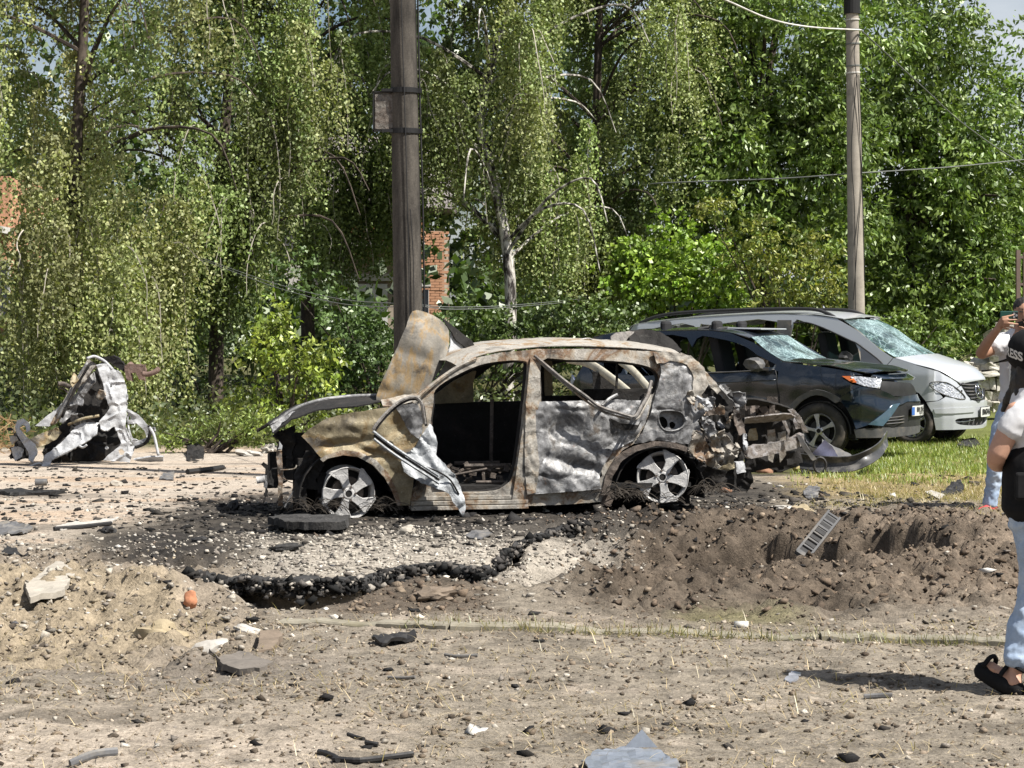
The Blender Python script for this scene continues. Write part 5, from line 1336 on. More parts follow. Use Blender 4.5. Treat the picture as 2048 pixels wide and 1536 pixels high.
rag('drooping_cable', M_B_SOOT, [(531, 976), (536, 976), (534, 990), (530, 1006), (526, 1006), (530, 990)], -.3, .01, 9, 133, (0, 0), .02)
cyl = MB(); a = B(513, 961, -.30); b = B(530, 958, -.30); cyl.tube([a, b], .030, 14); cyl.build('crash_can', M_B_ALLOY, car)
peel([(566, 945, -.3), (592, 942, -.25), (598, 934, -.25)], .006, M_B_RUST, 'wire', car)
peel([(568, 958, -.2), (580, 966, -.2), (592, 972, -.2), (588, 985, -.2)], .004, M_B_RUST, 'wire', car)
peel([(590, 985, -.15), (580, 1002, -.15), (572, 1018, -.15)], .006, M_B_GREY, 'wire', car)
rag('front_leg', M_B_SOOT, [(598, 975), (614, 976), (614, 1020), (600, 1020)], -.1, .01, 5, 135, (0, 0), .06)
# rims standing on the cinders
c = B(699, 988); w1 = make_wheel(car, (c.x, c.y + .02, c.z), .216, .19, M_B_ALLOY, M_ASHDK, style='wide', steer=R(5), roll=.35, camber=R(3), name='front_wheel')
c = B(1328, 955); w2 = make_wheel(car, (c.x, c.y + .02, c.z), .216, .19, M_B_ALLOY, M_ASHDK, style='wide', steer=R(-14), roll=-.1, camber=R(-6), name='rear_wheel')
for xx in (.0, 2.66): make_wheel(car, (xx, BW - .05, .21), .21, .18, M_B_ALLOY, M_B_SOOT, style='thin', steer=R(180), name='far_wheel')
# steel wires left from the tyres
M_WIREB = m_plain('tyre_wire', (.10, .085, .07), .7, .3, .4, 9, 0)
for wi, (cx, cy, n_, ww) in enumerate(((640, 1015, 34, 50), (770, 1014, 26, 40), (1240, 985, 60, 48), (1420, 978, 30, 30), (1300, 995, 24, 50))):
    mb = MB()
    for i in range(n_):
        a = cx + random.uniform(-ww, ww); b = cy + random.uniform(-3, 8); h = random.uniform(4, 22); w_ = random.uniform(10, 34); d = random.uniform(-.15, .12)
        mb.tube(catmull([B(a - w_, b + 4, d), B(a - w_ * .3, b - h, d + .03), B(a + w_ * .5, b - h * .6, d), B(a + w_, b + 5, d)], 4), .0028, 3, False)
    o = mb.build('tyre_wire', M_WIREB, car); o['kind'] = 'stuff'
# ------------------------------------------------------------------ lettering: flat print mapped onto a surface
def text_obj(txt, fn, mat, parent, size=1.0, name='lettering', align='CENTER', squeeze=1.0):
    cu = bpy.data.curves.new('t', 'FONT'); cu.body = txt; cu.size = size; cu.align_x = align; cu.align_y = 'CENTER'; cu.resolution_u = 3; cu.offset = size * .035
    to = bpy.data.objects.new('t', cu); COL.objects.link(to)
    bpy.context.view_layer.update()
    me = bpy.data.meshes.new_from_object(to.evaluated_get(bpy.context.evaluated_depsgraph_get()))
    bpy.data.objects.remove(to); bpy.data.curves.remove(cu)
    for v in me.vertices: v.co = fn(v.co.x * squeeze, v.co.y)
    me.name = name; me.materials.clear()
    return new_obj(name, me, mat, parent)

# ------------------------------------------------------------------ car materials
def m_paint(name, c, metal=.35, rough=.35, dust=.35, dustc=(.30, .26, .21), coat=.7, scale=1.4):
    c = sc_(c); dustc = sc_(dustc)
    t = NT(name); v = t.coord()
    n = t.noise(v, scale, 7, .65, .4); f = t.noise(v, 70, 3, .6)
    dm = t.ramp(t.mix(.25, n, f), [(.40, dust * .25), (.66, dust)])
    col = t.mix(dm, c, dustc)
    b = t.bsdf(col, t.math('ADD', t.math('MULTIPLY', dm, .7), rough), metal, t.bump(t.noise(v, 3, 4, .5), .06, .02), .5, coat)
    t.link(t.math('SUBTRACT', coat, t.math('MULTIPLY', dm, coat * 1.2)), b.inputs['Coat Weight'])
    return t.m
M_NAVY = m_paint('navy_paint', (.007, .014, .026), .3, .22, .13, (.13, .125, .12), .9)
M_NAVYB = m_paint('navy_bumper', (.005, .016, .032), .35, .16, .08, (.08, .08, .085), 1)
M_SILV = m_paint('silver_paint', (.60, .63, .67), .28, .34, .12, (.50, .48, .45), .6)
M_TYRE = m_plain('tyre_rubber', (.050, .047, .043), .85, 0, .35, 9, .3, .004, .2, 0, (.14, .12, .10))
M_BLKP = m_plain('black_plastic', (.022, .022, .023), .55, 0, .35, 12, .2)
M_GREYP = m_plain('grey_plastic', (.09, .09, .092), .6, 0, .35, 9, .2, .004, .4, 0, (.16, .145, .125))
M_CHROME = m_plain('chrome', (.75, .76, .78), .12, 1, .05, 3, 0)
M_RIM = m_plain('machined_alloy', (.62, .62, .62), .3, .7, .15, 6, .1)
M_CABIN = m_plain('cabin_trim', (.020, .020, .022), .9, 0, .3, 6, .1)
M_LAMP = None
t = NT('headlamp_glass'); v = t.coord(); n = t.node('ShaderNodeTexVoronoi', Scale=34.0); t.link(v, n.inputs['Vector'])
t.bsdf(t.ramp(n.outputs['Distance'], [(.15, (.30, .31, .34)), (.45, (.42, .44, .48)), (.7, (.58, .60, .64))]), .12, .35, t.bump(n.outputs['Distance'], .5, .02), .6, .8); M_LAMP = t.m
M_AMBER = m_plain('amber_lens', (.65, .16, .03), .2, 0, .2, 9, .1, .004, .5, .6)
M_PLATE = m_plain('plate_white', (.72, .73, .70), .5, 0, .06, 9, .05)
M_PRINT = m_plain('black_print', (.02, .02, .02), .6)
M_BLUE = m_plain('plate_blue', (.05, .16, .50), .5)
M_TAIL = m_plain('clear_tail_lens', (.42, .46, .62), .15, 0, .2, 14, .2, .004, .6, .8)
M_FOGB = m_plain('glossy_blue_panel', (.10, .20, .32), .12, .5, .25, 5, .1, .004, .6, 1)
# crazed windscreen
t = NT('crazed_glass'); v = t.coord()
vo = t.node('ShaderNodeTexVoronoi', Scale=9.0); vo.feature = 'DISTANCE_TO_EDGE'; vo2 = t.node('ShaderNodeTexVoronoi', Scale=28.0); vo2.feature = 'DISTANCE_TO_EDGE'
w_ = t.node('ShaderNodeTexNoise', Scale=4.0, Detail=4.0); t.link(v, w_.inputs['Vector'])
dv = t.n.new('ShaderNodeMixRGB'); dv.inputs[0].default_value = .12; t.link(v, dv.inputs[1]); t.link(w_.outputs['Color'], dv.inputs[2])
t.link(dv.outputs[0], vo.inputs['Vector']); t.link(dv.outputs[0], vo2.inputs['Vector'])
e1 = t.ramp(vo.outputs['Distance'], [(.0, 1), (.05, .15)]); e2 = t.ramp(vo2.outputs['Distance'], [(.0, 1), (.10, 0)])
pt = t.ramp(t.noise(v, 1.7, 4, .6), [(.42, 0), (.62, 1)])
fa = t.math('ADD', t.math('MULTIPLY', e1, .35), t.math('MULTIPLY', t.math('MULTIPLY', e2, pt), .7))
fa = t.math('MINIMUM', t.math('ADD', fa, t.math('MULTIPLY', pt, .22)), .85)
tr = t.n.new('ShaderNodeBsdfTransparent'); tr.inputs[0].default_value = (.42, .62, .60, 1)
gl = t.node('ShaderNodeBsdfGlossy', Roughness=.06); m1 = t.node('ShaderNodeMixShader', Fac=.22); t.link(tr.outputs[0], m1.inputs[1]); t.link(gl.outputs[0], m1.inputs[2])
df = t.n.new('ShaderNodeBsdfDiffuse'); df.inputs[0].default_value = (.42, .55, .57, 1)
m2 = t.n.new('ShaderNodeMixShader'); t.link(fa, m2.inputs[0]); t.link(m1.outputs[0], m2.inputs[1]); t.link(df.outputs[0], m2.inputs[2]); t.link(m2.outputs[0], t.out.inputs[0]); M_CRAZE = t.m
t = NT('tinted_glass'); tr = t.n.new('ShaderNodeBsdfTransparent'); tr.inputs[0].default_value = (.05, .06, .06, 1)
gl = t.node('ShaderNodeBsdfGlossy', Roughness=.03); m1 = t.node('ShaderNodeMixShader', Fac=.18); t.link(tr.outputs[0], m1.inputs[1]); t.link(gl.outputs[0], m1.inputs[2]); t.link(m1.outputs[0], t.out.inputs[0]); M_TINT = t.m

class Car:
    def __init__(s, root, surf, W): s.r = root; s.s = surf; s.W = W
    def panel(s, name, mat, px, holes=(), d=0.0, th=.012, res=.05, sm=0, mirror=False, dent=lambda q, v: 0.0, parent=None, rag=0.0):
        ol = s.s.uv(px)
        if sm: ol = smooth2(ol, sm)
        hs = [smooth2(s.s.uv(h), 3) for h in holes]
        o = sheet(name, mat, parent or s.r, lambda a, b: s.s.pos(a, b, d + dent(a, b)), ol, hs, res, th, rag)
        if mirror:
            def mp(a, b):
                p = s.s.pos(a, b, d); p.y = s.W - p.y; return p
            sheet(name, mat, parent or s.r, mp, ol, hs, res * 2, th)
        return o
    def loft(s, name, mat, px, inset=0.0, crown=.05, front=0.0, n=13, th=.01, d=0.0, dent=0.0, keep=None):
        """skin from one side to the other: px traced along the near edge"""
        c = [s.s.px3(a, b, d) for a, b in px]; c = catmull(c, 4); rows = []
        for i, p in enumerate(c):
            y0 = p.y + inset; row = []
            for j in range(n):
                t_ = j / (n - 1); k = 1 - abs(2 * t_ - 1) ** 2.4
                fx = front[0] + (front[1] - front[0]) * i / (len(c) - 1) if isinstance(front, tuple) else front
                row.append(Vector((p.x + fx * k, y0 + (s.W - 2 * y0) * t_, p.z + crown * k + dent * mn.noise((p.x * 3, t_ * 5, 3)))))
            rows.append(row)
        return grid_sheet(name, mat, s.r, rows, th)
    def line(s, name, mat, px, r_, d=0.0, parent=None, n=6):
        c = catmull([s.s.px3(a, b, d) for a, b in px], 5)
        return MB().tube(c, r_, n).build(name, mat, parent or s.r, True)
def seat(parent, x, y, z, facing, mat, name='seat'):
    mb = MB(); mb.box((x, y, z), (.50, .50, .16)); mb.box((x - .27 * facing, y, z + .34), (.14, .48, .60), Matrix.Rotation(-.22 * facing, 3, 'Y')); mb.box((x - .36 * facing, y, z + .74), (.09, .26, .17))
    return mb.build(name, mat, parent, False, .04)
def plate(carx, px, rows_, blue=False):
    """number plate lying on the nose, with its print"""
    pl_ = carx.panel('number_plate', M_PLATE, px, (), .045, 0, .08)
    uv = carx.s.uv(px); a0 = sum(a for a, b in uv) / 4; b0 = sum(b for a, b in uv) / 4
    hh = (max(b for a, b in uv) - min(b for a, b in uv)); ww = max(a for a, b in uv) - min(a for a, b in uv)
    fr_ = [carx.s.pos(a, b, .048) for a, b in uv]
    MB().tube(fr_ + [fr_[0]], .007, 4, False).build('plate_frame', M_BLKP, pl_)
    off = 0
    if blue:
        ua = min(a for a, b in uv); bb = [b for a, b in uv]
        sheet('blue_band', M_BLUE, pl_, lambda a, b: carx.s.pos(a, b, .050), [(ua + .015, b0 - hh * .38), (ua + ww * .15, b0 - hh * .38), (ua + ww * .15, b0 + hh * .38), (ua + .015, b0 + hh * .38)], (), .1, .001); off = ww * .07
    for k, (tx, fy, sz) in enumerate(rows_):
        text_obj(tx, lambda a, b, fy=fy: carx.s.pos(a0 + off + a, b0 + fy * hh + b, .052), M_PRINT, pl_, sz, 'lettering')
    return pl_

# ------------------------------------------------------------------ dark blue estate, dented, facing right
RO = P(1636, 918, 28.5); RA = R(-28)
suv = empty('parked_car', RO, RA, 'dark blue dented off-roader with crazed windscreen, between the burnt car and the silver van', 'car', 'damaged cars parked on the grass')
RW = 1.82
plan = [(-3.72, .40), (-3.66, .20), (-3.5, .08), (-3.2, .02), (-2.6, 0), (0, 0), (.32, .012), (.56, .055), (.74, .14), (.86, .28), (.94, .46), (1.0, .68), (1.02, .91), (1.0, 1.14), (.94, 1.36), (.86, 1.54), (.74, 1.68)]
SS = Surf(RO, RA, plan, lambda q, v: .27 * max(0, v - 1.06) ** 1.05 + .10 * max(0, .55 - v) ** 1.5 - .02 * math.exp(-((v - .95) / .1) ** 2) + (.16 * max(0, v - .72) if q > .45 else 0))
SS.s0 = SS.L[5]
K = Car(suv, SS, RW)
def sdent(q, v): return .022 * mn.noise((q * 2.6, v * 2.6, 3)) + .010 * mn.noise((q * 6, v * 6, 9)) - .02 * math.exp(-((q + .9) / .25) ** 2 - ((v - .85) / .14) ** 2)
K.panel('cabin_frame', M_NAVY, [(1172, 677), (1200, 669), (1300, 663), (1404, 661), (1452, 666), (1502, 686), (1558, 721), (1566, 742), (1372, 748), (1240, 756), (1195, 760), (1170, 725)],
        [[(1384, 742), (1386, 677), (1428, 677), (1478, 690), (1512, 711), (1548, 737)], [(1252, 748), (1262, 681), (1366, 675), (1366, 743)], [(1202, 738), (1214, 692), (1250, 684), (1242, 746)]], 0, .05, .04, 0, True)
K.panel('front_door', M_NAVY, [(1372, 747), (1548, 739), (1553, 748), (1557, 806), (1550, 886), (1385, 910), (1372, 850)], (), .004, .03, .04, 0, True, sdent)
K.panel('rear_door', M_NAVY, [(1240, 755), (1369, 747), (1369, 850), (1382, 910), (1295, 912), (1270, 862), (1245, 820)], (), .004, .03, .05, 0, True, sdent)
K.panel('rear_wing', M_NAVY, [(1168, 726), (1194, 760), (1238, 756), (1243, 820), (1228, 806), (1206, 802), (1184, 812), (1168, 840), (1160, 880), (1120, 880), (1112, 800), (1118, 770), (1150, 770)], (), .004, .03, .05, 0, True, sdent)
K.panel('tail_lamp', M_TAIL, [(1112, 752), (1140, 750), (1152, 760), (1148, 770), (1114, 772)], (), .012, .03, .04, 2)
K.panel('front_wing', M_NAVY, [(1556, 742), (1562, 724), (1600, 729), (1650, 735), (1700, 743), (1726, 750), (1690, 752), (1686, 757), (1706, 769), (1722, 772), (1702, 781), (1680, 796), (1660, 786), (1634, 780), (1608, 788), (1588, 802), (1575, 824), (1568, 856), (1560, 870), (1557, 806)], (), .004, .03, .03, 0, True, sdent)
arc = smooth2(SS.uv([(1566, 870), (1572, 830), (1586, 804), (1607, 788), (1634, 779), (1660, 785), (1681, 797), (1672, 806), (1655, 795), (1633, 790), (1611, 798), (1593, 813), (1581, 835), (1576, 870)]), 2)
sheet('arch_trim', M_GREYP, suv, lambda a, b: SS.pos(a, b, .022), arc, (), .04, .05)
K.panel('headlamp', M_LAMP, [(1700, 753), (1720, 753), (1766, 758), (1760, 777), (1728, 772), (1712, 766)], (), .012, .03, .03)
K.panel('indicator_lens', M_AMBER, [(1684, 752), (1702, 752), (1714, 765), (1704, 765)], (), .014, .03, .03)
K.panel('grille', M_BLKP, [(1766, 762), (1826, 766), (1836, 784), (1834, 794), (1790, 792), (1762, 786)], (), -.01, .03, .05)
K.panel('bumper', M_NAVYB, [(1722, 773), (1760, 779), (1790, 794), (1836, 788), (1838, 802), (1812, 803), (1782, 816), (1736, 850), (1712, 858), (1705, 838), (1692, 814), (1676, 798), (1702, 782)], (), .016, .03, .03, 0, False, lambda q, v: .03 * mn.noise((q * 3, v * 5, 1)))
K.panel('lower_grille', M_BLKP, [(1784, 816), (1812, 804), (1842, 802), (1844, 850), (1764, 854), (1738, 850)], (), .006, .03, .05)
for k in range(3): K.line('grille_slat', M_GREYP, [(1770, 836 + k * 6), (1800, 833 + k * 6), (1842, 826 + k * 6)], .008, .022)
K.panel('fog_lamp_surround', M_FOGB, [(1736, 849), (1784, 808), (1797, 806), (1764, 852)], (), .030, .03, .03)
K.panel('skirt', M_GREYP, [(1708, 859), (1764, 855), (1844, 850), (1844, 862), (1790, 874), (1712, 876)], (), .012, .03, .05)
K.panel('sill', M_GREYP, [(1385, 911), (1552, 886), (1562, 872), (1566, 890), (1552, 906), (1390, 928)], (), -.02, .05, .06)
plate(K, [(1817, 812), (1843, 809), (1843, 829), (1816, 832)], [('BM 1086 CX', .12, .085), ('ВМ ВА ЗЕ', -.25, .06)], True)
K.loft('bonnet', M_NAVY, [(1560, 722), (1600, 726), (1650, 732), (1700, 740), (1742, 747)], .05, .035, (.05, .20), 15, .012, .02, .03)
K.loft('grille_bar', M_NAVYB, [(1744, 752), (1768, 760)], .0, .0, .14, 13, .03, .0)
K.loft('windscreen', M_CRAZE, [(1562, 722), (1530, 704), (1492, 674)], .06, .02, (.20, .12), 13, .004, .01, .012)
K.loft('roof', M_NAVY, [(1180, 676), (1240, 668), (1320, 662), (1404, 661), (1452, 666), (1490, 676)], .02, .045, (.0, .12), 13, .012)
K.loft('tailgate', M_NAVY, [(1172, 680), (1160, 730), (1130, 770), (1118, 800), (1120, 880)], .05, .0, -.08, 9, .02)
K.loft('rear_spoiler', M_NAVY, [(1168, 676), (1182, 672), (1196, 671)], .10, .03, -.06, 9, .03)
a = SS.px3(1385, 662); b = SS.px3(1497, 668)
srp = MB(); srp.box(((a.x + b.x) / 2, RW / 2, (a.z + b.z) / 2 + .055), (.82, .95, .02), Matrix.Rotation(R(1.5), 3, 'Y')); srp.build('sunroof_panel', M_SILV, suv, False, .008)
MB().tube([(a.x - .05, .30, a.z + .03), (a.x + .10, .38, a.z + .06), (a.x + .16, .34, a.z + .03), (a.x + .34, .46, a.z + .05)], [.012, .02, .01, .014], 5).build('bent_roof_strip', M_GREYP, suv)
mir = rock_obj('door_mirror', (.13, .10, .10), M_GREYP, suv, 3, .45); mir.location = SS.px3(1515, 728, .14)
MB().box(SS.px3(1536, 738, .07), (.12, .14, .05)).build('mirror_foot', M_NAVY, suv, False, .01)
K.line('door_seam', M_BLKP, [(1550, 741), (1555, 760), (1558, 806), (1553, 880)], .006, .006)
K.line('waist_strip', M_GREYP, [(1380, 746), (1460, 744), (1548, 739)], .010, .012)
K.line('door_crease', M_NAVY, [(1376, 765), (1460, 764), (1552, 760)], .010, .004)
MB().box((-1.45, RW / 2, .60), (4.1, RW - .30, .66)).build('floor_body', M_CABIN, suv)
MB().box((.25, RW / 2, .62), (.8, RW - .5, .5)).build('engine_bay', M_CABIN, suv)
for yy in (.46, 1.34): seat(suv, -1.25, yy, .98, 1, M_CABIN)
seat(suv, -2.2, .9, .98, 1, M_CABIN, 'rear_bench')
MB().tube([(-.75, 1.2, 1.05), (-.75, 1.5, 1.05), (-.78, 1.5, 1.22), (-.78, 1.2, 1.22), (-.75, 1.2, 1.05)], .014, 6, False).build('steering_wheel', M_CABIN, suv)
MB().box((-.35, RW / 2, 1.02), (.5, RW - .4, .16)).build('dashboard', M_CABIN, suv, False, .03)
wl_ = SS.px3(1636, 862, .0)
make_wheel(suv, (wl_.x, .02, .365), .222, .215, M_RIM, M_BLKP, .362, M_TYRE, 'twin', R(3), .5)
make_wheel(suv, (wl_.x - 2.66, .02, .365), .222, .215, M_RIM, M_BLKP, .362, M_TYRE, 'twin', 0, 0)
for xx in (wl_.x, wl_.x - 2.66): make_wheel(suv, (xx, RW - .02, .365), .222, .215, M_RIM, M_BLKP, .362, M_TYRE, 'twin', R(180), 0)
lin = MB(); rows = []
for k in range(13):
    a = math.pi * k / 12; rows.append([Vector((wl_.x - math.cos(a) * .43, .05 + .4 * j, .33 + math.sin(a) * .42)) for j in range(2)])
grid_sheet('arch_liner', M_BLKP, suv, rows, .01)

# ------------------------------------------------------------------ silver van
VO = P(1822, 890, 31.9); VA = R(-28)
van = empty('parked_van', VO, VA, 'silver van with black roof rails and crazed windscreen, behind the dark blue car', 'van', 'damaged cars parked on the grass')
VW = 1.90
plan = [(-4.72, .30), (-4.66, .12), (-4.46, .02), (-3.8, 0), (0, 0), (.26, .02), (.45, .09), (.58, .20), (.67, .36), (.74, .55), (.79, .76), (.805, .95), (.79, 1.14), (.74, 1.35), (.67, 1.54), (.58, 1.70)]
VS = Surf(VO, VA, plan, lambda q, v: .14 * max(0, v - 1.02) ** 1.1 + .06 * max(0, .4 - v) + (.26 * max(0, v - .62) ** 1.2 if q > .35 else 0))
VS.s0 = VS.L[4]
V_ = Car(van, VS, VW)
V_.panel('body_side', M_SILV, [(1241, 662), (1258, 651), (1297, 645), (1380, 636), (1477, 630), (1560, 628), (1625, 631), (1668, 637), (1712, 662), (1762, 702), (1784, 716), (1770, 733), (1718, 728), (1660, 738), (1560, 750), (1550, 880), (1300, 905), (1240, 890), (1232, 760)],
         [[(1394, 655), (1420, 650), (1548, 643), (1546, 735), (1400, 742)], [(1262, 668), (1300, 657), (1384, 652), (1386, 742), (1262, 750)], [(1582, 646), (1608, 645), (1643, 656), (1698, 681), (1712, 694), (1716, 726), (1582, 735)]], 0, .05, .05, 0, True)
V_.panel('quarter_window', M_TINT, [(1718, 689), (1767, 730), (1721, 727)], (), .008, .01, .05)
V_.line('window_rubber', M_BLKP, [(1582, 646), (1608, 645), (1643, 656), (1698, 681), (1716, 690), (1766, 730), (1720, 728)], .012, .012)
V_.panel('pillar_cover', M_GREYP, [(1550, 640), (1578, 640), (1580, 742), (1550, 745)], (), .012, .02, .06)
V_.panel('front_door', M_SILV, [(1562, 748), (1660, 738), (1718, 730), (1734, 740), (1758, 800), (1768, 870), (1560, 895)], (), .004, .03, .06, 0, True)
V_.panel('front_wing', M_SILV, [(1736, 740), (1722, 730), (1772, 733), (1786, 716), (1830, 730), (1880, 744), (1918, 764), (1924, 772), (1916, 776), (1898, 765), (1880, 762), (1864, 763), (1858, 768), (1862, 775), (1878, 785), (1886, 795), (1876, 801), (1852, 803), (1838, 786), (1820, 780), (1800, 784), (1782, 802), (1772, 830), (1768, 868)], (), .004, .03, .03)
V_.panel('headlamp', M_LAMP, [(1859, 768), (1864, 764), (1882, 764), (1898, 766), (1916, 777), (1928, 790), (1929, 798), (1913, 797), (1893, 791), (1877, 784), (1865, 776)], (), .006, .03, .02, 2)
hl = [(1859, 768), (1864, 764), (1882, 764), (1898, 766), (1916, 777), (1928, 790), (1929, 798), (1913, 797), (1893, 791), (1877, 784), (1865, 776), (1859, 768)]
V_.line('lamp_seal', M_GREYP, hl, .007, .016)
V_.panel('bumper', M_SILV, [(1853, 805), (1876, 802), (1888, 796), (1894, 792), (1913, 798), (1930, 799), (1928, 788), (1918, 776), (1926, 772), (1934, 790), (1942, 800), (1954, 803), (1968, 799), (1976, 805), (1978, 830), (1976, 848), (1965, 856), (1920, 859), (1872, 860), (1866, 828)],
         [[(1910, 841), (1918, 837), (1945, 835), (1972, 832), (1971, 846), (1955, 851), (1925, 850), (1912, 846)]], .010, .03, .03)
V_.panel('intake', M_BLKP, [(1904, 834), (1975, 828), (1975, 850), (1908, 854)], (), -.03, .02, .06)
for k in range(4): V_.line('intake_fin', M_GREYP, [(1938 + k * 8, 851), (1941 + k * 8, 838)], .008, -.005)
V_.line('intake_trim', M_CHROME, [(1910, 844), (1930, 843), (1950, 840)], .007, .0)
V_.panel('rubbing_strip', M_SILV, [(1867, 818), (1900, 816), (1944, 814), (1948, 819), (1945, 824), (1900, 827), (1870, 827)], (), .026, .02, .03)
V_.panel('grille', M_BLKP, [(1924, 768), (1934, 764), (1962, 764), (1966, 780), (1969, 792), (1967, 799), (1954, 802), (1943, 799), (1934, 789)], (), .010, .02, .03)
for k in range(5): V_.line('grille_slat', M_GREYP, [(1927 + k * 3.2, 769 + k * 7), (1945, 770 + k * 6.6), (1965, 769 + k * 6.2)], .011, .022)
# round three-pointed badge on the grille
ec = VS.inv(1956, 783); mb = MB(); er = .105
def ep(a, r_, d=.05): return VS.pos(ec[0] + r_ * math.sin(a), ec[1] + r_ * math.cos(a), d)
ring = [ep(2 * math.pi * k / 28, er) for k in range(29)]; mb.tube(ring, .010, 6, False)
for k in range(3): mb.tube([ep(2 * math.pi * k / 3, 0.0), ep(2 * math.pi * k / 3, er)], [.015, .005], 6)
mb.build('badge', M_CHROME, van, True)
plate(V_, [(1955, 815), (1977, 812), (1977, 831), (1955, 834)], [('BM7446BK', .0, .115)])
V_.loft('bonnet', M_SILV, [(1788, 716), (1830, 729), (1880, 742), (1915, 760), (1926, 768)], .03, .05, (.30, .16), 15, .012, .0)
V_.loft('windscreen', M_CRAZE, [(1786, 714), (1740, 684), (1712, 660), (1680, 640)], .03, .01, (.32, .16), 13, .004, .0, .02)
V_.loft('scuttle', M_BLKP, [(1784, 717), (1792, 718)], .05, .02, (.30, .32), 13, .02, .0)
V_.loft('roof', M_SILV, [(1243, 660), (1258, 650), (1297, 644), (1380, 635), (1477, 629), (1560, 626), (1625, 629), (1682, 638)], .01, .04, (.0, .16), 13, .012, .015)
V_.loft('tailgate', M_SILV, [(1241, 662), (1234, 760), (1240, 890)], .02, .0, -.06, 9, .02)
def railv(inset_y):
    pts = [VS.px3(a, b, -.06) for a, b in ((1268, 646), (1300, 634), (1345, 626), (1428, 621), (1526, 618), (1612, 618), (1645, 626), (1664, 636))]
    if inset_y:
        for p in pts: p.y = VW - p.y
    return MB().tube(catmull(pts, 5), .026, 8).build('roof_rail', M_BLKP, van, True)
railv(False); railv(True)
mir = rock_obj('door_mirror', (.12, .10, .10), M_BLKP, van, 5, .3); mir.location = VS.px3(1696, 715, .12)
MB().box((-.05, .55, 1.02), (.45, .02, .02), Matrix.Rotation(.4, 3, 'Z')).build('wiper', M_BLKP, van)
wv = VS.px3(1822, 846)
for xx in (0.0, -3.2):
    make_wheel(van, (xx, .03, .322), .205, .2, M_RIM, M_BLKP, .32, M_TYRE, 'thin', 0, .2)
    make_wheel(van, (xx, VW - .03, .322), .205, .2, M_RIM, M_BLKP, .32, M_TYRE, 'thin', R(180), .2)
MB().box((-1.9, VW / 2, .55), (4.6, VW - .3, .6)).build('floor_body', M_CABIN, van)
MB().box((.28, VW / 2, .55), (.75, VW - .7, .5)).build('engine_bay', M_CABIN, van)
for yy in (.5, 1.4): seat(van, -1.15, yy, 1.0, 1, M_CABIN)
for xx in (-2.2, -3.1): seat(van, xx, .95, 1.0, 1, M_CABIN, 'rear_bench')
MB().box((-.2, VW / 2, 1.0), (.5, VW - .3, .22)).build('dashboard', M_CABIN, van, False, .03)

# ------------------------------------------------------------------ nose of another wreck behind the burnt one, facing the camera's right
WO = P(1540, 946, 24.4); WO.z = zg(WO.x, WO.y)
wk = empty('wrecked_car', WO, 0, 'stripped car front with bare bumper beam, between the burnt car and the dark blue car', 'car')
def W(px, py, Y): return P(px, py, Y) - WO
M_WRW = m_burnt('scorched_white', [(.3, (.12, .11, .10)), (.42, (.34, .32, .31)), (.52, (.22, .19, .17)), (.6, (.38, .37, .38)), (.75, (.22, .17, .12))], 5, 41, .28, .4, .6, .1, .3)
def wsheet(name, mat, pts, Y, amp=.03, th=.02, slope=(0, 0), par=None, holes=(), seed=1, ragg=.006):
    c0 = P(pts[0][0], pts[0][1], Y)
    uv = [((a - 1024) * Y / F - WO.x, CH - (b - HZ) * Y / F - WO.z) for a, b in pts]
    hs = [[((a - 1024) * Y / F - WO.x, CH - (b - HZ) * Y / F - WO.z) for a, b in h] for h in holes]
    ca = sum(a for a, b in uv) / len(uv); cb = sum(b for a, b in uv) / len(uv)
    return sheet(name, mat, par or wk, lambda a, b: Vector((a, Y - WO.y + slope[0] * (a - ca) + slope[1] * (b - cb) + crumple(a, b, seed, amp, 5), b)), uv, hs, .03, th, ragg)
bb = wsheet('bumper_beam', M_WRW, [(1492, 893), (1510, 890), (1560, 884), (1600, 874), (1612, 870), (1614, 890), (1600, 897), (1550, 908), (1500, 916), (1492, 912)], 24.0, .03, .07, (.5, 0))
wsheet('beam_slot', M_B_SOOT, [(1534, 890), (1538, 890), (1540, 908), (1536, 908)], 23.97, .0, .02, (.5, 0), bb)
wsheet('beam_bracket', M_WRW, [(1564, 842), (1572, 842), (1580, 862), (1578, 878), (1582, 880), (1572, 884), (1576, 866)], 24.0, .01, .02)
wsheet('slam_panel', M_WRW, [(1488, 836), (1520, 832), (1560, 828), (1582, 828), (1592, 834), (1570, 842), (1530, 846), (1490, 848)], 24.2, .05, .014, (.3, -2.5))
wsheet('bonnet_shell', M_B_SOOT, [(1488, 797), (1510, 798), (1550, 808), (1578, 816), (1592, 826), (1584, 830), (1550, 820), (1510, 810), (1490, 812)], 24.6, .02, .02, (.3, -2))
wsheet('wing', M_WRW, [(1576, 820), (1586, 818), (1600, 832), (1610, 848), (1619, 866), (1610, 866), (1600, 850), (1588, 834)], 24.3, .03, .03, (.5, -.3))
wsheet('headlamp_shell', M_WRW, [(1592, 828), (1602, 836), (1606, 856), (1592, 858), (1586, 842)], 24.7, .03, .03)
wsheet('radiator_plate', M_B_RUST, [(1535, 860), (1550, 858), (1552, 890), (1546, 926), (1536, 920)], 24.3, .01, .02)
wsheet('radiator_plate', M_B_RUST, [(1556, 866), (1572, 862), (1572, 910), (1560, 926)], 24.35, .01, .02)
wsheet('reservoir', M_B_YEL, [(1496, 868), (1500, 858), (1512, 856), (1516, 872), (1515, 880), (1496, 882)], 24.3, .02, .12)
wsheet('cavity', M_B_SOOT, [(1484, 840), (1592, 836), (1612, 880), (1606, 930), (1560, 944), (1490, 946)], 24.9, .05, .05)
wsheet('lower_panel', M_B_SOOT, [(1494, 912), (1600, 898), (1606, 925), (1500, 944)], 24.5, .05, .03)
eng = MB()
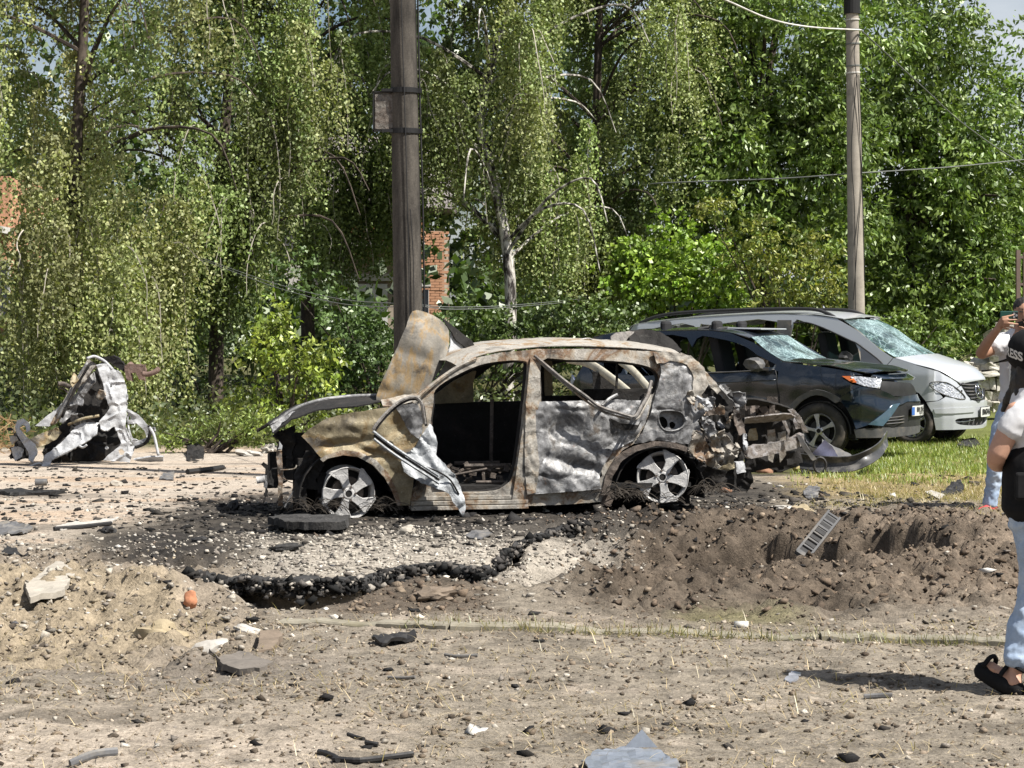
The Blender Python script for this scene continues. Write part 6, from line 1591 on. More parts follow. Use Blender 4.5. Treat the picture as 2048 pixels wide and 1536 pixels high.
for i in range(40):
    p = W(random.uniform(1495, 1545), random.uniform(806, 834), random.uniform(24.6, 25.2)); eng.box(p, (random.uniform(.04, .14), random.uniform(.05, .2), random.uniform(.04, .10)), Matrix.Rotation(random.uniform(0, 3), 3, random.choice('XYZ')))
eng.build('engine_block', M_ASHDK, wk)
MB().tube([W(1524, 874, 24.5), W(1530, 872, 24.5), W(1534, 880, 24.5), W(1532, 892, 24.5)], .02, 8).build('hose', M_B_SOOT, wk)
M_CREAM = m_plain('dusty_cream_metal', (.50, .47, .38), .7, .1, .25, 12, .2, .004, .3, 0, (.30, .27, .22))
for pts, r_ in (([(1135, 718, 25.6), (1180, 728, 25.2), (1230, 762, 24.8), (1268, 794, 24.5)], .050), ([(1240, 722, 26.6), (1266, 742, 26.3), (1300, 780, 26)], .045)):
    MB().tube(catmull([W(*p) for p in pts], 6), r_, 8, True, .5).build('screen_pillar', M_CREAM, wk, True)
c1 = wsheet('cabin_side', M_B_SOOT, [(1195, 740), (1235, 762), (1272, 796), (1300, 800), (1490, 800), (1490, 940), (1180, 940), (1185, 800)], 25.4, .03, .04, (.2, 0))
wsheet('dash_remains', M_B_SOOT, [(1186, 742), (1200, 746), (1204, 800), (1186, 800)], 25.0, .02, .05)

# ------------------------------------------------------------------ crumpled white wreck at the left
lrnd = random.Random(4)
LO = G(160, 928); LO.z = zg(LO.x, LO.y)
lw = empty('car_wreck', LO, 0, 'crushed white car shell standing on end under the birches at the left', 'car wreck')
def lsheet(name, mat, zp, d=0.0, amp=.05, th=.02, slope=(0, 0), sc=5, seed=1, holes=(), rag_=.005, par=None):
    Y = LO.y; cv = lambda p: ((p[0] / 5.12 - 1024) * Y / F - LO.x, CH - (680 + p[1] / 5.12 - HZ) * Y / F - LO.z)
    uv = [cv(p) for p in zp]; hs = [[cv(p) for p in h] for h in holes]
    ca = sum(a for a, b in uv) / len(uv); cb = sum(b for a, b in uv) / len(uv)
    return sheet(name, mat, par or lw, lambda a, b: Vector((a, d + slope[0] * (a - ca) + slope[1] * (b - cb) + crumple(a, b, seed, amp * .9, sc * .8) + .12 * crumple(a, b, seed + 5, amp, sc * 2.6), b)), uv, hs, .018, th, rag_)
def ltube(name, mat, pts, r_, par=None, flat=1.0):
    Y = LO.y; c = [Vector(((p[0] / 5.12 - 1024) * Y / F - LO.x, p[2], CH - (680 + p[1] / 5.12 - HZ) * Y / F - LO.z)) for p in pts]
    return MB().tube(catmull(c, 5), r_, 7, True, flat).build(name, mat, par or lw, True)
lsheet('shell_inside', M_B_SOOT, [(960, 230), (1100, 300), (1120, 560), (1140, 720), (1250, 1050), (1080, 1240), (420, 1270), (400, 1060), (580, 860), (760, 560)], .35, .05, .02, (0, .2), 4, 3)
lsheet('pillar_panel', M_B_RUST, [(890, 190), (985, 250), (850, 430), (720, 620), (600, 850), (540, 850), (640, 660), (780, 400)], -.05, .03, .05, (0, .25), 5, 5)
lsheet('side_panel', M_B_GREY, [(930, 330), (960, 420), (860, 560), (800, 640), (760, 740), (640, 850), (600, 830), (700, 640), (820, 450)], .08, .05, .02, (0, .2), 6, 6)
lsheet('grey_sheet', M_B_WHITE, [(700, 560), (640, 680), (560, 830), (480, 890), (350, 880), (440, 800), (560, 700)], .12, .04, .02, (.2, .2), 5, 7)
lsheet('white_panel', M_B_WHITE, [(1010, 262), (1090, 240), (1180, 300), (1250, 335), (1290, 460), (1305, 560), (1310, 720), (1300, 880), (1345, 1040), (1390, 1100), (1340, 1250), (1090, 1222), (1130, 1170), (1240, 1090), (1260, 1050), (1190, 880), (1110, 930), (1060, 900), (1040, 830), (1140, 700), (1100, 560), (1060, 400)], -.1, .07, .02, (.3, .1), 5, 9, [[(1140, 450), (1150, 450), (1156, 480), (1142, 484)], [(1232, 1120), (1262, 1108), (1290, 1140), (1280, 1168), (1246, 1172)]])
lsheet('folded_wing', M_B_WHITE, [(1030, 840), (1030, 950), (960, 1010), (880, 1060), (740, 1130), (600, 1205), (575, 1300), (500, 1290), (530, 1160), (640, 1070), (740, 960), (800, 880), (880, 840)], -.28, .07, .02, (.1, .5), 5, 11, [[(868, 1000), (880, 1000), (880, 1012), (868, 1012)]])
lsheet('cream_panel', M_B_YEL, [(420, 960), (600, 890), (650, 940), (600, 1010), (510, 1060), (420, 1090), (340, 1010)], -.15, .04, .02, (.1, .3), 6, 13)
lsheet('twisted_strip', M_B_WHITE, [(185, 880), (200, 820), (260, 800), (320, 840), (345, 910), (310, 930), (290, 870), (250, 860), (230, 900), (300, 980), (400, 1060), (420, 1130), (390, 1240), (340, 1210), (330, 1130), (260, 1030), (200, 940)], -.2, .06, .02, (0, .2), 6, 15)
lsheet('dark_lump', M_B_SOOT, [(140, 950), (200, 960), (260, 1040), (280, 1200), (180, 1240), (110, 1180), (150, 1080)], -.05, .10, .08, (0, 0), 5, 17)
lsheet('white_scrap', M_B_WHITE, [(150, 1100), (210, 1080), (270, 1110), (250, 1190), (190, 1230), (160, 1170)], -.18, .06, .02, (0, 0), 9, 19)
lsheet('roof_edge', M_B_SOOT, [(950, 175), (1040, 180), (1140, 158), (1210, 190), (1255, 260), (1260, 330), (1180, 290), (1090, 225), (1000, 215)], .12, .02, .06, (0, 0), 6, 21)
ltube('roof_lip', M_B_WHITE, [(900, 190, -.05), (960, 168, .0), (1030, 195, .02), (1090, 235, .0), (1160, 300, -.05)], .018)
lsheet('tail_bracket', M_B_WHITE, [(1305, 700), (1400, 750), (1480, 830), (1540, 900), (1530, 1030), (1470, 1060), (1390, 1100), (1350, 1040), (1310, 880)], -.02, .05, .02, (.2, 0), 6, 23, [[(1320, 860), (1400, 850), (1480, 930), (1500, 1000), (1420, 1030), (1360, 1000)], [(1322, 780), (1345, 785), (1340, 820), (1318, 815)]])
ltube('tail_hoop', M_B_SOOT, [(1530, 870, -.05), (1545, 950, -.05), (1500, 1050, -.05), (1390, 1100, -.05)], .02)
ltube('loose_leg', M_B_WHITE, [(1545, 890, -.1), (1590, 960, -.12), (1620, 1060, -.15), (1650, 1170, -.2)], .018)
ltube('loose_leg', M_B_GREY, [(1540, 920, .0), (1580, 900, .0), (1600, 930, -.1)], .014)
ltube('cross_bar', M_B_YEL, [(730, 862, -.2), (880, 800, -.2), (1040, 770, -.15)], .018)
ltube('rail', M_B_GREY, [(915, 230, -.12), (780, 460, -.14), (620, 800, -.18)], .016)
ltube('rail', M_B_SOOT, [(935, 250, -.10), (800, 480, -.12), (660, 790, -.15)], .016)
ltube('cross_bar', M_B_WHITE, [(860, 1070, -.30), (900, 1085, -.30), (940, 1060, -.30)], .014)
ltube('mirror_arm', M_ASHDK, [(580, 450, .1), (640, 455, .1), (700, 480, .05)], .03)
ltube('mirror_arm', M_ASHDK, [(590, 490, .1), (650, 510, .1), (690, 550, .05)], .014)
M_EXH = m_burnt('rusty_exhaust', [(.3, (.16, .10, .085)), (.5, (.25, .17, .14)), (.7, (.19, .14, .12))], 5, 51, -.05, .2, .8, .1)
lsheet('exhaust_box', M_EXH, [(1268, 260), (1290, 250), (1400, 246), (1480, 252), (1478, 330), (1462, 400), (1420, 410), (1380, 330), (1330, 340), (1340, 420), (1290, 420), (1266, 320)], .05, .02, .08, (0, 0), 6, 25)
ltube('exhaust_pipe', M_EXH, [(1460, 345, .0), (1520, 350, .0), (1590, 325, .0), (1625, 290, .02)], .032)
for (x0, y0, x1, y1) in ((700, 1000, 1060, 1240), (420, 1120, 700, 1260)):
    lsheet('inner_scrap', M_B_SOOT, [(x0, y0), (x1, y0), (x1, y1), (x0, y1)], .15, .12, .03, (0, 0), 5, x0)
lsheet('ground_flake', M_B_WHITE, [(340, 1290), (480, 1240), (560, 1290), (440, 1310)], -.35, .03, .02, (0, -1.5), 6, 31)
lsheet('ground_flake', M_B_WHITE, [(1380, 1220), (1560, 1190), (1690, 1190), (1680, 1240), (1560, 1245), (1420, 1240)], -.1, .03, .02, (0, -1.5), 6, 33)

for i in range(16):
    cx_, cy_ = lrnd.choice(((lrnd.uniform(130, 420), lrnd.uniform(830, 1240)), (lrnd.uniform(420, 1300), lrnd.uniform(780, 1240)), (lrnd.uniform(650, 1120), lrnd.uniform(350, 800))))
    r_ = lrnd.uniform(25, 75); el = lrnd.uniform(.4, 1.6)
    lsheet('torn_flake', lrnd.choice((M_B_WHITE, M_B_SOOT, M_B_GREY, M_B_RUST, M_B_SOOT, M_B_YEL)), [(cx_ + r_ * lrnd.uniform(.5, 1.2) * math.cos(a), min(1290, cy_ + el * r_ * lrnd.uniform(.5, 1.2) * math.sin(a))) for a in np.linspace(0, 5.4, 7)], lrnd.uniform(-.30, .05), .05, .015, (lrnd.uniform(-.8, .8), lrnd.uniform(-.8, .8)), 8, 300 + i)
# ------------------------------------------------------------------ people: each body one continuous skin
class Body:
    """overlapping limbs fused by a fine remesh into one smooth surface"""
    def __init__(s): s.mb = MB()
    def limb(s, pts, rs, n=12, flat=None):
        c = catmull(pts, 4); m = len(c); k = len(pts) - 1
        rr = [float(np.interp(i / (m - 1) * k, range(k + 1), rs)) for i in range(m)]
        c = [c[0] + (c[0] - c[1]).normalized() * rr[0] * .5] + c + [c[-1] + (c[-1] - c[-2]).normalized() * rr[-1] * .5]; rr = [rr[0] * .6] + rr + [rr[-1] * .6]
        s.mb.tube(c, rr, n, True, flat); return s
    def ball(s, c, r, n=14):
        vs = []; fs = []
        c = Vector(c); r = Vector(r) if not isinstance(r, (int, float)) else Vector((r, r, r))
        for i in range(n + 1):
            t_ = math.pi * i / n
            for j in range(n): a = 2 * math.pi * j / n; vs.append(c + Vector((r.x * math.sin(t_) * math.cos(a), r.y * math.sin(t_) * math.sin(a), r.z * math.cos(t_))))
        for i in range(n):
            for j in range(n): fs.append((i * n + j, i * n + (j + 1) % n, (i + 1) * n + (j + 1) % n, (i + 1) * n + j))
        s.mb.add(vs, fs); return s
    def build(s, name, mat, parent, voxel=.012, smooth=4, folds=0.0, fscale=.1):
        o = s.mb.build(name, mat, parent, True)
        r_ = o.modifiers.new('fuse', 'REMESH'); r_.mode = 'VOXEL'; r_.voxel_size = voxel; r_.use_smooth_shade = True
        if smooth:
            m = o.modifiers.new('smooth', 'SMOOTH'); m.factor = .5; m.iterations = smooth
        if folds:
            tx = bpy.data.textures.new(name, 'CLOUDS'); tx.noise_scale = fscale; tx.noise_depth = 3
            d = o.modifiers.new('folds', 'DISPLACE'); d.texture = tx; d.strength = folds; d.mid_level = .5; d.texture_coords = 'LOCAL'
        return o
M_SKIN = m_plain('skin_tan', (.46, .255, .165), .55, 0, .10, 14, .1, .002, .35)
M_SKINW = m_plain('skin_pink', (.60, .345, .24), .55, 0, .10, 14, .1, .002, .35)
M_TEE = m_plain('white_cotton', (.74, .74, .76), .9, 0, .06, 9, .3, .004, .1)
M_JEAN = m_plain('light_denim', (.42, .53, .70), .9, 0, .22, 7, .4, .003, .1, 0, (.66, .74, .84))
M_HAIR = m_plain('dark_hair', (.022, .017, .014), .55, 0, .4, 30, .5, .006, .4)
M_BLACKC = m_plain('black_cloth', (.014, .014, .015), .85, 0, .35, 14, .4, .004, .15)
M_RED = m_plain('red_canvas', (.52, .06, .07), .8, 0, .2, 20, .2)
M_PHONE = m_plain('phone_green', (.015, .07, .055), .3, .1, .1, 20)
M_LENS = m_plain('lens', (.45, .45, .48), .15, .5, .3, 30)
M_PRNT = m_plain('shirt_print', (.40, .10, .09), .8, 0, .6, 22)
M_SOLE = m_plain('white_rubber', (.66, .64, .60), .8)

# ---- the man photographing with his phone (right edge)
YM = 18.6; mz = CH - (1013 - HZ) * YM / F
MO = Vector(((2046 - 1024) * YM / F, YM, zg((2046 - 1024) * YM / F, YM)))
man = empty('person', MO, 0, 'dark-haired man in white T-shirt and light jeans holding up a phone, red shoes', 'person')
def Mn(px, py, d=0.0):
    if not (px > 2020 and py < 652): px -= 9
    v = P(px, py, YM)
    return Vector((v.x - MO.x, d, v.z - mz))
def fingers(b, base, dirs, lens, rad):
    for (p0, d, l) in zip(base, dirs, lens):
        p0 = Vector(p0); d = Vector(d).normalized(); bend = Vector((d.x * .6, d.y + .5, d.z * .6)).normalized()
        b.limb([p0 - d * .02, p0, p0 + d * l * .45, p0 + d * l * .7 + bend * l * .2, p0 + d * l * .75 + bend * l * .38], [rad, rad, rad * .95, rad * .88, rad * .75], 8)
b = Body()
b.ball(Mn(2046, 610, .0), (.077, .098, .112)).ball(Mn(2045, 626, -.035), (.056, .06, .062))         # skull, jaw
b.limb([Mn(2045, 614, -.085), Mn(2044, 622, -.112)], [.012, .017], 8)                               # nose
for dx in (-17.5, 17.5): b.ball(Mn(2046 + dx, 613, .015), (.012, .025, .032), 8)                    # ears
b.limb([Mn(2046, 628, .01), Mn(2049, 655, .02)], [.058, .062])
b.limb([Mn(2049, 655, .02), Mn(2050, 700, .02), Mn(2050, 780, .02), Mn(2050, 800, .02)], [.10, .14, .13, .13], 14)
b.limb([Mn(2012, 668, .0), Mn(1990, 684, -.03), Mn(1966, 694, -.08)], [.060, .052, .046])           # his right upper arm
b.limb([Mn(1966, 694, -.08), Mn(1974, 672, -.17), Mn(1992, 642, -.26)], [.048, .044, .030])
b.limb([Mn(1992, 642, -.26), Mn(2001, 628, -.28)], [.032, .040], 10, .6)                            # palm
fb = [Mn(2001, 620, -.30), Mn(2002, 626, -.31), Mn(2003, 632, -.31), Mn(2003, 638, -.30)]
fingers(b, fb, [(1, -.1, .22), (1, -.15, .05), (1, -.15, -.08), (1, -.1, -.18)], [.085, .10, .105, .085], .0105)
b.limb([Mn(1998, 634, -.27), Mn(2006, 642, -.24), Mn(2016, 643, -.235)], [.014, .012, .009], 8)
b.limb([Mn(2086, 668, .0), Mn(2092, 700, -.05), Mn(2086, 718, -.12)], [.060, .052, .046])
b.limb([Mn(2086, 718, -.12), Mn(2072, 690, -.2), Mn(2054, 658, -.26)], [.047, .042, .030])
b.limb([Mn(2054, 658, -.26), Mn(2046, 650, -.28)], [.032, .038], 10, .6)
fb = [Mn(2044, 642, -.29), Mn(2042, 646, -.30), Mn(2040, 651, -.30), Mn(2042, 656, -.29)]
fingers(b, fb, [(-.7, -.1, .75), (-1, -.15, .40), (-1, -.15, .12), (-1, -.1, -.08)], [.07, .085, .085, .07], .0105)
b.limb([Mn(2048, 652, -.27), Mn(2046, 640, -.25), Mn(2040, 636, -.24)], [.014, .012, .009], 8)
for hip, kn, an in (((2030, 800), (2004, 892), (1992, 985)), ((2072, 800), (2080, 895), (2082, 985))):
    b.limb([Mn(*hip, .02), Mn(*kn, -.02), Mn(*an, .04)], [.078, .054, .036])
b.build('body', M_SKIN, man, .0085, 3)
e = MB()
for dx in (-8, 8): e.box(Mn(2045 + dx, 609, -.093), (.030, .012, .010)); e.box(Mn(2045 + dx, 603.5, -.096), (.042, .012, .008))
e.build('eyes_and_brows', M_HAIR, man)
hb = Body(); hb.ball(Mn(2047, 600, .022), (.084, .100, .088)).ball(Mn(2048, 612, .05), (.080, .075, .09)); hb.build('hair', M_HAIR, man, .009, 2, .025, .03)
be = Body(); be.ball(Mn(2045, 632, -.045), (.056, .052, .042)).ball(Mn(2045, 624, -.088), (.030, .016, .008)); be.build('beard', M_HAIR, man, .008, 2, .01, .02)
sh = Body()
sh.limb([Mn(2049, 657, .02), Mn(2049, 680, .02), Mn(2050, 720, .02), Mn(2049, 760, .02), Mn(2048, 786, .02)], [.13, .185, .175, .165, .172], 20, .72)
sh.limb([Mn(2022, 664, .01), Mn(2004, 676, -.02), Mn(1996, 681, -.035)], [.072, .074, .076], 14)
sh.limb([Mn(2078, 664, .01), Mn(2090, 686, -.03), Mn(2093, 694, -.045)], [.072, .074, .076], 14)
sh.build('t_shirt', M_TEE, man, .010, 3, .030, .09)
pr = MB(); pr.box(Mn(2036, 712, -.150), (.145, .012, .30)); po = pr.build('shirt_print', M_PLATE, man); 
q = MB(); q.box(Mn(2036, 692, -.158), (.11, .006, .10)); q.box(Mn(2036, 728, -.158), (.11, .006, .12)); q.build('print_pictures', M_PRNT, po)
lg = Body()
lg.limb([Mn(2049, 778, .02), Mn(2049, 802, .02)], [.155, .165], 18, .75)
lg.limb([Mn(2029, 805, .02), Mn(2012, 850, .0), Mn(2002, 900, -.02), Mn(1996, 950, .01), Mn(1990, 996, .03)], [.098, .088, .076, .066, .064])
lg.limb([Mn(2070, 805, .02), Mn(2076, 850, .0), Mn(2080, 900, -.02), Mn(2082, 950, .01), Mn(2083, 996, .03)], [.098, .088, .076, .066, .064])
lg.build('jeans', M_JEAN, man, .010, 2, .035, .07)
for fx, tx in ((1994, 1956), (2084, 2048)):
    s_ = Body(); s_.limb([Mn(fx + 4, 1003, .03), Mn(fx - 14, 1005, -.03), Mn(tx + 6, 1008, -.10)], [.046, .044, .034], 12, .8); s_.limb([Mn(fx, 994, .03), Mn(fx, 1004, .03)], [.044, .05]); 
    so_ = s_.build('shoe', M_RED, man, .008, 2)
    q = Body(); q.limb([Mn(fx + 6, 1011, .03), Mn(fx - 14, 1012, -.03), Mn(tx + 5, 1012, -.10)], [.038, .038, .036], 10, .9); q.build('sole', M_SOLE, so_, .008, 2)
    l_ = MB()
    for k in range(4): l_.tube([Mn(fx - 10 - k * 5, 998 + k * 1.6, -.06 - .015 * k), Mn(fx - 12 - k * 5, 998 + k * 1.6, .01 - .015 * k)], .004, 5)
    l_.build('laces', M_SOLE, so_)
ph = empty('mobile_phone', P(2018, 641, YM - .27), 0, 'dark green mobile phone held up in the man\'s hands', 'phone')
MB().box((0, 0, .042), (.150, .012, .074)).build('case', M_PHONE, ph, False, .008)
cm = MB()
for dx, dz in ((.040, .056), (.040, .030), (.060, .043)): cm.lathe([(0, -.012), (.010, -.012), (.011, .0), (0, .0)], 12, Matrix.Translation((dx, 0, dz)))
cm.build('lens', M_LENS, ph)
MB().box((.050, -.0075, .043), (.046, .004, .052)).build('camera_bump', M_BLACKC, ph, False, .003)

# ---- woman walking away at the right edge: cap, vest, sandals
YW = 9.6; wz = CH - (1388 - HZ) * YW / F
WMO = Vector(((2092 - 1024) * YW / F, YW, zg((2092 - 1024) * YW / F, YW)))
wom = empty('person', WMO, 0, 'woman in black cap and vest, jeans and black sandals, walking at the right edge', 'person')
def Wn(px, py, d=0.0): v = P(px, py, YW); return Vector((v.x - WMO.x, d, v.z - wz))
b = Body()
b.ball(Wn(2070, 708, .02), (.080, .098, .112)).ball(Wn(2064, 738, .075), (.055, .06, .06))
b.limb([Wn(2060, 722, .11), Wn(2058, 730, .128)], [.010, .014], 8)
b.limb([Wn(2072, 745, .0), Wn(2080, 790, -.01)], [.050, .055])
b.limb([Wn(2082, 812, .0), Wn(2088, 880, .0), Wn(2090, 960, .0), Wn(2092, 1020, .0)], [.10, .125, .115, .14], 14, .62)
b.limb([Wn(2034, 816, -.04), Wn(2012, 858, -.05), Wn(1988, 908, -.05)], [.052, .050, .045])
b.limb([Wn(1988, 908, -.05), Wn(2000, 926, .05), Wn(2046, 930, .17)], [.043, .040, .026])
b.limb([Wn(2046, 930, .17), Wn(2066, 928, .19)], [.028, .034], 10, .6)
fb = [Wn(2070, 920, .20), Wn(2071, 926, .205), Wn(2071, 932, .205), Wn(2070, 938, .20)]
fingers(b, fb, [(1, .2, .1), (1, .2, 0), (1, .2, -.05), (1, .2, -.12)], [.07, .08, .078, .06], .0085)
b.limb([Wn(2060, 922, .19), Wn(2068, 912, .2), Wn(2076, 908, .21)], [.011, .010, .008], 8)
b.limb([Wn(2140, 812, .0), Wn(2160, 870, -.01), Wn(2158, 930, .0)], [.050, .045, .040])
b.limb([Wn(2158, 930, .0), Wn(2140, 945, .1), Wn(2104, 935, .18)], [.042, .038, .026])
b.limb([Wn(2104, 935, .18), Wn(2090, 930, .19)], [.028, .034], 10, .6)
fb = [Wn(2086, 922, .2), Wn(2085, 928, .205), Wn(2085, 934, .205), Wn(2086, 940, .2)]
fingers(b, fb, [(-1, .2, .1), (-1, .2, 0), (-1, .2, -.05), (-1, .2, -.12)], [.06, .07, .07, .055], .0085)
b.limb([Wn(2092, 926, .19), Wn(2088, 914, .2), Wn(2082, 909, .21)], [.011, .010, .008], 8)
b.limb([Wn(2068, 1040, .0), Wn(2078, 1170, .03), Wn(2032, 1345, .02)], [.088, .058, .034])
b.limb([Wn(2120, 1040, .0), Wn(2120, 1180, .05), Wn(2128, 1330, -.14)], [.088, .058, .034])
# left foot, heel down and toes up
b.limb([Wn(2030, 1350, .02), Wn(2029, 1368, -.01)], [.034, .032]); b.limb([Wn(2028, 1366, .0), Wn(2008, 1352, .06), Wn(1986, 1338, .11)], [.030, .034, .030], 12, .75)
for k in range(5): b.limb([Wn(1990 + k * 3, 1342 + k * .6, .115 - .012 * k), Wn(1977 + k * 3.2, 1334 + k * 1.5, .14 - .022 * k)], [.011, .009], 8)
b.limb([Wn(2128, 1335, -.14), Wn(2128, 1352, -.16)], [.034, .032]); b.limb([Wn(2128, 1350, -.15), Wn(2116, 1366, -.06), Wn(2104, 1376, .0)], [.030, .034, .030], 12, .75)
for k in range(5): b.limb([Wn(2106 + k * 4, 1376, .0 - .006 * k), Wn(2100 + k * 4, 1379, .05 - .006 * k)], [.011, .009], 8)
b.build('body', M_SKINW, wom, .0085, 3)
hr = Body()
hr.limb([Wn(2070, 716, .03), Wn(2068, 760, .02), Wn(2062, 800, .01), Wn(2072, 850, -.08)], [.094, .092, .085, .06], 16)
hr.limb([Wn(2050, 716, .02), Wn(2044, 760, .03), Wn(2030, 790, .06), Wn(2018, 820, .09)], [.05, .045, .032, .014], 10)
hr.limb([Wn(2090, 716, .0), Wn(2092, 770, -.04), Wn(2090, 830, -.08), Wn(2086, 870, -.10)], [.07, .08, .06, .02], 12)
hr.build('hair', M_HAIR, wom, .009, 2, .03, .04)
cp = Body(); cp.ball(Wn(2068, 694, .02), (.112, .125, .090)).limb([Wn(2068, 704, .02), Wn(2068, 716, .02)], [.114, .116], 24, 1.08)
cp_o = cp.build('cap', M_BLACKC, wom, .009, 4)
bk = MB(); bk.lathe([(0, 0), (.014, 0), (.010, .012), (0, .014)], 12, Matrix.Translation(Wn(2068, 653, .02)) @ Matrix.Rotation(R(90), 4, 'X')); bk.build('cap_button', M_BLACKC, cp_o)
brm = [[Wn(2068, 714, .02) + Vector((math.sin(a) * (.10 + .085 * j), math.cos(a) * (.105 + .085 * j), -.012 * j - .02 * math.sin(a) ** 2 * j)) for a in np.linspace(-.95, .95, 13)] for j in (0, .5, 1)]
grid_sheet('peak', M_BLACKC, cp_o, brm, .006)
cc = Wn(2068, 697, .02)
def capf(a, z):
    th = R(-68) + a / .118; zz = z - a * .28
    k = math.sqrt(max(.05, 1 - (zz / .115) ** 2)); return Vector((cc.x + math.sin(th) * .1185 * k, cc.y - math.cos(th) * .131 * k, cc.z + zz - .016))
text_obj('PRESS', capf, M_SOLE, cp_o, .052, 'lettering')
sl = Body()
sl.limb([Wn(2082, 782, .0), Wn(2086, 830, .0), Wn(2090, 900, .0), Wn(2092, 1000, .0)], [.13, .165, .155, .165], 20, .68)
sl.limb([Wn(2062, 812, -.02), Wn(2040, 822, -.05), Wn(2024, 840, -.06), Wn(2014, 862, -.06)], [.066, .060, .060, .060], 16)
sl.limb([Wn(2134, 806, .0), Wn(2154, 850, -.01), Wn(2158, 880, -.01)], [.066, .070, .072], 14)
sl.build('t_shirt', M_TEE, wom, .009, 3, .022, .10)
vs = Body()
vs.limb([Wn(2112, 800, .02), Wn(2108, 860, .01), Wn(2096, 915, .0), Wn(2092, 940, .0), Wn(2090, 1018, .0)], [.10, .130, .172, .190, .192], 24, .82)
vs.build('vest', M_BLACKC, wom, .010, 3, .012, .12)
pk = MB()
for px, py in ((2030, 965), (2070, 965), (2110, 965)): pk.box(Wn(px, py, -.165), (.078, .03, .12))
pk.build('pouch', M_BLACKC, wom, False, .012)
lg = Body()
lg.limb([Wn(2092, 1000, .0), Wn(2092, 1050, .0)], [.165, .17], 20, .74)
lg.limb([Wn(2070, 1050, .0), Wn(2080, 1110, .01), Wn(2076, 1180, .03), Wn(2052, 1250, .03), Wn(2036, 1318, .02)], [.105, .092, .076, .068, .068])
lg.limb([Wn(2116, 1050, .0), Wn(2122, 1120, .03), Wn(2122, 1190, .05), Wn(2126, 1260, -.05), Wn(2130, 1310, -.12)], [.105, .092, .078, .07, .07])
lg.build('jeans', M_JEAN, wom, .009, 2, .034, .07)
for (h, t1, t2, hd, td_) in (((2036, 1378), (2006, 1366), (1974, 1346), -.02, .13), ((2130, 1362), (2114, 1380), (2096, 1388), -.18, .06)):
    q = Body(); q.limb([Wn(*h, hd), Wn(*t1, (hd + td_) / 2), Wn(*t2, td_)], [.040, .043, .042], 14, .9)
    so_ = q.build('sandal', M_BLACKC, wom, .008, 2)
    dv = Vector(Wn(*t2, td_)) - Vector(Wn(*h, hd)); nn = dv.cross(Vector((0, 1, 0))).normalized(); nn = nn if nn.z > 0 else -nn
    for f_, rr in ((.86, .042), (.42, .044)):
        c0 = Vector(Wn(*h, hd)) + dv * f_ + nn * .02; side = dv.cross(nn).normalized()
        MB().tube(catmull([c0 - side * .046, c0 - side * .03 + nn * .045, c0 + nn * .06, c0 + side * .03 + nn * .045, c0 + side * .046], 4), .011, 6, True).build('strap', M_BLACKC, so_)
    c0 = Vector(Wn(*h, hd)) + dv * .08 + nn * .085; side = dv.cross(nn).normalized(); fw = dv.normalized()
    ringp = [c0 + side * .042 * math.cos(a) + fw * .05 * math.sin(a) for a in np.linspace(0, 2 * math.pi, 15)]
    MB().tube(ringp, .009, 6, False).build('ankle_strap', M_BLACKC, so_)
    MB().tube([c0 + fw * .04 , c0 + fw * .07 - nn * .06], .009, 6).build('strap', M_BLACKC, so_)
# ------------------------------------------------------------------ debris: every piece that can be picked out is a thing
M_DBLK = m_plain('charred_plastic', (.022, .021, .021), .6, 0, .4, 20, .4, .01, .4)
M_DGRY = m_plain('dusty_grey_plastic', (.13, .13, .135), .6, 0, .3, 12, .2, .004, .4, 0, (.22, .20, .17))
M_DMET = m_plain('dented_sheet', (.26, .29, .34), .45, .3, .25, 6, .2, .004, .5, .2, (.30, .27, .23))
M_DCON = m_plain('broken_concrete', (.42, .385, .33), .95, 0, .2, 9, .5, .01, .15)
M_DSTN = m_plain('brown_stone', (.22, .175, .135), .95, 0, .3, 9, .5, .012, .15)
M_DCLAY = m_plain('yellow_clay_lump', (.38, .315, .21), .95, 0, .25, 9, .6, .012, .15)
M_DWHT = m_plain('white_plaster', (.48, .455, .415), .95, 0, .2, 12, .5, .01, .15)
M_DASP = M_ASPH
M_DBRK = m_plain('scorched_brick', (.30, .17, .11), .9, 0, .35, 12, .4, .006, .2)
M_DORG = m_plain('orange_brick', (.50, .22, .12), .9, 0, .25, 14, .4)
M_DRED = m_plain('red_plastic', (.55, .05, .05), .4)
M_DYEL = m_plain('yellow_foam', (.62, .52, .26), .9, 0, .3, 20, .5)
def rock(name, cat, label, px, py, size, mat, seed, jit=.35, rz=0, lift=.25, parentless=True, flat=0.0):
    """size in metres (x, y, z half extents)"""
    o = rock_obj(name, size, mat, None, seed, jit, 2 if max(size) > .05 else 1)
    if max(size) > .05: fix_smooth(o, 32); o.location = onground(px, py); o.location.z += size[2] * (1 - 2 * lift)
    o.rotation_euler = (random.uniform(-.2, .2), random.uniform(-.2, .2), rz)
    return tag(o, label, cat)
def plate_piece(name, cat, label, pts, mat, th=.012, lift=0.0, warp=.03, seed=1, slope=0.0, par=None, zoff=0.0):
    """thin ragged piece lying on the ground: pts are places on the ground"""
    w = [onground(a, b) for a, b in pts]; c = sum((Vector(q) for q in w), Vector()) / len(w)
    ol = [(q.x - c.x, q.y - c.y) for q in w]
    kf = .15 if th >= .03 else .6
    zz = lambda a, b: (zg(c.x + a, c.y + b) - c.z) * kf + .004 + th * .7 + zoff * .2 + abs(crumple(a, b, seed, warp, 6)) * .8 + .16 * slope * max(-.5, min(.5, b))
    o = sheet(name, mat, par, lambda a, b: Vector((a, b, zz(a, b))), ol, (), .03, th, .01, True, False, seed)
    o.location = c; return tag(o, label, cat)
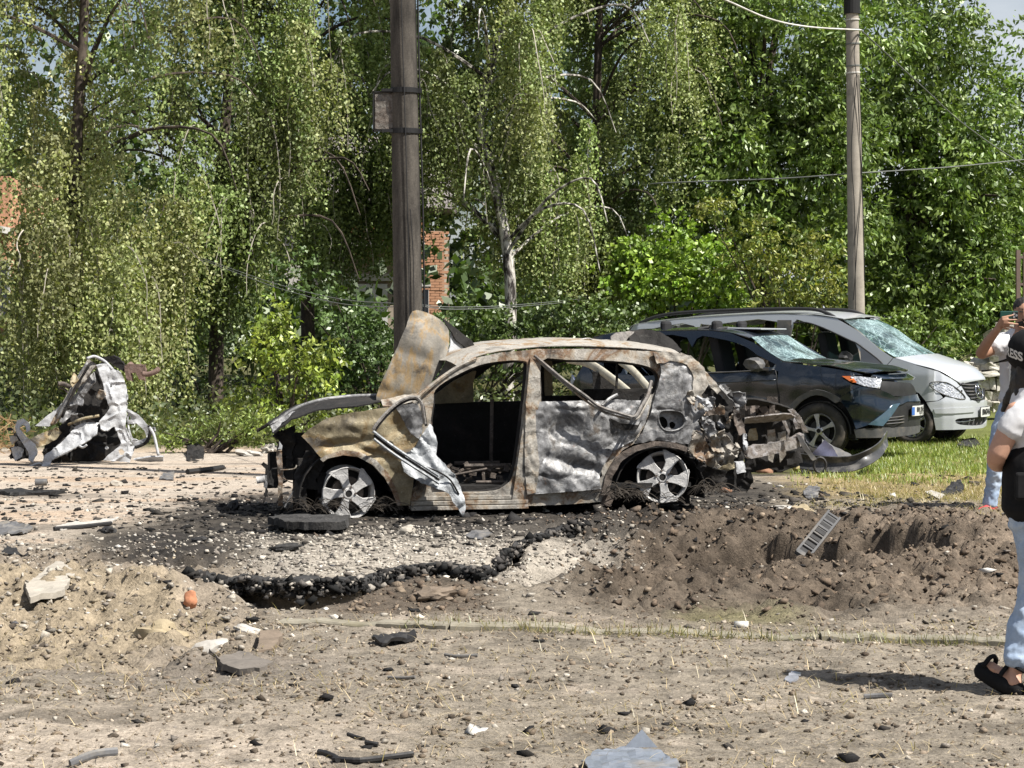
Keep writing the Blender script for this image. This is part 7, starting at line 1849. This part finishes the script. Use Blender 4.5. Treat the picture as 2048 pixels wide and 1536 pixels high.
def strip(name, cat, label, pts, r_, mat, flat=1.0, parts=None):
    w = [onground(p[0], p[1], p[2] if len(p) > 2 else r_) for p in pts]; o = MB().tube([q - w[0] for q in catmull(w, 5)], r_, 7, True, flat).build(name, mat, None, False); o.location = w[0]
    return tag(o, label, cat)
# large slabs and lumps
plate_piece('concrete_slab', 'slab', 'flat pale concrete slab lying on the rubble at the left', [(36, 1172), (56, 1157), (118, 1152), (152, 1167), (124, 1178), (60, 1182)], M_DCON, .035, 0, .012, 3, .30, None, .10)
rock('clay_lump', 'clay lump', 'big yellow clay lump left of the crater lip, beside an orange brick half', 318, 1222, (.13, .11, .07), M_DCLAY, 4, .4)
rock('brick_fragment', 'brick', 'orange brick piece standing on edge beside the yellow clay lump', 381, 1226, (.04, .03, .055), M_DORG, 5, .2)
rock('stone', 'stone', 'white plaster stone lying in the grey soil left of the broken kerb', 424, 1304, (.115, .075, .035), M_DWHT, 6, .3)
rock('stone', 'stone', 'smaller white stone just above the big white plaster stone', 494, 1268, (.075, .05, .025), M_DWHT, 7, .3)
plate_piece('asphalt_chunk', 'asphalt piece', 'dark flat asphalt piece lying below the broken kerb end', [(418, 1332), (438, 1320), (480, 1316), (520, 1320), (545, 1332), (520, 1344), (480, 1346), (445, 1350)], m_plain('grey_asphalt', (.17, .15, .13), .95, 0, .3, 14, .6), .03, 0, .01, 8, .05, None, .05)
plate_piece('broken_paving', 'slab', 'tan tilted slab fragment at the broken kerb end', [(514, 1300), (520, 1288), (555, 1284), (565, 1292), (545, 1302)], M_DSTN, .03, 0, .01, 9, .25, None, .03)
rock('stone', 'stone', 'dark pointed stone standing alone on the dusty ground at lower left', 297, 1424, (.034, .03, .05), M_DSTN, 10, .4)
plate_piece('asphalt_chunk', 'asphalt piece', 'thick black asphalt slab in front of the burnt front wheel', [(536, 1060), (560, 1053), (640, 1051), (700, 1054), (690, 1066), (640, 1070), (570, 1069)], M_ASPH, .06, 0, .03, 11, .0, None, .22)
rock('asphalt_chunk', 'asphalt piece', 'black asphalt lump on the gravel left of the crater lip', 570, 1100, (.12, .06, .035), M_ASPH, 12, .4)
rock('concrete_chunk', 'concrete lump', 'pale concrete lump on the gravel below the hanging door', 814, 1068, (.065, .05, .04), M_DCON, 13, .35)
plate_piece('sheet_fragment', 'metal piece', 'dark grey sheet fragment on the white gravel above the crater', [(930, 1074), (950, 1066), (975, 1064), (985, 1072), (960, 1078)], M_DGRY, .01, 0, .04, 14, .2)
rock('soil_lump', 'soil lump', 'brown soil lump lying in the crater below the asphalt edge', 870, 1196, (.13, .10, .045), M_DSTN, 16, .45)
rock('stone', 'stone', 'big tan stone on the soil rim right of the crater, below the wreck', 1605, 1034, (.105, .08, .065), M_DCLAY, 17, .35)
rock('stone', 'stone', 'pale flat stone left of the big tan stone on the soil rim', 1574, 1022, (.09, .06, .03), M_DWHT, 18, .3)
rock('brick_fragment', 'brick', 'scorched brick lying behind the burnt rear wheel', 1452, 985, (.060, .05, .036), M_DBRK, 19, .12)
rock('brick_fragment', 'brick', 'second scorched brick on the cinders under the bare bumper beam', 1530, 946, (.10, .06, .04), M_DBRK, 20, .15)
rock('log', 'log', 'short cut log on the ground under the bare bumper beam', 1600, 944, (.09, .09, .06), M_DYEL, 21, .2)
# ladder-like plastic tread leaning in the soil pit
lp = P(1602, 1110, 15.6); lo = empty('plastic_trim', lp, 0, 'long grey slotted plastic trim leaning into the soil pit at the right', 'car part')
pt0 = Vector((0, -.04, .0)); Yt = lp.y
e1 = P(1668, 1030, Yt + .55) - lp; ax_ = (e1 - pt0); L_ = ax_.length; ax_.normalize(); sd_ = Vector((ax_.z, .0, -ax_.x)).normalized(); sd_ = Vector((.86, .1, -.35)).normalized(); sd_ = (sd_ - ax_ * sd_.dot(ax_)).normalized(); nr_ = ax_.cross(sd_)
mb = MB(); M3 = Matrix((sd_, ax_, nr_)).transposed()
for s_ in (-1, 1): mb.box(pt0 + ax_ * L_ * .5 + sd_ * .048 * s_, (.016, L_, .03), M3)
for k in range(7): mb.box(pt0 + ax_ * L_ * (.02 + .155 * k), (.10, .02 if k else .05, .028), M3)
mb.box(pt0 + ax_ * L_ * .8, (.09, L_ * .38, .012), M3)
mb.build('rail_frame', M_GREYP, lo)
mb = MB()
for k in range(6): mb.box(pt0 + ax_ * L_ * (.10 + .155 * k) + nr_ * -.004, (.086, .05, .006), M3)
mb.build('web', M_DBLK, lo)
# torn bumper on the grass
bp = onground(1640, 940); bo_ = empty('torn_bumper', bp, 0, 'torn grey bumper skin lying on the grass in front of the dark blue car', 'car part')
def Bp(px, py, Y): return P(px, py, Y) - bp
M_BUM = m_plain('scuffed_bumper', (.045, .046, .048), .45, .1, .4, 8, .2, .004, .4, .2, (.20, .19, .18))
rows = []
for j in range(6):
    t_ = j / 5; r_ = []
    for (a, b, Y) in ((1600, 924, 24.6), (1650, 930, 24.4), (1700, 930, 24.3), (1735, 918, 24.3), (1760, 902, 24.5), (1772, 884, 24.8), (1776, 878, 25)):
        c = Bp(a, b, Y); c.z = max(c.z + .17 * t_ - .075, .01 + .03 * t_); c.y += .10 * math.sin(t_ * 2.6) + .02 * mn.noise((a * .05, t_ * 3, 1)); c.x -= .10 * (1 - t_) * 0; r_.append(c)
    rows.append(r_)
grid_sheet('bumper_skin', M_BUM, bo_, [catmull(r_, 4) for r_ in rows], .012)
def bsh(name, pts, Y, mat, th=.012, slope=0.0):
    uv = [(Bp(a, b, Y).x, Bp(a, b, Y).z) for a, b in pts]; zb = sum(q[1] for q in uv) / len(uv)
    return sheet(name, mat, bo_, lambda a, b: Vector((a, Y - bp.y + slope * (b - zb) + .03 * mn.noise((a * 6, b * 6, 3)), max(b, .006))), uv, (), .03, th, .008)
bsh('bumper_inside', [(1650, 880), (1668, 892), (1700, 908), (1720, 918), (1690, 930), (1640, 930), (1620, 924), (1640, 910)], 24.9, M_DGRY, .012, 1.2)
bsh('blue_fragment', [(1624, 906), (1650, 880), (1664, 892), (1678, 915), (1650, 912), (1634, 914)], 24.6, m_plain('violet_grey_paint', (.16, .16, .24), .35, .3, .3, 6, .1, .004, .5, .5), .012)
bsh('grey_batten', [(1592, 868), (1600, 870), (1616, 895), (1634, 918), (1626, 922), (1606, 898)], 24.1, M_DGRY, .03)
rg_ = [Bp(1640 + 12 * math.cos(a), 930 + 15 * math.sin(a), 24.2) for a in np.linspace(0, 2 * math.pi, 21)]
MB().tube(rg_, .016, 6, False).build('lamp_ring', M_DBLK, bo_)
strip('rubber_hose', 'hose', 'black curved hose lying beside the torn bumper on the grass edge', [(1596, 930, .05), (1606, 942, .03), (1640, 946, .02), (1670, 948, .02)], .022, M_DBLK)
plate_piece('wheel_arch_liner', 'car part', 'dark dished plastic liner under the torn bumper', [(1600, 950), (1612, 934), (1626, 936), (1632, 950), (1618, 956)], M_DBLK, .02, 0, .05, 22, .6, None, .05)
plate_piece('plastic_cover', 'car part', 'black plastic cover lying on the green grass right of the dark blue car', [(1914, 897), (1925, 888), (1948, 884), (1960, 894), (1940, 900)], M_DBLK, .05, 0, .03, 23, .1, None, .06)
plate_piece('plastic_cover', 'car part', 'dark plastic piece with a silver stud on dry grass near the red shoes', [(1895, 984), (1905, 978), (1920, 973), (1928, 984), (1915, 992), (1878, 994)], M_DBLK, .03, 0, .06, 24, .2, None, .03)
plate_piece('plastic_cover', 'car part', 'white flake beside the dark studded plastic piece', [(1850, 990), (1862, 986), (1890, 994), (1878, 1000)], M_DWHT, .01, 0, .02, 25)
# grey speaker surround at right
sp = onground(1978, 1040); sp_o = empty('speaker_surround', sp, R(10), 'grey plastic surround with an oval hole lying on the soil near the woman', 'car part')
ov = [(.11 * math.cos(a), .08 * math.sin(a)) for a in np.linspace(0, 2 * math.pi, 20, endpoint=False)]
sheet('ring_plate', M_DGRY, sp_o, lambda a, b: Vector((a, b, .03 + .05 * b)), [(-.16, -.13), (.10, -.12), (.15, -.05), (.13, .13), (-.08, .15), (-.14, .05)], [[(q[0] * .62, q[1] * .75) for q in ov]], .03, .02, .004)
MB().box((0, -.02, .0), (.16, .10, .05)).build('mount', M_DBLK, sp_o)
# foreground pieces
bl_o = plate_piece('blue_sheet_metal', 'metal piece', 'bent blue-grey metal sheet at the bottom edge of the picture', [(1165, 1532), (1200, 1512), (1240, 1505), (1262, 1502), (1300, 1508), (1335, 1522), (1360, 1540), (1340, 1590), (1200, 1590)], M_DMET, .006, 0, .03, 26, -.12, None, .02)
tri = MB(); c0 = onground(1278, 1506); tri.add([(-.055, 0, .02), (.07, .0, .02), (.012, .02, .085), (-.055, .006, .02), (.07, .006, .02), (.012, .026, .085)], [(0, 1, 2), (5, 4, 3), (0, 3, 4, 1), (1, 4, 5, 2), (2, 5, 3, 0)]); tr_o = tri.build('upturned_corner', M_DMET, bl_o); tr_o.location = c0 - bl_o.location
strip('black_strip', 'car part', 'black flat strip lying flat at the bottom left of the picture', [(140, 1536), (185, 1522), (235, 1511)], .016, M_DGRY, .4)
strip('wiper_blade', 'car part', 'long black wiper-like strip near the bottom edge, thicker at the left end', [(668, 1524), (720, 1527), (780, 1520), (826, 1514)], .012, M_DBLK)
strip('black_loop', 'car part', 'black bent plastic loop left of the wiper-like strip', [(638, 1508), (655, 1512), (672, 1520), (676, 1526)], .010, M_DBLK)
strip('thin_splinter', 'splinter', 'dark curved splinter above the wiper-like strip', [(696, 1472), (712, 1478), (728, 1482)], .008, M_DBLK)
strip('thin_splinter', 'splinter', 'short dark splinter to the right of the curved splinter', [(732, 1490), (745, 1492), (756, 1494)], .010, M_DBLK)
o = plate_piece('charred_cloth', 'charred piece', 'crumpled black charred piece just below the kerb', [(745, 1290), (760, 1281), (785, 1282), (800, 1276), (825, 1276), (830, 1284), (800, 1292), (765, 1296)], M_DBLK, .02, 0, .06, 27, .1, None, .03)
strip('black_strip', 'car part', 'thin black strip lying below the crumpled charred piece', [(890, 1313), (915, 1316), (955, 1314)], .009, M_DGRY)
strip('black_strip', 'car part', 'thin grey strip in the left middle of the foreground soil', [(776, 1354), (805, 1358), (830, 1358)], .008, M_DGRY)
rock('stone', 'stone', 'white flake of plaster right of the thin grey strip', 928, 1352, (.038, .022, .010), M_DWHT, 28, .4)
rock('stone', 'stone', 'white flake below and right of the blue-black chip', 882, 1454, (.022, .016, .010), M_DWHT, 29, .4)
rock('foam_scrap', 'scrap', 'yellow foam scrap with a black tip in the foreground soil', 838, 1433, (.036, .018, .012), M_DYEL, 30, .4)
rock('charred_scrap', 'charred piece', 'black scrap above the yellow foam scrap', 829, 1425, (.010, .010, .016), M_DBLK, 31, .4)
sv = plate_piece('silver_foil', 'scrap', 'shiny silver scrap beside a black lump in the foreground', [(1568, 1360), (1582, 1352), (1602, 1352), (1596, 1362), (1580, 1366)], m_plain('silver_foil', (.45, .46, .50), .3, .5, .2, 9), .008, 0, .03, 32, .2)
rock('charred_scrap', 'charred piece', 'black lump left of the shiny silver scrap', 1557, 1358, (.022, .016, .012), M_DBLK, 33, .4)
strip('grey_strip', 'car part', 'grey flat strip below the woman\'s shadow', [(1728, 1398), (1755, 1397), (1785, 1396)], .012, M_DGRY, .4)
rock('plastic_clip', 'car part', 'small black rectangular clip at lower left beside a white stone', 225, 1394, (.038, .012, .012), M_DBLK, 34, .15)
rock('stone', 'stone', 'white stone left of the small black clip', 173, 1388, (.034, .022, .014), M_DWHT, 35, .35)
plate_piece('black_flap', 'car part', 'folded black plastic flap at the left edge above the rubble', [(5, 1116), (14, 1108), (50, 1109), (56, 1114), (30, 1122)], M_DBLK, .02, 0, .03, 36, .4, None, .03)
plate_piece('door_trim', 'car part', 'grey trim panel lying on the road at the left edge', [(-20, 1068), (0, 1057), (52, 1058), (66, 1064), (40, 1072), (0, 1074)], M_DGRY, .015, 0, .05, 37, .2, None, .03)
plate_piece('door_trim', 'car part', 'long white and dark trim piece lying on the road', [(110, 1056), (150, 1050), (200, 1044), (240, 1040), (222, 1048), (160, 1056), (120, 1062)], M_DWHT, .012, 0, .03, 38, .1)
strip('black_strip', 'car part', 'black strip under the long white and dark trim piece', [(108, 1062), (160, 1058), (222, 1051)], .018, M_DBLK)
strip('black_strip', 'car part', 'long dark strip lying across the road left of the burnt car', [(375, 949), (410, 945), (446, 940)], .030, M_DBLK)
plate_piece('plastic_cover', 'car part', 'small grey cover with white flap on the road', [(318, 960), (330, 952), (348, 952), (346, 962)], M_DGRY, .02, 0, .04, 39, .2, None, .02)
cy = MB(); cy.lathe([(0, 0), (.035, 0), (.035, .12), (0, .12)], 14, Matrix.Rotation(R(90), 4, 'Z')); o = cy.build('metal_cylinder', M_DGRY, None, False); o.location = onground(94, 971, .035); o.rotation_euler = (0, 0, R(8)); tag(o, 'grey metal cylinder lying on the road at the left', 'car part')
rock('stone', 'stone', 'pale broken stone beside dark pieces in the middle of the road', 232, 972, (.075, .05, .04), M_DCON, 40, .35)
o = rock('red_cap', 'cap', 'small bright red plastic cap on the road left of the burnt car', 464, 990, (.030, .03, .028), M_DRED, 41, .1)
plate_piece('charred_plank', 'plank', 'long dark crust lying on the road at the left edge', [(-10, 988), (30, 984), (80, 985), (130, 987), (100, 991), (20, 992)], M_DBLK, .03, 0, .03, 42)
rock('charred_scrap', 'charred piece', 'charred heap beside the front of the burnt car', 468, 1020, (.045, .04, .06), M_DBLK, 43, .5)
rock('charred_scrap', 'charred piece', 'rounded black lump on the ash left of the crater', 217, 1066, (.055, .04, .035), M_DBLK, 44, .4)
rock('charred_scrap', 'charred piece', 'flat black lump on the ash above the white gravel', 398, 1083, (.06, .03, .02), M_DBLK, 45, .4)
plate_piece('metal_scrap', 'metal piece', 'crumpled dark metal scrap at the road edge right of the white wreck', [(372, 922), (376, 906), (392, 900), (408, 910), (406, 922), (390, 926)], M_B_SOOT, .02, 0, .08, 46, .6, None, .05)
rock('rubble', 'rubble', 'pile of pale rubble by the weeds, behind the burnt car\'s nose', 500, 912, (.16, .10, .055), M_DWHT, 47, .6)
rock('rubble', 'rubble', 'pale rubble lump nearest the burnt car\'s nose', 540, 906, (.13, .09, .07), M_DWHT, 48, .6)
plate_piece('foil_scrap', 'scrap', 'grey crumpled scrap on the burnt soil right of the wreck', [(1606, 990), (1618, 980), (1640, 984), (1634, 998), (1614, 998)], M_DGRY, .01, 0, .06, 49, .2, None, .02)
# dry brush pile at the far left
hb_ = onground(8, 905); sb = MB()
for i in range(160):
    a = Vector((random.uniform(-.6, .25), random.uniform(-.3, .3), random.uniform(0, .45))); sb.tube([a, a + Vector((random.uniform(-.3, .3), random.uniform(-.1, .1), random.uniform(-.15, .2)))], .006, 3)
o = sb.build('brush_pile', m_plain('dry_brush', (.36, .24, .12), .9, 0, .3, 8), None); o.location = hb_; tag(o, 'heap of dry tan brush at the left edge beside the white wreck', 'brush pile')
# scraps too small to single out
def d_scrap(x, y, px, py): return .3 + .7 * (1 - sst(1000, 1300, py))
x, y = scatter(420, d_scrap, yr=(7.7, 24))
lumps('small_scraps', x, y, rng.uniform(.008, .030, 420), colmix(420, [(.022, .021, .021), (.18, .14, .11), (.58, .56, .52), (.10, .10, .11)], [6, 3, 2, 2], .15), M_STONE, .5, .15, .5)
